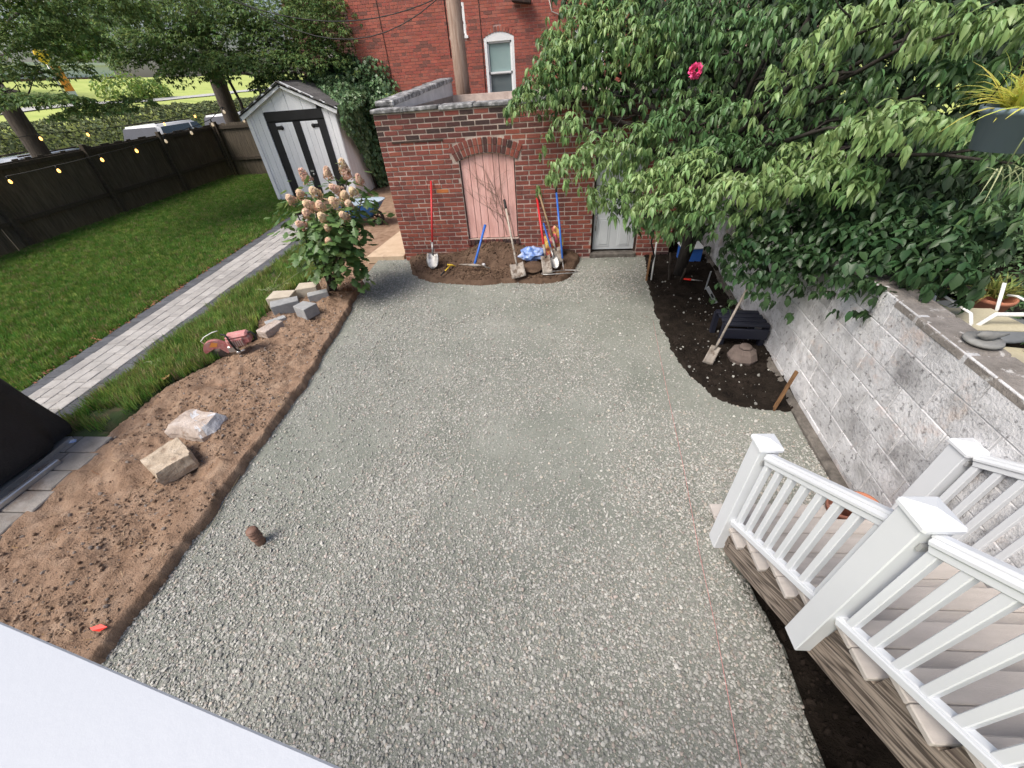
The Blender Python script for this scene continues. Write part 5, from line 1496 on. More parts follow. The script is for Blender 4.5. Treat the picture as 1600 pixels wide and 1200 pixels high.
q = MB(); q.lathe([(0, -.03), (.03, -.03), (.03, .03), (0, .03)], wh, 10, MWh)
for k in range(5):
    a = 2 * math.pi * k / 5; q.bar(wh, wh + (fx * math.cos(a) + UP * math.sin(a)) * .13, .03, .012, fs_)
q.obj('rim', M['iron'], wl)
q = MB()
for s_ in (-1, 1): q.tube([wh + fs_ * s_ * .06 + fx * .06, W3(.2, s_ * .14, .19), W3(-.4, s_ * .22, .34), W3(-1.0, s_ * .28, .5)], .018, 6)
q.obj('handle_frame', M['tanwood'], wb)
q = MB()
for s_ in (-1, 1): q.tube([W3(-.15, s_ * .17, .26), W3(-.25, s_ * .2, .0), W3(-.45, s_ * .22, .0), W3(-.42, s_ * .22, .34)], .012, 6)
q.obj('leg', M['iron'], wb)
c = bpy.data.curves.new('lettering', 'FONT'); c.body = 'JACKSON M-11T'[-4:] if False else 'ALT'; c.size = .12; c.extrude = .002
c.materials.append(M['bannerw']); tmp = bpy.data.objects.new('tray_lettering', c); COL.objects.link(tmp)
bpy.context.view_layer.update(); me = bpy.data.meshes.new_from_object(tmp.evaluated_get(bpy.context.evaluated_depsgraph_get())); bpy.data.objects.remove(tmp)
tx = bpy.data.objects.new('tray_lettering', me)
Mx = Matrix.Translation(W3(-.10, -.285, .345)) @ Matrix((fx, Vector((fs_.x * .45, fs_.y * .45, .89)), fx.cross(Vector((fs_.x * .45, fs_.y * .45, .89))))).transposed().to_4x4()
link(tx, tr, Mx)

# covered grill
gr = thing('covered_grill', 'barbecue grill under a wrinkled black fabric cover on the paver pad', 'grill', (-5.05, 1.95, .07))
n = 40; rows = [(.04, 1.0), (.12, 1.06), (.28, 1.05), (.46, 1.03), (.64, 1.0), (.80, .96), (.87, .84), (.90, .44), (.905, 0.02)]
vs = []; fs = []
for z, s_ in rows:
    for k in range(n):
        a = 2 * math.pi * k / n; e = lambda t: math.copysign(abs(t) ** .38, t)
        fold = 1 + (.08 * math.sin(a * 9 + 1.1 * math.sin(a * 3) + z * 2) + .045 * math.sin(a * 17 + z * 5)) * max(0, (.8 - z)) * 1.6
        x = .46 * e(math.cos(a)) * s_ * fold; y = .50 * e(math.sin(a)) * s_ * fold
        zz = z + .07 + (.02 * math.sin(a * 5 + 2) + .05 * max(0, math.sin(a * 2 + .6)) if z < .15 else 0) - .02 * (math.sin(a * 7) if z > .75 else 0)
        zz += .05 * math.sin(y * 4 + 1.0) * (z > .6) - .03 * (x > .1) * (x - .1) * (z > .6)
        vs.append((-4.98 + x, 1.98 + y, zz))
for i in range(len(rows) - 1):
    for k in range(n): fs.append((i * n + k, i * n + (k + 1) % n, (i + 1) * n + (k + 1) % n, (i + 1) * n + k))
fs.append(tuple((len(rows) - 1) * n + k for k in range(n)))
q = MB(); q.add(vs, fs, True); co_ = q.obj('cover', M['cloth'], gr)
sb_ = co_.modifiers.new('smooth', 'SUBSURF'); sb_.levels = 1; sb_.render_levels = 2
q = MB(); q.bar((-4.42, 1.40, .11), (-4.36, 2.12, .11), .04, .05, (0, 0, 1), .008); q.box((-4.85, 1.95, .1), (.7, .9, .06)); q.obj('base_frame', M['alu'], gr)
crumple('wrapper', 'small crumpled white and pale blue wrapper beside the black grill cover', 'wrapper', (-4.505, 2.371, 0.090), (.06, .03, .018), M['bag'], 3, 2)

# pots at the stair foot
def pot(name, c, r, h, m, parent=None, tilt=None, base=None):
    Mt = tilt or Matrix.Identity(3)
    q = MB(); q.lathe([(0, 0), (r * .68, 0), (r * .92, h * .78), (r, h * .78), (r * 1.02, h), (r * .9, h), (r * .86, h * .75), (r * .62, h * .08), (0, h * .08)], c, 22, Mt)
    return q.obj(name, m, parent, base)
pp = [((1.99, 1.66, .02), .085, .15, 'terra_dk', None, 'small dark terracotta pot at the stair foot, left of the stacked pair'),
      ((2.05, 1.62, .06), .105, .19, 'terra', Matrix.Rotation(.15, 3, 'Y'), 'large orange terracotta pot standing upright beside the stairs'),
      ((2.055, 1.62, .12), .088, .15, 'terra', Matrix.Rotation(.15, 3, 'Y'), 'smaller terracotta pot nested inside the large orange one'),
      ((2.16, 1.50, .08), .09, .14, 'terra', Matrix.Rotation(1.2, 3, 'X') @ Matrix.Rotation(.2, 3, 'Y'), 'terracotta pot lying on its side next to the nested pots')]
for c, r, h, m, t_, lb in pp:
    o = pot('terracotta_pot', c, r, h, M[m], None, t_, c); tag(o, lb, 'flower pot', 'terracotta pots beside the stairs')

# shaded bed objects
shovel('old grey spade leaning over the dark soil under the shrub', (1.74, 3.50, .03), (2.03, 3.74, .78), M['palewood'], 'square', .10, .20, bm_='muddy', rad=.012, nrm=(-.3, -1, .5), socket=.08)
q = MB(); q.bar((2.108, 2.796, 0.000), (2.20, 2.86, .40), .035, .018, (1, 0, 0), .003); o = q.obj('stake', M['post_wood'], None, (2.108, 2.796, 0.000)); tag(o, 'rusty brown wooden stake leaning against the block wall', 'stake')
bx = thing('slatted_bench', 'dark navy slatted plastic bench half hidden beneath the shrub', 'bench', (2.3, 4.05, .03))
for k in range(4):
    MB().bar((1.98, 3.86 + .09 * k, .30), (2.42, 3.80 + .09 * k, .30), .07, .03, (0, 0, 1), .006).obj('slat', M['plastic_dk'], bx)
for x, y in ((2.0, 3.88), (2.4, 3.82), (2.0, 4.14), (2.4, 4.08)): MB().box((x, y, .15), (.05, .05, .28)).obj('leg', M['plastic_dk'], bx)
MB().bar((1.98, 3.83, .2), (2.42, 3.77, .2), .03, .12, (0, 0, 1), .006).obj('panel', M['plastic_dk'], bx)
q = thing('stone_stump', 'squat dark pinkish stone with a flat disc on top in front of the bench', 'stone', (2.12, 3.58, .02))
crumple_ = MB(); crumple_.lathe([(0, 0), (.135, 0), (.15, .05), (.12, .12), (.075, .15), (0, .15)], (2.12, 3.58, .02), 9, smooth=False); crumple_.obj('body', M['stump'], q)
MB().lathe([(0, 0), (.06, 0), (.064, .012), (.05, .03), (0, .03)], (2.12, 3.575, .172), 14).obj('disc', M['stump'], q)
for k, (a, b, lb) in enumerate((((2.295, 5.282, 0.020), (2.230, 5.101, 0.362), 'thin white plastic strip standing in the dark soil'), ((2.298, 4.857, 0.020), (2.055, 4.690, 0.334), 'white plant label with black print lying in the dark soil'))):
    q = MB(); q.bar(a, b, .045 if k else .02, .006, (0, -1, .4), .001); o = q.obj('plant_label', M['white'], None, a); tag(o, lb, 'plant label', 'white plant labels')
    if k: MB().bar(Vector(a).lerp(Vector(b), .35) + Vector((0, -.005, .003)), Vector(a).lerp(Vector(b), .6) + Vector((0, -.005, .003)), .022, .004, (0, -1, .4)).obj('print', M['black'], o)
q = thing('pruner', 'red handled pruner dropped on the dark soil', 'pruner', (2.157, 5.548, 0.050))
a = Vector((2.067, 5.556, 0.060)); b = Vector((2.157, 5.503, 0.070)); c2 = Vector((2.319, 5.490, 0.050))
MB().tube([a, b], [.012, .016], 7).obj('handle', M['redflag'], q); MB().tube([b, c2], [.01, .004], 6).obj('blade', M['steel'], q)
q = MB(); q.tube([(1.629, 5.640, 0.000), (1.656, 5.775, 0.543)], .012, 6); o = q.obj('bed_stake', M['whitemetal'], None, (1.629, 5.640, 0.000)); tag(o, 'thin white stake at the corner of the dark bed', 'stake')
q = MB(); q.bar((1.566, 5.670, 0.030), (1.804, 6.511, 0.030), .03, .14, (0, 0, 1)); o = q.obj('edge_board', M['post_wood'], None, (1.684, 6.116, 0.000)); tag(o, 'reddish brown edging board beside the grey door', 'board')
q = thing('storage_tub', 'blue storage tub with white rim in the shade beside the outbuilding', 'tub', (2.35, 6.35, 0))
MB().prism([(2.22, 6.26), (2.52, 6.24), (2.52, 6.5), (2.22, 6.5)], 'z', .02, .24).obj('body', M['blue'], q); MB().box((2.37, 6.37, .25), (.34, .3, .03), None, .01).obj('rim', M['white'], q)
for k, (a, b) in enumerate((((1.884, 5.618, 0.000), (1.797, 5.537, 0.467)), ((2.043, 5.559, 0.000), (1.937, 5.219, 0.360)))):
    q = MB(); q.tube(wob(a, b, 5, .012, k), [.02, .018, .016, .014, .012], 6); o = q.obj('cut_stump', M['bark'], None, a); tag(o, ['tall thin cut stem standing in the dark bed', 'short forked stub in the dark bed beside the red pruner'][k], 'stump', 'cut stems in the dark bed')

# hanging pot
hp = thing('hanging_planter', 'slate blue hanging pot with yellow green spider plant', 'planter', (1.739, 1.767, 2.278))
hc = Vector((1.727, 1.787, 2.328))
q = MB(); q.lathe([(0, -.075), (.095, -.075), (.115, .04), (.124, .04), (.127, .06), (.115, .06), (.105, .04), (0, .035)], hc, 26); q.obj('pot', M['pot_blue'], hp)
q = MB()
for k in range(3):
    a = 2.1 * k + .5; q.tube([hc + Vector((.118 * math.cos(a), .118 * math.sin(a), .055)), hc + Vector((0, 0, .62))], .003, 4)
q.tube([hc + Vector((0, 0, .62)), hc + Vector((0, 0, 1.5))], .004, 4)
q.obj('hanger', M['wire'], hp)
def straps(c, n, L_, wdt, up, seed, az=None):
    r = random.Random(seed); V = []; F = []; va = []
    for k in range(n):
        a = r.uniform(0, 6.283) if az is None else r.gauss(az, .8); el = r.uniform(*up); Lk = L_ * r.uniform(.55, 1.1); droop = r.uniform(.4, 1.1)
        p = Vector(c) + Vector((r.uniform(-.05, .05), r.uniform(-.05, .05), 0)); h = Vector((math.cos(a), math.sin(a), 0)); s_ = Vector((-h.y, h.x, 0)); b = len(V); v = r.random()
        for i in range(6):
            t = i / 5; q_ = p + h * Lk * t * math.cos(el) + UP * (Lk * t * math.sin(el) - droop * Lk * t * t * .6)
            ww = wdt * (1 - t ** 2 * .95) / 2
            V += [q_ - s_ * ww, q_ + UP * -ww * .5, q_ + s_ * ww]; va += [v] * 3
        for i in range(5):
            for j in range(2):
                o_ = b + i * 3 + j; F.append((o_, o_ + 1, o_ + 4, o_ + 3))
    return np.array([tuple(v) for v in V]), np.array(F), va
def strapobj(name, c, n, L_, wdt, up, seed, m, parent, az=None):
    V, F, va = straps(c, n, L_, wdt, up, seed, az); inv = np.array(MW[parent.name].inverted()); V = V @ inv[:3, :3].T + inv[:3, 3]
    return npobj(name, np_mesh(name, V, F, m, va), parent)
strapobj('leaves', hc + Vector((0, 0, .04)), 260, .27, .014, (R(25), R(88)), 4, M['spider'], hp)
q = MB(); tip = hc + Vector((-.07, -.12, -.11))
q.tube([hc + Vector((-.05, -.08, .05)), hc + Vector((-.08, -.13, .0)), tip], .0025, 4); q.tube([hc + Vector((-.01, -.09, .05)), hc + Vector((-.03, -.14, -.02)), tip + Vector((.02, 0, .01))], .0025, 4); q.obj('runner', M['wilt'], hp)
strapobj('plantlet', tip, 18, .085, .005, (R(-80), R(20)), 6, M['wilt'], hp)

# neighbour's patio on the right
ch = thing('garden_chair', 'white tubular garden chair with cream mesh seat behind the block wall', 'chair', (3.10, 2.10, .55), R(-4), 'white patio chairs')
def chair(t):
    L = lambda *p: [MW[t.name] @ Vector(v) for v in p]
    for s_ in (-1, 1):
        MB().tube(L((-.28, s_ * .27, 0), (-.30, s_ * .27, .55), (-.24, s_ * .27, .64), (.12, s_ * .27, .64), (.2, s_ * .27, .6)), .014, 8).obj('arm', M['whitemetal'], t)
        MB().tube(L((.24, s_ * .27, 0), (.18, s_ * .25, .4), (.29, s_ * .25, .72)), .014, 8).obj('leg', M['whitemetal'], t)
    q = MB(); p = L((-.28, -.24, .44), (-.28, .24, .44), (.2, .22, .40), (.2, -.22, .40)); q.prism([(0, 0), (1, 0), (1, 1)], 'z', 0, .001) if False else q.add(p + [v - UP * .012 for v in p], [(0, 1, 2, 3), (7, 6, 5, 4), (0, 4, 5, 1), (1, 5, 6, 2), (2, 6, 7, 3), (3, 7, 4, 0)]); q.obj('seat', M['sling'], t)
    q = MB(); p = L((.2, -.23, .45), (.2, .23, .45), (.285, .23, .71), (.285, -.23, .71)); q.add(p + [v + Vector((.012, 0, 0)) for v in p], [(0, 1, 2, 3), (7, 6, 5, 4), (0, 4, 5, 1), (1, 5, 6, 2), (2, 6, 7, 3), (3, 7, 4, 0)]); q.obj('backrest', M['sling'], t)
chair(ch)
c2 = dup(ch, None, Matrix.Translation((2.92, 2.50, .90)) @ Matrix.Rotation(R(84), 4, 'Z') @ Matrix.Diagonal((.70, .78, .5, 1))); c2['label'] = 'white tubular garden chair half hidden behind the wall top, left of the flower pot'
for k in list(c2.children):
    if k.name.startswith('backrest'): bpy.data.objects.remove(k)
tb = thing('patio_table', 'round grey patio table carrying a terracotta flower pot', 'table', (3.62, 3.10, .45))
MB().lathe([(0, 0), (.33, 0), (.35, .015), (.33, .035), (0, .035)], (3.62, 3.10, .70), 24).obj('table_top', M['greytable'], tb)
MB().lathe([(.2, 0), (.05, .06), (.04, .45)], (3.62, 3.10, .25), 12).obj('pedestal', M['greytable'], tb)
fp = thing('potted_plant', 'terracotta pot of green strap leaved plant on the grey patio table', 'potted plant', (3.716, 3.172, 0.750))
pc = Vector((3.716, 3.172, 0.750))
pot('pot', pc, .135, .15, M['terra'], fp)
strapobj('leaves', pc + Vector((0, 0, .15)), 110, .30, .014, (R(30), R(85)), 9, M['grassplant'], fp)
bf = thing('bird_figurine', 'grey cast bird figurine on a round dish on top of the block wall', 'figurine', (2.36, 1.93, 1.286))
bc = Vector((2.37, 1.93, 1.288))
MB().lathe([(0, 0), (.072, 0), (.085, .012), (.08, .024), (.0, .018)], bc, 20).obj('dish', M['figurine'], bf)
q = MB(); q.tube([bc + Vector(v) for v in ((-.052, .0, .046), (-.035, .0, .052), (-.01, 0, .045), (.025, 0, .042), (.06, 0, .044), (.105, 0, .05))], [.004, .016, .026, .025, .014, .004], 9); q.tube([bc + Vector((0, 0, .02)), bc + Vector((0, 0, .04))], .012, 6); q.obj('bird', M['figurine'], bf)
q = MB(); q.bar((2.62, 1.55, .9), (2.82, 2.02, 1.36), .09, .12, (0, 0, 1), .01); o = q.obj('timber_beam', M['stringer'], None, (2.62, 1.55, .9)); tag(o, 'weathered grey timber beam leaning behind the wall at the right edge', 'beam')
q = MB(); q.box((3.1, 4.1, .75), (.5, .3, .6), Matrix.Rotation(.4, 3, 'Z'), .06); o = q.obj('garden_stone', M['cast'], None, (3.1, 4.1, .45)); tag(o, 'grey stone block half hidden by leaves behind the wall', 'stone')

# ================================================================== STRING LIGHTS
def lights(name, label, pts, on, sag):
    t = thing(name, label, 'string lights', pts[0], 0, 'warm garden string lights')
    q = MB(); allp = []
    for a, b in zip(pts[:-1], pts[1:]):
        for k in range(6): 
            p = Vector(a).lerp(Vector(b), k / 6); p.z += .07 - sag * 4 * (k / 6) * (1 - k / 6); allp.append(p)
    allp.append(Vector(pts[-1]) + UP * .07)
    q.tube(allp, .007, 5); q.obj('wire', M['wire'], t)
    for i, p in enumerate(pts):
        p = Vector(p)
        so_ = MB().lathe([(0, .07), (.014, .07), (.016, .02), (.012, .0)], p, 8).obj('bulb_socket', M['wire'], t)
        MB().lathe([(.012, .005), (.026, -.022), (.03, -.045), (.02, -.07), (0, -.078)], p, 10).obj('bulb', M['bulbglow'] if on(i) else M['bulbweak'], so_)
lights('string_lights', 'string of warm bulbs hanging along the fence towards the white shed', [(-11.440, 8.833, 1.425), (-10.748, 9.347, 1.505), (-10.076, 9.845, 1.604), (-9.510, 10.265, 1.693), (-8.989, 10.652, 1.811), (-8.519, 11.001, 1.917), (-8.107, 11.307, 2.036), (-7.817, 11.522, 2.266), (-7.536, 11.731, 2.046)], lambda i: i < 4, .01)
lights('string_lights', 'second string of warm bulbs higher up behind the first one', [(-12.200, 9.593, 2.024), (-12.200, 10.709, 2.040), (-12.200, 11.964, 1.982), (-12.200, 14.757, 1.958), (-12.200, 16.307, 2.045), (-12.200, 18.595, 2.121)], lambda i: True, .02)

# ================================================================== STREET
def car(name, label, x, y, rz, L_, W_, H_, paint, hatch, z=0.0):
    t = thing(name, label, 'car', (x, y, z), rz, 'cars parked beyond the fence')
    base = MW[t.name]
    def add(nm, m, prof, w0, w1, par, bev=.05):
        bm = bmesh.new(); ringl = []
        for sgn in (-1, 1):
            ring = []
            for (u, zz) in prof:
                k = (zz - prof[0][1]) / max(.01, max(p[1] for p in prof) - prof[0][1])
                ring.append(bm.verts.new((u, sgn * (w0 + (w1 - w0) * k) / 2, zz)))
            ringl.append(ring)
        n = len(prof)
        bm.faces.new(ringl[0]); bm.faces.new(ringl[1][::-1])
        for i in range(n): bm.faces.new((ringl[0][i], ringl[1][i], ringl[1][(i + 1) % n], ringl[0][(i + 1) % n]))
        bmesh.ops.recalc_face_normals(bm, faces=bm.faces)
        if bev: bmesh.ops.bevel(bm, geom=bm.edges[:], offset=bev, segments=2, affect='EDGES')
        me = bpy.data.meshes.new(nm); bm.to_mesh(me); bm.free(); me.materials.append(m); me.polygons.foreach_set('use_smooth', [True] * len(me.polygons))
        return link(bpy.data.objects.new(nm, me), par, base.copy())
    h = L_ / 2; bl = H_ * .58
    body = add('body', paint, [(-h, .3), (h, .3), (h, .55), (h - .05, bl - .08), (h * .45, bl), (-h + .1, bl), (-h, .7)], W_, W_ * .96, t, .06)
    rr_ = -h + (.15 if hatch else .7)
    roof = [(rr_, bl - .05), (h * .42, bl - .05), (h * .10, H_), (rr_ + .35, H_)]
    add('cabin', paint, roof, W_ * .94, W_ * .74, t, .06)
    g = MB()
    for s_ in (-1, 1):
        w_ = lambda k: s_ * (W_ * (.94 + (.74 - .94) * k) / 2 + .006)
        zb, zt = bl + .02, H_ - .07; kb, kt = .12, .88
        for (ua, ub, va, vb) in ((rr_ + .22, -.15, rr_ + .45, -.15), (-.08, h * .36, -.08, h * .13)):
            p = [base @ Vector(v) for v in ((ua, w_(kb), zb), (ub, w_(kb), zb), (vb, w_(kt), zt), (va, w_(kt), zt))]
            g.add(p, [(0, 1, 2, 3)])
    for (ua, ub) in ((rr_ - .005, rr_ + .335), (h * .42 + .012, h * .11)):
        d = .014 if ua > 0 else -.014
        p = [base @ Vector(v) for v in ((ua + d + (ub - ua) * .15, -W_ * .43, bl + .03), (ua + d + (ub - ua) * .15, W_ * .43, bl + .03), (ub + d - (ub - ua) * .1, W_ * .35, H_ - .06), (ub + d - (ub - ua) * .1, -W_ * .35, H_ - .06))]
        g.add(p, [(0, 1, 2, 3)])
    g.obj('window_glass', M['glass_dark'], t)
    for u in (-h * .62, h * .62):
        for s_ in (-1, 1):
            c = Vector((u, s_ * (W_ / 2 - .1), .33)); q = MB(); q.lathe([(.12, -.11), (.33, -.1), (.34, 0), (.33, .1), (.12, .11)], (0, 0, 0), 18, Matrix.Rotation(R(90), 3, 'X'))
            me = q.mesh('wheel', M['rubber']); piece('wheel', me, t, base @ Matrix.Translation(c))
    for s_ in (-1, 1):
        MB().box(base @ Vector((h - .02, s_ * W_ * .36, .68)), (.08, .3, .12), base.to_3x3()).obj('headlight', M['pane_up'], t)
        MB().box(base @ Vector((-h + .02, s_ * W_ * .42, .85)), (.08, .14, .3), base.to_3x3()).obj('tail_light', M['redflag'], t)
        MB().tube([base @ Vector((rr_ + .4, s_ * W_ * .33, H_ + .04)), base @ Vector((h * .05, s_ * W_ * .33, H_ + .04))], .02, 6).obj('roof_rail', M['iron'], t)
car('parked_car', 'white hatchback with dark windows parked just beyond the middle of the fence', -14.6, 18.2, R(90), 4.5, 1.85, 1.84, M['carwhite'], True)
car('parked_car', 'silver car parked behind the fence next to the big left trunk', -14.6, 13.0, R(90), 4.3, 1.8, 1.56, M['carsilver'], True)
car('parked_car', 'white car with dark windows parked farthest along, half hidden by the trunk', -14.9, 23.2, R(90), 4.6, 1.85, 1.82, M['carwhite'], True)

# park banner and low building far left
pb = thing('banner_pole', 'grey pole with yellow round sign and orange banner in the park', 'banner', (-30, 29.5, 2.4))
pb0 = Vector((-30, 29.6, 2.2))
MB().tube([pb0, pb0 + UP * 2.95], .05, 8).obj('pole', M['alu'], pb)
MB().lathe([(0, -.04), (.42, -.04), (.42, .04), (0, .04)], pb0 + Vector((.08, -.05, 2.85)), 20, Matrix((Vector((0, 1, 0)), UP, Vector((1, 0, 0)))).transposed()).obj('sign_disc', M['signyellow'], pb)
bn = MB().box(pb0 + Vector((.06, .40, 1.72)), (.03, .62, 1.25)).obj('banner', M['banner'], pb); MB().box(pb0 + Vector((.06, .40, .95)), (.03, .62, .3)).obj('banner_hem', M['bannerw'], bn)
lw = thing('low_building', 'low white park building with brown base far left', 'building', (-46, 36, 3))
MB().box((-46, 38, 4.9), (6, 22, 1.2)).obj('wall', M['trim'], lw); MB().box((-46, 38, 4.4), (6.1, 22.1, .35)).obj('base', M['terra_dk'], lw); MB().box((-46, 38, 5.55), (6.4, 22.4, .2)).obj('roof', M['trim'], lw)

# ================================================================== PLANTS
def limbs(name, root, m, base, centers, r0, parent, fork=.45, up=.8, seed=1):
    """curved tapering limbs from a trunk point to every pad"""
    r = random.Random(seed)
    for k, c in enumerate(centers):
        c = Vector(c[:3]); b = Vector(base); mid = b.lerp(c, fork); mid.z = max(mid.z, b.z + (c.z - b.z) * up) + r.uniform(-.05, .1)
        pts = []
        for i in range(8):
            t = i / 7
            p = b * (1 - t) ** 2 + mid * 2 * t * (1 - t) + c * t * t
            if 0 < i < 7: p += Vector((r.uniform(-.04, .04), r.uniform(-.04, .04), r.uniform(-.03, .03)))
            pts.append(p)
        q = MB(); q.tube(pts, [r0 * (1 - .86 * i / 7) for i in range(8)], 6)
        for j in range(3):
            s_ = pts[4 + j]; e = s_ + Vector((r.uniform(-.4, .4), r.uniform(-.4, .4), r.uniform(0, .25)))
            q.tube(wob(s_, e, 4, .03, k * 7 + j), [r0 * .28, r0 * .2, r0 * .14, r0 * .06], 4)
        q.obj(name, m, parent)

# the big dogwood over the right side
DW_LT = [(0.31, 5.26, 2.02, 0.30, 0.24, 0.19), (0.57, 4.89, 1.71, 0.53, 0.42, 0.29), (1.00, 5.04, 1.82, 0.49, 0.39, 0.27), (1.09, 4.45, 1.53, 0.46, 0.37, 0.21), (1.48, 4.47, 1.69, 0.51, 0.41, 0.23), (1.28, 4.16, 1.46, 0.45, 0.36, 0.16),
         (1.79, 4.01, 1.60, 0.44, 0.35, 0.16), (1.98, 3.71, 1.70, 0.40, 0.32, 0.15), (2.20, 3.48, 1.79, 0.35, 0.28, 0.14), (2.37, 3.38, 1.85, 0.21, 0.17, 0.10), (0.81, 4.69, 1.43, 0.35, 0.28, 0.18), (2.20, 3.86, 1.86, 0.32, 0.26, 0.13), (2.30, 3.28, 1.72, 0.21, 0.17, 0.10),
         (2.34, 3.22, 2.18, 0.38, 0.30, 0.09), (2.27, 3.38, 2.11, 0.27, 0.22, 0.09), (2.09, 4.10, 2.53, 0.27, 0.22, 0.20), (2.68, 3.49, 2.61, 0.33, 0.26, 0.13), (2.70, 3.22, 2.62, 0.22, 0.18, 0.11), (2.60, 4.03, 2.71, 0.37, 0.30, 0.14), (2.49, 4.34, 2.68, 0.31, 0.24, 0.13), (1.95, 4.15, 2.29, 0.27, 0.21, 0.19)]
DW_MD = [(-0.09, 6.29, 2.25, 0.37, 0.30, 0.22), (0.15, 6.20, 2.44, 0.44, 0.35, 0.26), (0.39, 6.29, 2.64, 0.43, 0.35, 0.28), (0.62, 6.36, 2.87, 0.46, 0.37, 0.31), (0.53, 6.37, 2.34, 0.58, 0.46, 0.28), (0.95, 6.33, 2.57, 0.55, 0.44, 0.36), (1.00, 6.41, 2.96, 0.53, 0.43, 0.35), (1.41, 6.14, 2.77, 0.59, 0.47, 0.37),
         (0.70, 6.55, 3.07, 0.42, 0.34, 0.28), (1.23, 5.97, 2.25, 0.54, 0.43, 0.31), (1.68, 5.21, 2.04, 0.59, 0.47, 0.29), (1.40, 5.16, 1.85, 0.60, 0.48, 0.28), (1.86, 4.68, 1.80, 0.55, 0.44, 0.17), (1.86, 5.70, 2.40, 0.50, 0.40, 0.32), (2.05, 5.21, 2.69, 0.50, 0.40, 0.29), (2.14, 4.82, 2.10, 0.44, 0.35, 0.25),
         (2.28, 4.89, 2.79, 0.46, 0.36, 0.25), (1.81, 5.71, 2.88, 0.54, 0.43, 0.30), (2.61, 4.48, 2.24, 0.46, 0.37, 0.21), (2.86, 3.85, 2.40, 0.38, 0.30, 0.14), (3.10, 3.65, 2.32, 0.32, 0.25, 0.15), (2.95, 3.26, 2.40, 0.24, 0.19, 0.13), (2.66, 2.65, 2.01, 0.22, 0.17, 0.13), (2.18, 4.43, 1.82, 0.49, 0.39, 0.22),
         (1.42, 4.27, 1.25, 0.33, 0.26, 0.13), (1.65, 4.12, 1.38, 0.44, 0.35, 0.12), (1.19, 4.55, 1.22, 0.25, 0.20, 0.14), (2.84, 3.57, 2.00, 0.43, 0.34, 0.15), (0.16, 6.60, 2.78, 0.28, 0.22, 0.21), (3.01, 2.79, 1.70, 0.24, 0.19, 0.19)]
DW_DK = [(2.57, 6.07, 2.35, 0.91, 0.73, 0.46), (3.19, 5.27, 1.88, 0.91, 0.73, 0.42), (3.70, 4.61, 1.54, 0.84, 0.67, 0.39), (3.97, 4.43, 1.82, 0.71, 0.56, 0.35), (1.96, 6.72, 2.64, 0.99, 0.79, 0.57), (1.22, 7.10, 2.70, 0.96, 0.77, 0.61), (3.44, 5.63, 2.52, 0.95, 0.76, 0.41), (3.84, 5.12, 2.57, 0.78, 0.63, 0.36),
         (2.57, 5.26, 1.27, 0.84, 0.67, 0.38), (2.95, 4.56, 1.23, 0.75, 0.60, 0.31), (3.77, 3.72, 1.56, 0.48, 0.38, 0.37), (3.33, 4.04, 1.29, 0.66, 0.53, 0.30), (2.95, 6.23, 2.90, 1.01, 0.81, 0.43), (1.98, 6.69, 3.22, 1.06, 0.85, 0.38), (3.29, 5.24, 2.92, 0.82, 0.66, 0.29), (3.51, 4.36, 2.78, 0.54, 0.43, 0.29), (0.91, 7.10, 3.34, 0.73, 0.59, 0.33)]
tr_ = thing('dogwood_tree', 'large spreading dogwood with drooping pointed leaves over the wall and grey door', 'tree', (2.05, 5.75, 0))
TB = Vector((2.05, 5.75, -.05))
q = MB(); q.tube([TB, TB + Vector((.03, .0, .6)), TB + Vector((.1, -.05, 1.3)), TB + Vector((.15, -.1, 1.7))], [.085, .07, .065, .06], 10); q.tube([TB, TB + Vector((.18, .06, .9)), TB + Vector((.5, .1, 2.0)), TB + Vector((.8, .0, 2.9))], [.06, .055, .05, .03], 8); q.obj('trunk', M['bark_dk'], tr_)
limbs('branch', tr_, M['bark_dk'], TB + Vector((.12, -.08, 1.4)), DW_LT[::2] + DW_MD[::2] + DW_DK[::3], .045, tr_, seed=4)
FINE['leaf'] = True
DW_UL = [(-0.13, 6.19, 2.23, 0.35, 0.28, 0.16), (0.17, 6.10, 2.45, 0.43, 0.35, 0.22), (0.38, 6.19, 2.67, 0.42, 0.34, 0.23), (0.61, 6.26, 2.89, 0.44, 0.35, 0.26), (0.51, 6.17, 2.29, 0.48, 0.39, 0.19), (0.88, 6.14, 2.52, 0.50, 0.40, 0.26), (0.94, 6.22, 2.87, 0.49, 0.39, 0.25), (0.47, 6.47, 3.08, 0.34, 0.27, 0.21), (1.21, 5.87, 2.72, 0.43, 0.34, 0.24), (0.24, 6.39, 2.80, 0.28, 0.23, 0.19)]
A1 = pads(DW_LT, 1250, .085, .029, (R(8), R(72)), 7, thick=.35)
A2 = pads(DW_MD, 800, .090, .032, (R(5), R(68)), 6, thick=.5)
A3 = pads(DW_DK, 260, .115, .056, (R(15), R(70)), 6, thick=1.6)
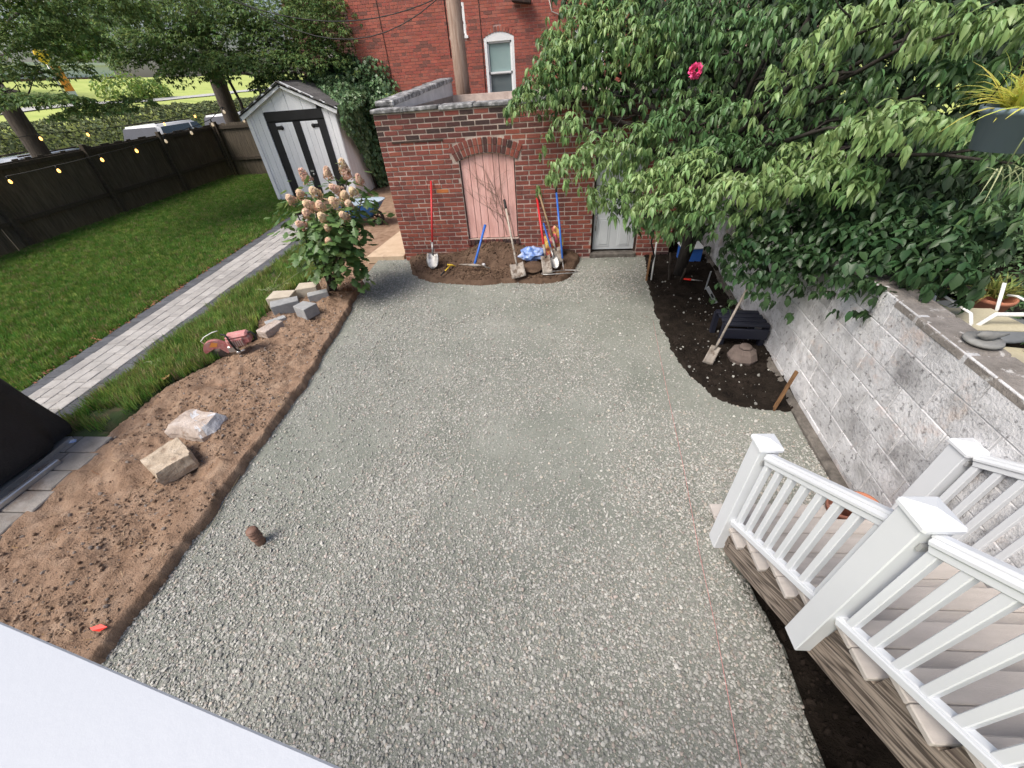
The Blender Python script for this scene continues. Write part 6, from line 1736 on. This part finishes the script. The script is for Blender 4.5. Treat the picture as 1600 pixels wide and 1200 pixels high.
# the leaves that show largest are leaves of their own
dst = np.linalg.norm(A1[0] - np.array([0, 0, 2.6]), axis=1)
dirv = (A1[0] - np.array([0, 0, 2.6])) / dst[:, None]
score = dst + rng.random(len(dst)) * .5
pickd = np.argsort(score)[:280]
keepm = np.ones(len(dst), bool); keepm[pickd] = False
leafobj('crown', tuple(q_[keepm] for q_ in A1), M['dogwood_lit'], tr_, fold=.10, bend=.34)['kind'] = 'stuff'
leafobj('crown', A2, M['dogwood'], tr_, fold=.10, bend=.3)['kind'] = 'stuff'
leafobj('crown', pads(DW_UL, 1000, .080, .029, (R(5), R(66)), 6, thick=.5), M['dogwood_lit'], tr_, fold=.10, bend=.3)['kind'] = 'stuff'
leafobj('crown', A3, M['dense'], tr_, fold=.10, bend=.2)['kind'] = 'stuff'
lv_, lf_ = leaf_arrays([[0, 0, 0]], [[0, 0, -1]], [[0, -1, 0]], [1], [.41], .10, .34)
lmesh = np_mesh('leaf', lv_, lf_, M['dogwood_lit'])
for k in pickd:
    D = Vector(A1[1][k]); Nn = Vector(A1[2][k]); Sd = D.cross(Nn)
    # local axes: -z along the leaf, -y its upper side
    B3 = Matrix((-(D.cross(Nn)) * -1, -Nn, -D)).transposed()
    if B3.determinant() < 0: B3 = Matrix((-Vector(B3.col[0]), Vector(B3.col[1]), Vector(B3.col[2]))).transposed()
    piece('leaf', lmesh, tr_, Matrix.Translation(A1[0][k]) @ B3.to_4x4() @ Matrix.Scale(float(A1[3][k]), 4))
# pink flower ball in its branches
fc = Vector((1.572, 5.112, 2.474))
v = rng.normal(0, 1, (90, 3)); v /= np.linalg.norm(v, axis=1)[:, None]
Nn = np.cross(v, rng.normal(0, 1, (90, 3))); Nn /= np.linalg.norm(Nn, axis=1)[:, None]
o = leafobj('pompom_flower', (np.array(fc) + v * .035, v, Nn, np.full(90, .04), np.full(90, .045)), M['hotpink'], None, fc)
tag(o, 'hot pink pompom flower ball hanging among the dogwood branches', 'flower')

# rounded shrub spilling over the block wall
sh = thing('leafy_shrub', 'dark rounded leaved shrub hanging over the block wall above the bench', 'shrub', (2.75, 4.6, .4))
SHP = [(2.08, 3.57, 1.24, 0.37, 0.29, 0.25), (1.92, 3.47, 1.08, 0.27, 0.22, 0.19), (2.16, 3.29, 1.15, 0.33, 0.27, 0.19), (2.33, 3.88, 1.33, 0.35, 0.28, 0.20), (1.94, 3.90, 1.13, 0.23, 0.19, 0.16), (2.33, 3.49, 1.29, 0.27, 0.22, 0.22), (2.21, 4.17, 1.28, 0.25, 0.20, 0.16)]
q = MB()
for k, c in enumerate(SHP): q.tube(wob((2.75 + .05 * k, 4.6, .3), c[:3], 6, .05, k), [.03, .025, .02, .016, .012, .006], 5)
q.obj('stem', M['bark_dk'], sh)
leafobj('foliage', pads(SHP, 1500, .075, .045, (R(20), R(70)), 5, thick=1.1), M['rounded'], sh, fold=.08, bend=.15)['kind'] = 'stuff'
sh2 = thing('leafy_shrub', 'broad shrub of pointed leaves leaning over the wall top left of the chair', 'shrub', (3.3, 4.3, .4))
SHP2 = [(2.50, 2.89, 1.43, 0.38, 0.31, 0.18), (2.61, 2.66, 1.46, 0.26, 0.21, 0.15), (2.45, 3.18, 1.36, 0.35, 0.28, 0.20), (2.80, 3.22, 1.53, 0.41, 0.33, 0.17), (2.60, 3.63, 1.49, 0.40, 0.32, 0.19), (2.99, 3.02, 1.46, 0.28, 0.22, 0.18), (2.46, 2.81, 1.31, 0.32, 0.25, 0.11), (2.39, 3.29, 1.20, 0.26, 0.21, 0.19), (2.54, 2.51, 1.45, 0.18, 0.15, 0.09)]
q = MB()
for k, c in enumerate(SHP2): q.tube(wob((3.3 + .05 * k, 4.3, .3), c[:3], 6, .05, 40 + k), [.03, .025, .02, .016, .012, .006], 5)
q.obj('stem', M['bark_dk'], sh2)
leafobj('foliage', pads(SHP2, 1500, .085, .045, (R(15), R(65)), 5, thick=1.1), M['rounded'], sh2, fold=.08, bend=.15)['kind'] = 'stuff'
sh3 = thing('twiggy_shrub', 'small dark leaved sprig spreading in front of the grey door', 'shrub', (1.7, 5.9, 0))
SHP3 = [(1.18, 5.38, 1.15, 0.34, 0.27, 0.11), (0.97, 5.53, 1.16, 0.22, 0.17, 0.08), (1.46, 5.19, 1.09, 0.24, 0.19, 0.13)]
q = MB(); q.tube(wob((1.7, 5.9, 0), SHP3[2][:3], 6, .05, 3), .012, 5); q.tube(wob(SHP3[2][:3], SHP3[1][:3], 6, .05, 3), .006, 5); q.obj('stem', M['bark_dk'], sh3)
leafobj('foliage', pads(SHP3, 700, .06, .035, (R(5), R(60)), 5), M['rounded'], sh3)['kind'] = 'stuff'

FINE['leaf'] = False
# neighbour's thicket: separate trees and bushes filling the right background
def bush(name, label, cat, blobs, n, L, W, m, loc, grp=None, stem=True, e=(R(-10), R(65))):
    t = thing(name, label, cat, loc, 0, grp)
    P_ = [blob_leaves(c[:3], c[3:], n, L, W, e) for c in blobs]
    leafobj('crown', cat_(*P_), m, t)['kind'] = 'stuff'
    if stem:
        q = MB()
        for k, c in enumerate(blobs):
            q.tube(wob(loc, c[:3], 7, .12, 60 + k), [.09, .08, .07, .06, .045, .03, .015], 6)
        q.obj('trunk', M['bark_dk'], t)
    return t
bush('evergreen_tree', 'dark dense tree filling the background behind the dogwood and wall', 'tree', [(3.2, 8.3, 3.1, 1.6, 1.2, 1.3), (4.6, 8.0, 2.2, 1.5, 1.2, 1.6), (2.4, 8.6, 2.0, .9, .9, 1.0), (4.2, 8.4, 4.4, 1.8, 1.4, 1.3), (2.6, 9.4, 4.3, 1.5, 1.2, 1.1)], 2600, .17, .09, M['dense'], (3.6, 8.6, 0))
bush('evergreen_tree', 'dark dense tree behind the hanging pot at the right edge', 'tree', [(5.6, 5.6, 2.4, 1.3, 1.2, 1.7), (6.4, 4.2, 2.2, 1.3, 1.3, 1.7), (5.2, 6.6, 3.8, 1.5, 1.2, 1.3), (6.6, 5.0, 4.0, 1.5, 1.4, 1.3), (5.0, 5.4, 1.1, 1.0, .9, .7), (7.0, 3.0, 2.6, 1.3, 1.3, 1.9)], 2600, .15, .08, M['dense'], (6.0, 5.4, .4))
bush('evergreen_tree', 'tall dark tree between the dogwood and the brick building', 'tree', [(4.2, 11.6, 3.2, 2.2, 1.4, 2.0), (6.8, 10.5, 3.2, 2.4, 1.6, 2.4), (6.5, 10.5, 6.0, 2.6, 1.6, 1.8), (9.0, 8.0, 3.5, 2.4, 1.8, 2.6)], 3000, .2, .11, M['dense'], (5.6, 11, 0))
bush('privet_bush', 'yellow green bush behind the chairs at the right edge of the wall', 'bush', [(4.0, 4.1, .95, .55, .5, .6), (4.5, 3.7, .9, .5, .5, .5)], 900, .06, .032, M['paleleaf'] if False else M['ivy'], (4.2, 3.9, .4))
bush('privet_bush', 'low dark green bush beyond the potted plant behind the wall', 'bush', [(4.5, 3.0, .8, .6, .6, .5), (3.7, 4.8, .9, .5, .4, .5), (5.2, 2.5, 1.0, .6, .6, .6)], 900, .08, .045, M['ivy'], (4.5, 3.0, .4))
cy = thing('conifer', 'narrow yellow green conifer rising at the right of the leaning shrub', 'tree', (4.35, 4.5, .4))
leafobj('crown', blob_leaves((4.35, 4.5, 1.3), (.42, .42, 1.0), 4200, .05, .014, (R(-70), R(0)), .8), M['ivy'], cy)['kind'] = 'stuff'
MB().tube([(4.35, 4.5, .3), (4.35, 4.5, 2.1)], .03, 6).obj('trunk', M['bark_dk'], cy)
gl = thing('border_plant', 'clump of green strap leaves behind the wall left of the chair', 'plant', (3.15, 3.35, .5))
strapobj('leaves', Vector((3.1, 3.3, .75)), 90, .5, .022, (R(20), R(80)), 22, M['grassplant'], gl)

# ivy over the shed
iv = thing('ivy', 'glossy green ivy smothering the right side and roof of the white shed', 'ivy', (-5.1, 13.2, 0))
Pi = []
n = 7500                                   # on the right wall
y = rng.uniform(11.65, 14.7, n); z = rng.uniform(.0, 2.2, n)
edge = 11.55 + np.clip(2.1 - z, 0, 2.2) * .95 + (fbm(z * 3, z * 0) - .5) * .4 - .15
k = y > edge; y, z = y[k], z[k]; n = len(y)
D, Nn = leaf_dirs(n, R(40), R(85), 0.0, .8); 
Pi.append((np.stack([SX1 + .03 + np.abs(rng.normal(0, .07, n)) + .16 * fbm(y * 2, z * 2), y, z], 1), D, Nn, np.full(n, .10) * rng.uniform(.6, 1.2, n), np.full(n, .085) * rng.uniform(.6, 1.2, n)))
n = 9000                                   # on the roof
y = rng.uniform(11.75, 14.9, n); u = rng.uniform(-.15, 1.55, n)
lim = 13.45 - 1.25 * np.clip(u / 1.1, 0, 1.1) + (fbm(u * 4 + 3, u * 0) - .5) * .5
k = y > lim; y, u = y[k], u[k]; n = len(y)
zz = SR + .08 - np.abs(u) * .46 + .30 * np.clip((y - lim[k]) / 1.0, 0, 1) * (.5 + fbm(u * 2, y * 2)) + rng.normal(0, .05, n)
D, Nn = leaf_dirs(n, R(10), R(70), 0.0, 1.4)
Pi.append((np.stack([SXC + u, y, zz], 1), D, Nn, np.full(n, .10) * rng.uniform(.6, 1.2, n), np.full(n, .085) * rng.uniform(.6, 1.2, n)))
for c, r_, nn in (((-5.1, 14.2, 2.6), (.95, .7, .6), 3600), ((-4.6, 13.9, 2.0), (.65, .7, .75), 3200), ((-5.6, 14.5, 2.85), (.7, .5, .45), 2200), ((-4.35, 14.0, 1.6), (.4, .5, .6), 900), ((-4.9, 13.6, .7), (.3, .7, .8), 1200)):
    Pi.append(blob_leaves(c, r_, nn, .10, .085, (R(10), R(75)), .5))
leafobj('foliage', cat_(*Pi), M['ivy'], iv, fold=.06)['kind'] = 'stuff'
q = MB()
for k in range(7): q.tube(wob((-5.02, 13.0 + .22 * k, 0), (-5.06, 12.9 + .24 * k, 2.1), 7, .05, 80 + k), [.02, .018, .016, .014, .012, .01, .006], 5)
q.obj('stem', M['bark_dk'], iv)
ys = thing('privet_bush', 'light yellow green bush tip showing between ivy and brick building', 'bush', (-3.9, 13.2, 0))
leafobj('crown', blob_leaves((-3.95, 13.2, 1.75), (.36, .36, .6), 1100, .08, .06), M['paleleaf'], ys)['kind'] = 'stuff'
MB().tube([(-3.9, 13.2, 0), (-3.95, 13.2, 2.0)], .03, 6).obj('trunk', M['bark_dk'], ys)

# hydrangea
hy = thing('hydrangea', 'tall oakleaf hydrangea with faded pink and cream flower heads', 'shrub', (-3.2, 5.48, .08))
HB_ = Vector((-3.2, 5.48, .06)); q = MB()
FL = [(537,262,5.35,'c',.16), (512,282,5.3,'p',.13), (470,292,5.3,'p',.15), (548,278,5.4,'p',.14), (562,288,5.45,'p',.12), (452,308,5.2,'p',.13), (468,308,5.0,'c',.12), (492,300,5.05,'c',.16), (482,318,4.95,'c',.16),
      (524,300,5.0,'p',.14), (535,308,4.95,'c',.14), (549,300,5.1,'c',.12), (522,322,4.9,'c',.17), (505,336,4.85,'c',.13), (481,329,4.9,'p',.13), (512,373,4.95,'c',.08), (512,352,4.9,'c',.07), (472,352,5,'p',.11), (538,338,5,'c',.12), (500,322,5,'c',.14), (545,320,5,'p',.12)]
FLW = [(-2.694, 5.978, 1.691), (-2.845, 5.768, 1.659), (-3.119, 5.682, 1.659), (-2.666, 5.957, 1.614), (-2.490, 5.909, 1.534), (-3.256, 5.388, 1.451), (-3.120, 5.420, 1.499), (-2.916, 5.418, 1.504), (-2.948, 5.260, 1.389), (-2.699, 5.585, 1.502), (-2.587, 5.512, 1.434), (-2.516, 5.659, 1.444), (-2.648, 5.358, 1.380), (-2.757, 5.105, 1.281), (-2.943, 5.098, 1.339), (-2.754, 5.030, 1.015), (-2.711, 5.042, 1.172), (-3.011, 5.005, 1.229), (-2.551, 5.259, 1.244), (-2.785, 5.178, 1.402), (-2.517, 5.413, 1.344)]
rr = random.Random(31)
stems = []
for k in range(9):
    tp = Vector(FLW[[0, 2, 4, 5, 7, 8, 10, 12, 13][k]]) - UP * .15
    stems.append(wob(HB_ + Vector((rr.uniform(-.08, .08), rr.uniform(-.06, .06), 0)), tp, 7, .05, 90 + k))
    q.tube(stems[-1], [.02, .018, .016, .014, .012, .01, .007], 6)
q.tube([HB_, HB_ + Vector((.02, 0, .5))], [.055, .04], 8)
q.obj('stem', M['bark'], hy)
def hleaf(m):
    prof = [(0, .0), (.12, .22), (.25, .18), (.38, .46), (.5, .26), (.66, .34), (.8, .14), (1.0, .0)]
    V = []; F = []
    for t, w_ in prof: V += [(-w_, -.10 * w_ - .06 * t * t, -t), (0, .03 - .10 * t * t, -t), (w_, -.10 * w_ - .06 * t * t, -t)]
    V = [(x, -y, z) for x, y, z in V]
    for i in range(len(prof) - 1):
        for j in range(2):
            o_ = i * 3 + j; F.append((o_, o_ + 1, o_ + 4, o_ + 3))
    return np_mesh('leaf', V, F, m)
hm_ = [hleaf(M['hydleaf'])]
cen = Vector((-2.95, 5.40, 1.05))
lp = []
for k in range(900):
    s_ = rr.choice(stems); t = rr.uniform(.12, 1.0) ** .45; i = min(5, int(t * 6)); p = s_[i].lerp(s_[i + 1], t * 6 - i)
    spread = .07 + .10 * min(1, t * 1.5)
    p = p + Vector((rr.gauss(0, spread), rr.gauss(0, spread * .9), rr.gauss(0, .09)))
    if rr.random() < .05: p = Vector((-2.66 + rr.gauss(0, .09), 5.35 + rr.gauss(0, .1), .5 + rr.gauss(0, .18)))
    lp.append((p, rr.uniform(.10, .17)))
hl = []
for idx, (p, L_) in enumerate(lp):
    out = math.atan2(p.y - cen.y, p.x - cen.x) + rr.gauss(0, .8); e = rr.uniform(R(-8), R(55))
    D = Vector((math.cos(out) * math.cos(e), math.sin(out) * math.cos(e), -math.sin(e))); s_ = Vector((-math.sin(out), math.cos(out), 0)); Nn = s_.cross(D)
    if Nn.z < 0: Nn = -Nn
    B3 = Matrix((D.cross(Nn), -Nn, -D)).transposed()
    if B3.determinant() < 0: B3 = Matrix((-D.cross(Nn), -Nn, -D)).transposed()
    Mx = Matrix.Translation(p) @ B3.to_4x4() @ Matrix.Diagonal((L_ * rr.uniform(.8, 1.1), L_, L_, 1))
    if idx < 290: piece('leaf', hm_[0], hy, Mx)
    else: hl.append(Mx)
q = MB()
for Mx in hl: q.add([Mx @ v.co for v in hm_[0].vertices], [tuple(p.vertices) for p in hm_[0].polygons])
q.obj('foliage', M['hydleaf'], hy)['kind'] = 'stuff'
for (x_, y_, d_, kind, sz), c in zip(FL, FLW):
    sz *= .96; n = 210; t = rng.random(n); a = rng.uniform(0, 6.28, n)
    ax_ = Vector((rr.uniform(-.25, .25), -.1 + rr.uniform(-.2, .1), 1)).normalized() if y_ < 300 else Vector((rr.uniform(-.5, .5), -.7, .6)).normalized()
    u = ax_.orthogonal().normalized(); v2 = ax_.cross(u)
    rad = sz * .42 * np.sqrt(1 - t) * (.8 + .3 * rng.random(n)) + .008
    P_ = np.array(c) + (np.outer((t - .4) * sz * 1.3, np.array(ax_))) + np.outer(rad * np.cos(a), np.array(u)) + np.outer(rad * np.sin(a), np.array(v2))
    Nn = (P_ - np.array(c)); Nn /= np.linalg.norm(Nn, axis=1)[:, None] + 1e-6
    D = np.cross(Nn, rng.normal(0, 1, (n, 3))); D /= np.linalg.norm(D, axis=1)[:, None]
    leafobj('flower_head', (P_ - D * .012, D, Nn, np.full(n, .034), np.full(n, .03)), M['petal_pink'] if kind == 'p' else M['petal_cream'], hy)
dry = thing('dry_grass_clump', 'dry brown grass clump at the foot of the hydrangea', 'plant', (-2.98, 5.42, .08))
strapobj('stalks', Vector((-2.95, 5.45, .08)), 160, .30, .004, (R(10), R(85)), 14, M['litter'], dry)
wt = thing('plant_cutting', 'wilted pale green cut stalks lying on the grass by the hydrangea', 'plant cutting', (-4.2, 5.6, .15))
q = MB()
for k in range(3): q.tube(wob((-4.178, 5.408, 0.180), ((-3.954, 6.202, 0.200) if k == 0 else (-4.334, 6.106, 0.200) if k == 1 else (-4.438, 5.497, 0.180)), 5, .02, 70 + k), .007, 5)
q.obj('stalk', M['wilt'], wt)
strapobj('leaves', Vector((-4.173, 5.610, 0.160)), 26, .26, .06, (R(-5), R(25)), 33, M['wilt'], wt)
wt2 = thing('plant_cutting', 'few pale wilted leaves dropped on the grass left of the red saw', 'plant cutting', (-4.631, 3.648, 0.140))
strapobj('leaves', Vector((-4.612, 3.633, 0.150)), 14, .12, .045, (R(-5), R(30)), 34, M['wilt'], wt2)
fl = thing('fallen_leaf', 'single orange brown leaf on the grass strip', 'leaf', (-4.246, 3.308, 0.150))
strapobj('blade', Vector((-4.229, 3.294, 0.160)), 2, .08, .05, (R(0), R(10)), 3, M['litter'], fl)

# left side trees
def tree(name, label, base, top, r0, PD, per, L, W, m, seed, thick=1.0, e=(R(5), R(50)), lim=True, every=2):
    t = thing(name, label, 'tree', base)
    b = Vector(base); tp = Vector(top)
    q = MB(); q.tube(wob(b - UP * .3, tp, 6, .06, seed), [r0 * 1.25, r0, r0 * .93, r0 * .88, r0 * .8, r0 * .6], 12); q.obj('trunk', M['bark'], t)
    if lim: limbs('branch', t, M['bark_dk'], b.lerp(tp, .42), PD[::every], r0 * .28, t, seed=seed, up=1.0)
    leafobj('crown', pads(PD, per, L, W, e, 5, thick=thick), m, t)['kind'] = 'stuff'
    return t
tree('maple_tree', 'big tree with thick bare trunk standing just beyond the fence at far left', (-12.9, 11.1, -.1), (-13.1, 11.2, 7.5), .21,
     [(-9.22, 9.06, 3.94, 0.90, 0.72, 0.41), (-9.65, 10.08, 3.67, 0.90, 0.72, 0.28), (-9.76, 9.28, 3.50, 0.85, 0.68, 0.29), (-9.34, 10.99, 4.10, 1.22, 0.98, 0.35), (-9.19, 8.47, 2.70, 0.83, 0.66, 0.08), (-9.03, 9.35, 2.49, 0.79, 0.63, 0.09), (-10.38, 9.38, 3.11, 0.76, 0.61, 0.25), (-8.87, 10.04, 2.57, 0.50, 0.40, 0.08), (-8.57, 9.64, 4.24, 1.40, 1.12, 0.35), (-8.34, 8.50, 4.06, 0.93, 0.75, 0.41), (-10.44, 10.76, 3.21, 0.57, 0.46, 0.23), (-8.03, 11.35, 4.29, 1.09, 0.88, 0.36), (-9.53, 8.24, 2.76, 0.58, 0.46, 0.14)], 900, .085, .044, M['maple'], 3, thick=.5, e=(R(-5), R(35)))
tree('maple_tree', 'big dark tree with layered branches rising behind the white shed', (-11.6, 17.2, -.1), (-11.0, 17.0, 8.0), .27,
     [(-9.51, 12.83, 3.59, 1.56, 1.25, 0.36), (-8.36, 13.60, 3.74, 1.71, 1.37, 0.45), (-6.90, 13.84, 3.65, 1.39, 1.11, 0.45), (-5.78, 13.80, 3.71, 0.94, 0.75, 0.44), (-8.30, 12.48, 3.13, 1.47, 1.18, 0.26), (-7.28, 13.10, 3.13, 1.44, 1.15, 0.31), (-6.19, 13.43, 3.13, 1.21, 0.97, 0.35), (-9.02, 13.71, 4.29, 1.85, 1.48, 0.50), (-7.18, 14.20, 4.27, 1.89, 1.51, 0.52), (-5.79, 14.28, 4.24, 1.03, 0.82, 0.51),
      (-10.09, 12.39, 3.37, 0.81, 0.65, 0.23), (-10.61, 13.19, 4.24, 0.98, 0.79, 0.36), (-7.02, 13.26, 2.71, 1.05, 0.84, 0.25), (-5.53, 13.93, 3.30, 0.53, 0.42, 0.42), (-10.05, 12.39, 3.79, 0.63, 0.50, 0.16), (-9.12, 13.08, 3.95, 0.98, 0.79, 0.26)], 900, .085, .044, M['maple'], 8, thick=.5, e=(R(-5), R(35)))
tree('small_tree', 'slender pale leaved tree between the shed and the dark brick wing', (-8.6, 16.9, 0), (-8.2, 16.8, 4.2), .07,
     [(-5.83, 15.05, 4.05, 0.66, 0.53, 0.40), (-5.62, 14.94, 3.69, 0.52, 0.42, 0.30), (-5.74, 15.36, 4.40, 0.73, 0.59, 0.37), (-6.28, 14.69, 3.44, 0.74, 0.59, 0.30)], 110, .12, .06, M['paleleaf'], 12, every=1)
for k, (x_, y_) in enumerate(((-10.6, 16.9), (-10.0, 17.1))):
    q = MB(); q.tube(wob((x_, y_, 0), (x_ - .2 + .3 * k, y_, 3.4), 7, .06, 44 + k), [.07, .065, .06, .055, .05, .045, .04], 8)
    o = q.obj('bare_trunk', M['bark_dk'], None, (x_, y_, 0)); tag(o, ['slim bare trunk behind the shed, nearer the big trunk', 'slim bare trunk behind the shed, nearer its roof'][k], 'tree', 'slim trunks behind the shed')

# ivy bank across the street
n = 30000
y = rng.uniform(8, 60, n); x = -19.2 - 3.6 * rng.random(n)
z = terrain(x, y) + .05 + .30 * np.clip((-19.2 - x) / 1.2, 0, 1) * fbm(x * 1.2, y * 1.2) * 1.3 + rng.random(n) * .1
D, Nn = leaf_dirs(n, R(0), R(70), 0.0, 1.3, .5)
o = leafobj('ivy_bank', (np.stack([x, y, z], 1), D, Nn, rng.uniform(.11, .22, n), rng.uniform(.08, .17, n)), M['bank']); tag(o, 'bank of ivy and shrubs across the street behind the cars', 'ground cover', kind='stuff')

# far park trees
FT = [(-36, 27, 3, 4.2, 'maple', 'broad park tree at the far left edge beside the banner'), (-58, 62, 3, 6, 'maple', 'most distant park tree at the middle of the lawn'),
      (-24, 62, 2.5, 4.5, 'maple', 'far tree seen through branches above the shed'), (-60, 34, 3, 6, 'maple', 'distant tree behind the white park building')]
for k, (x, y, z, r_, m, lb) in enumerate(FT):
    t = thing('park_tree', lb, 'tree', (x, y, z - .5), 0, 'trees in the park')
    q = MB(); q.tube(wob((x, y, z - .6), (x, y, z + r_ * 1.1), 5, .15, k), [.35, .3, .26, .2, .1], 8); q.obj('trunk', M['bark_dk'], t)
    bl = [(x + rr.uniform(-.5, .5) * r_, y + rr.uniform(-.5, .5) * r_, z + r_ * rr.uniform(.75, 1.7), r_ * .62, r_ * .62, r_ * .42) for _ in range(6)]
    leafobj('crown', cat_(*[blob_leaves(c[:3], c[3:], 700, .5, .34, shell=.7) for c in bl]), M[m], t)['kind'] = 'stuff'
bush('park_bush', 'bright sunlit bush on the far lawn right of the banner', 'bush', [(-29.5, 33.5, 3.3, 1.4, 1.7, 1.0), (-29, 35.5, 3.1, 1.0, 1.3, .8)], 900, .22, .16, M['paleleaf'], (-29.3, 34, 2.4))
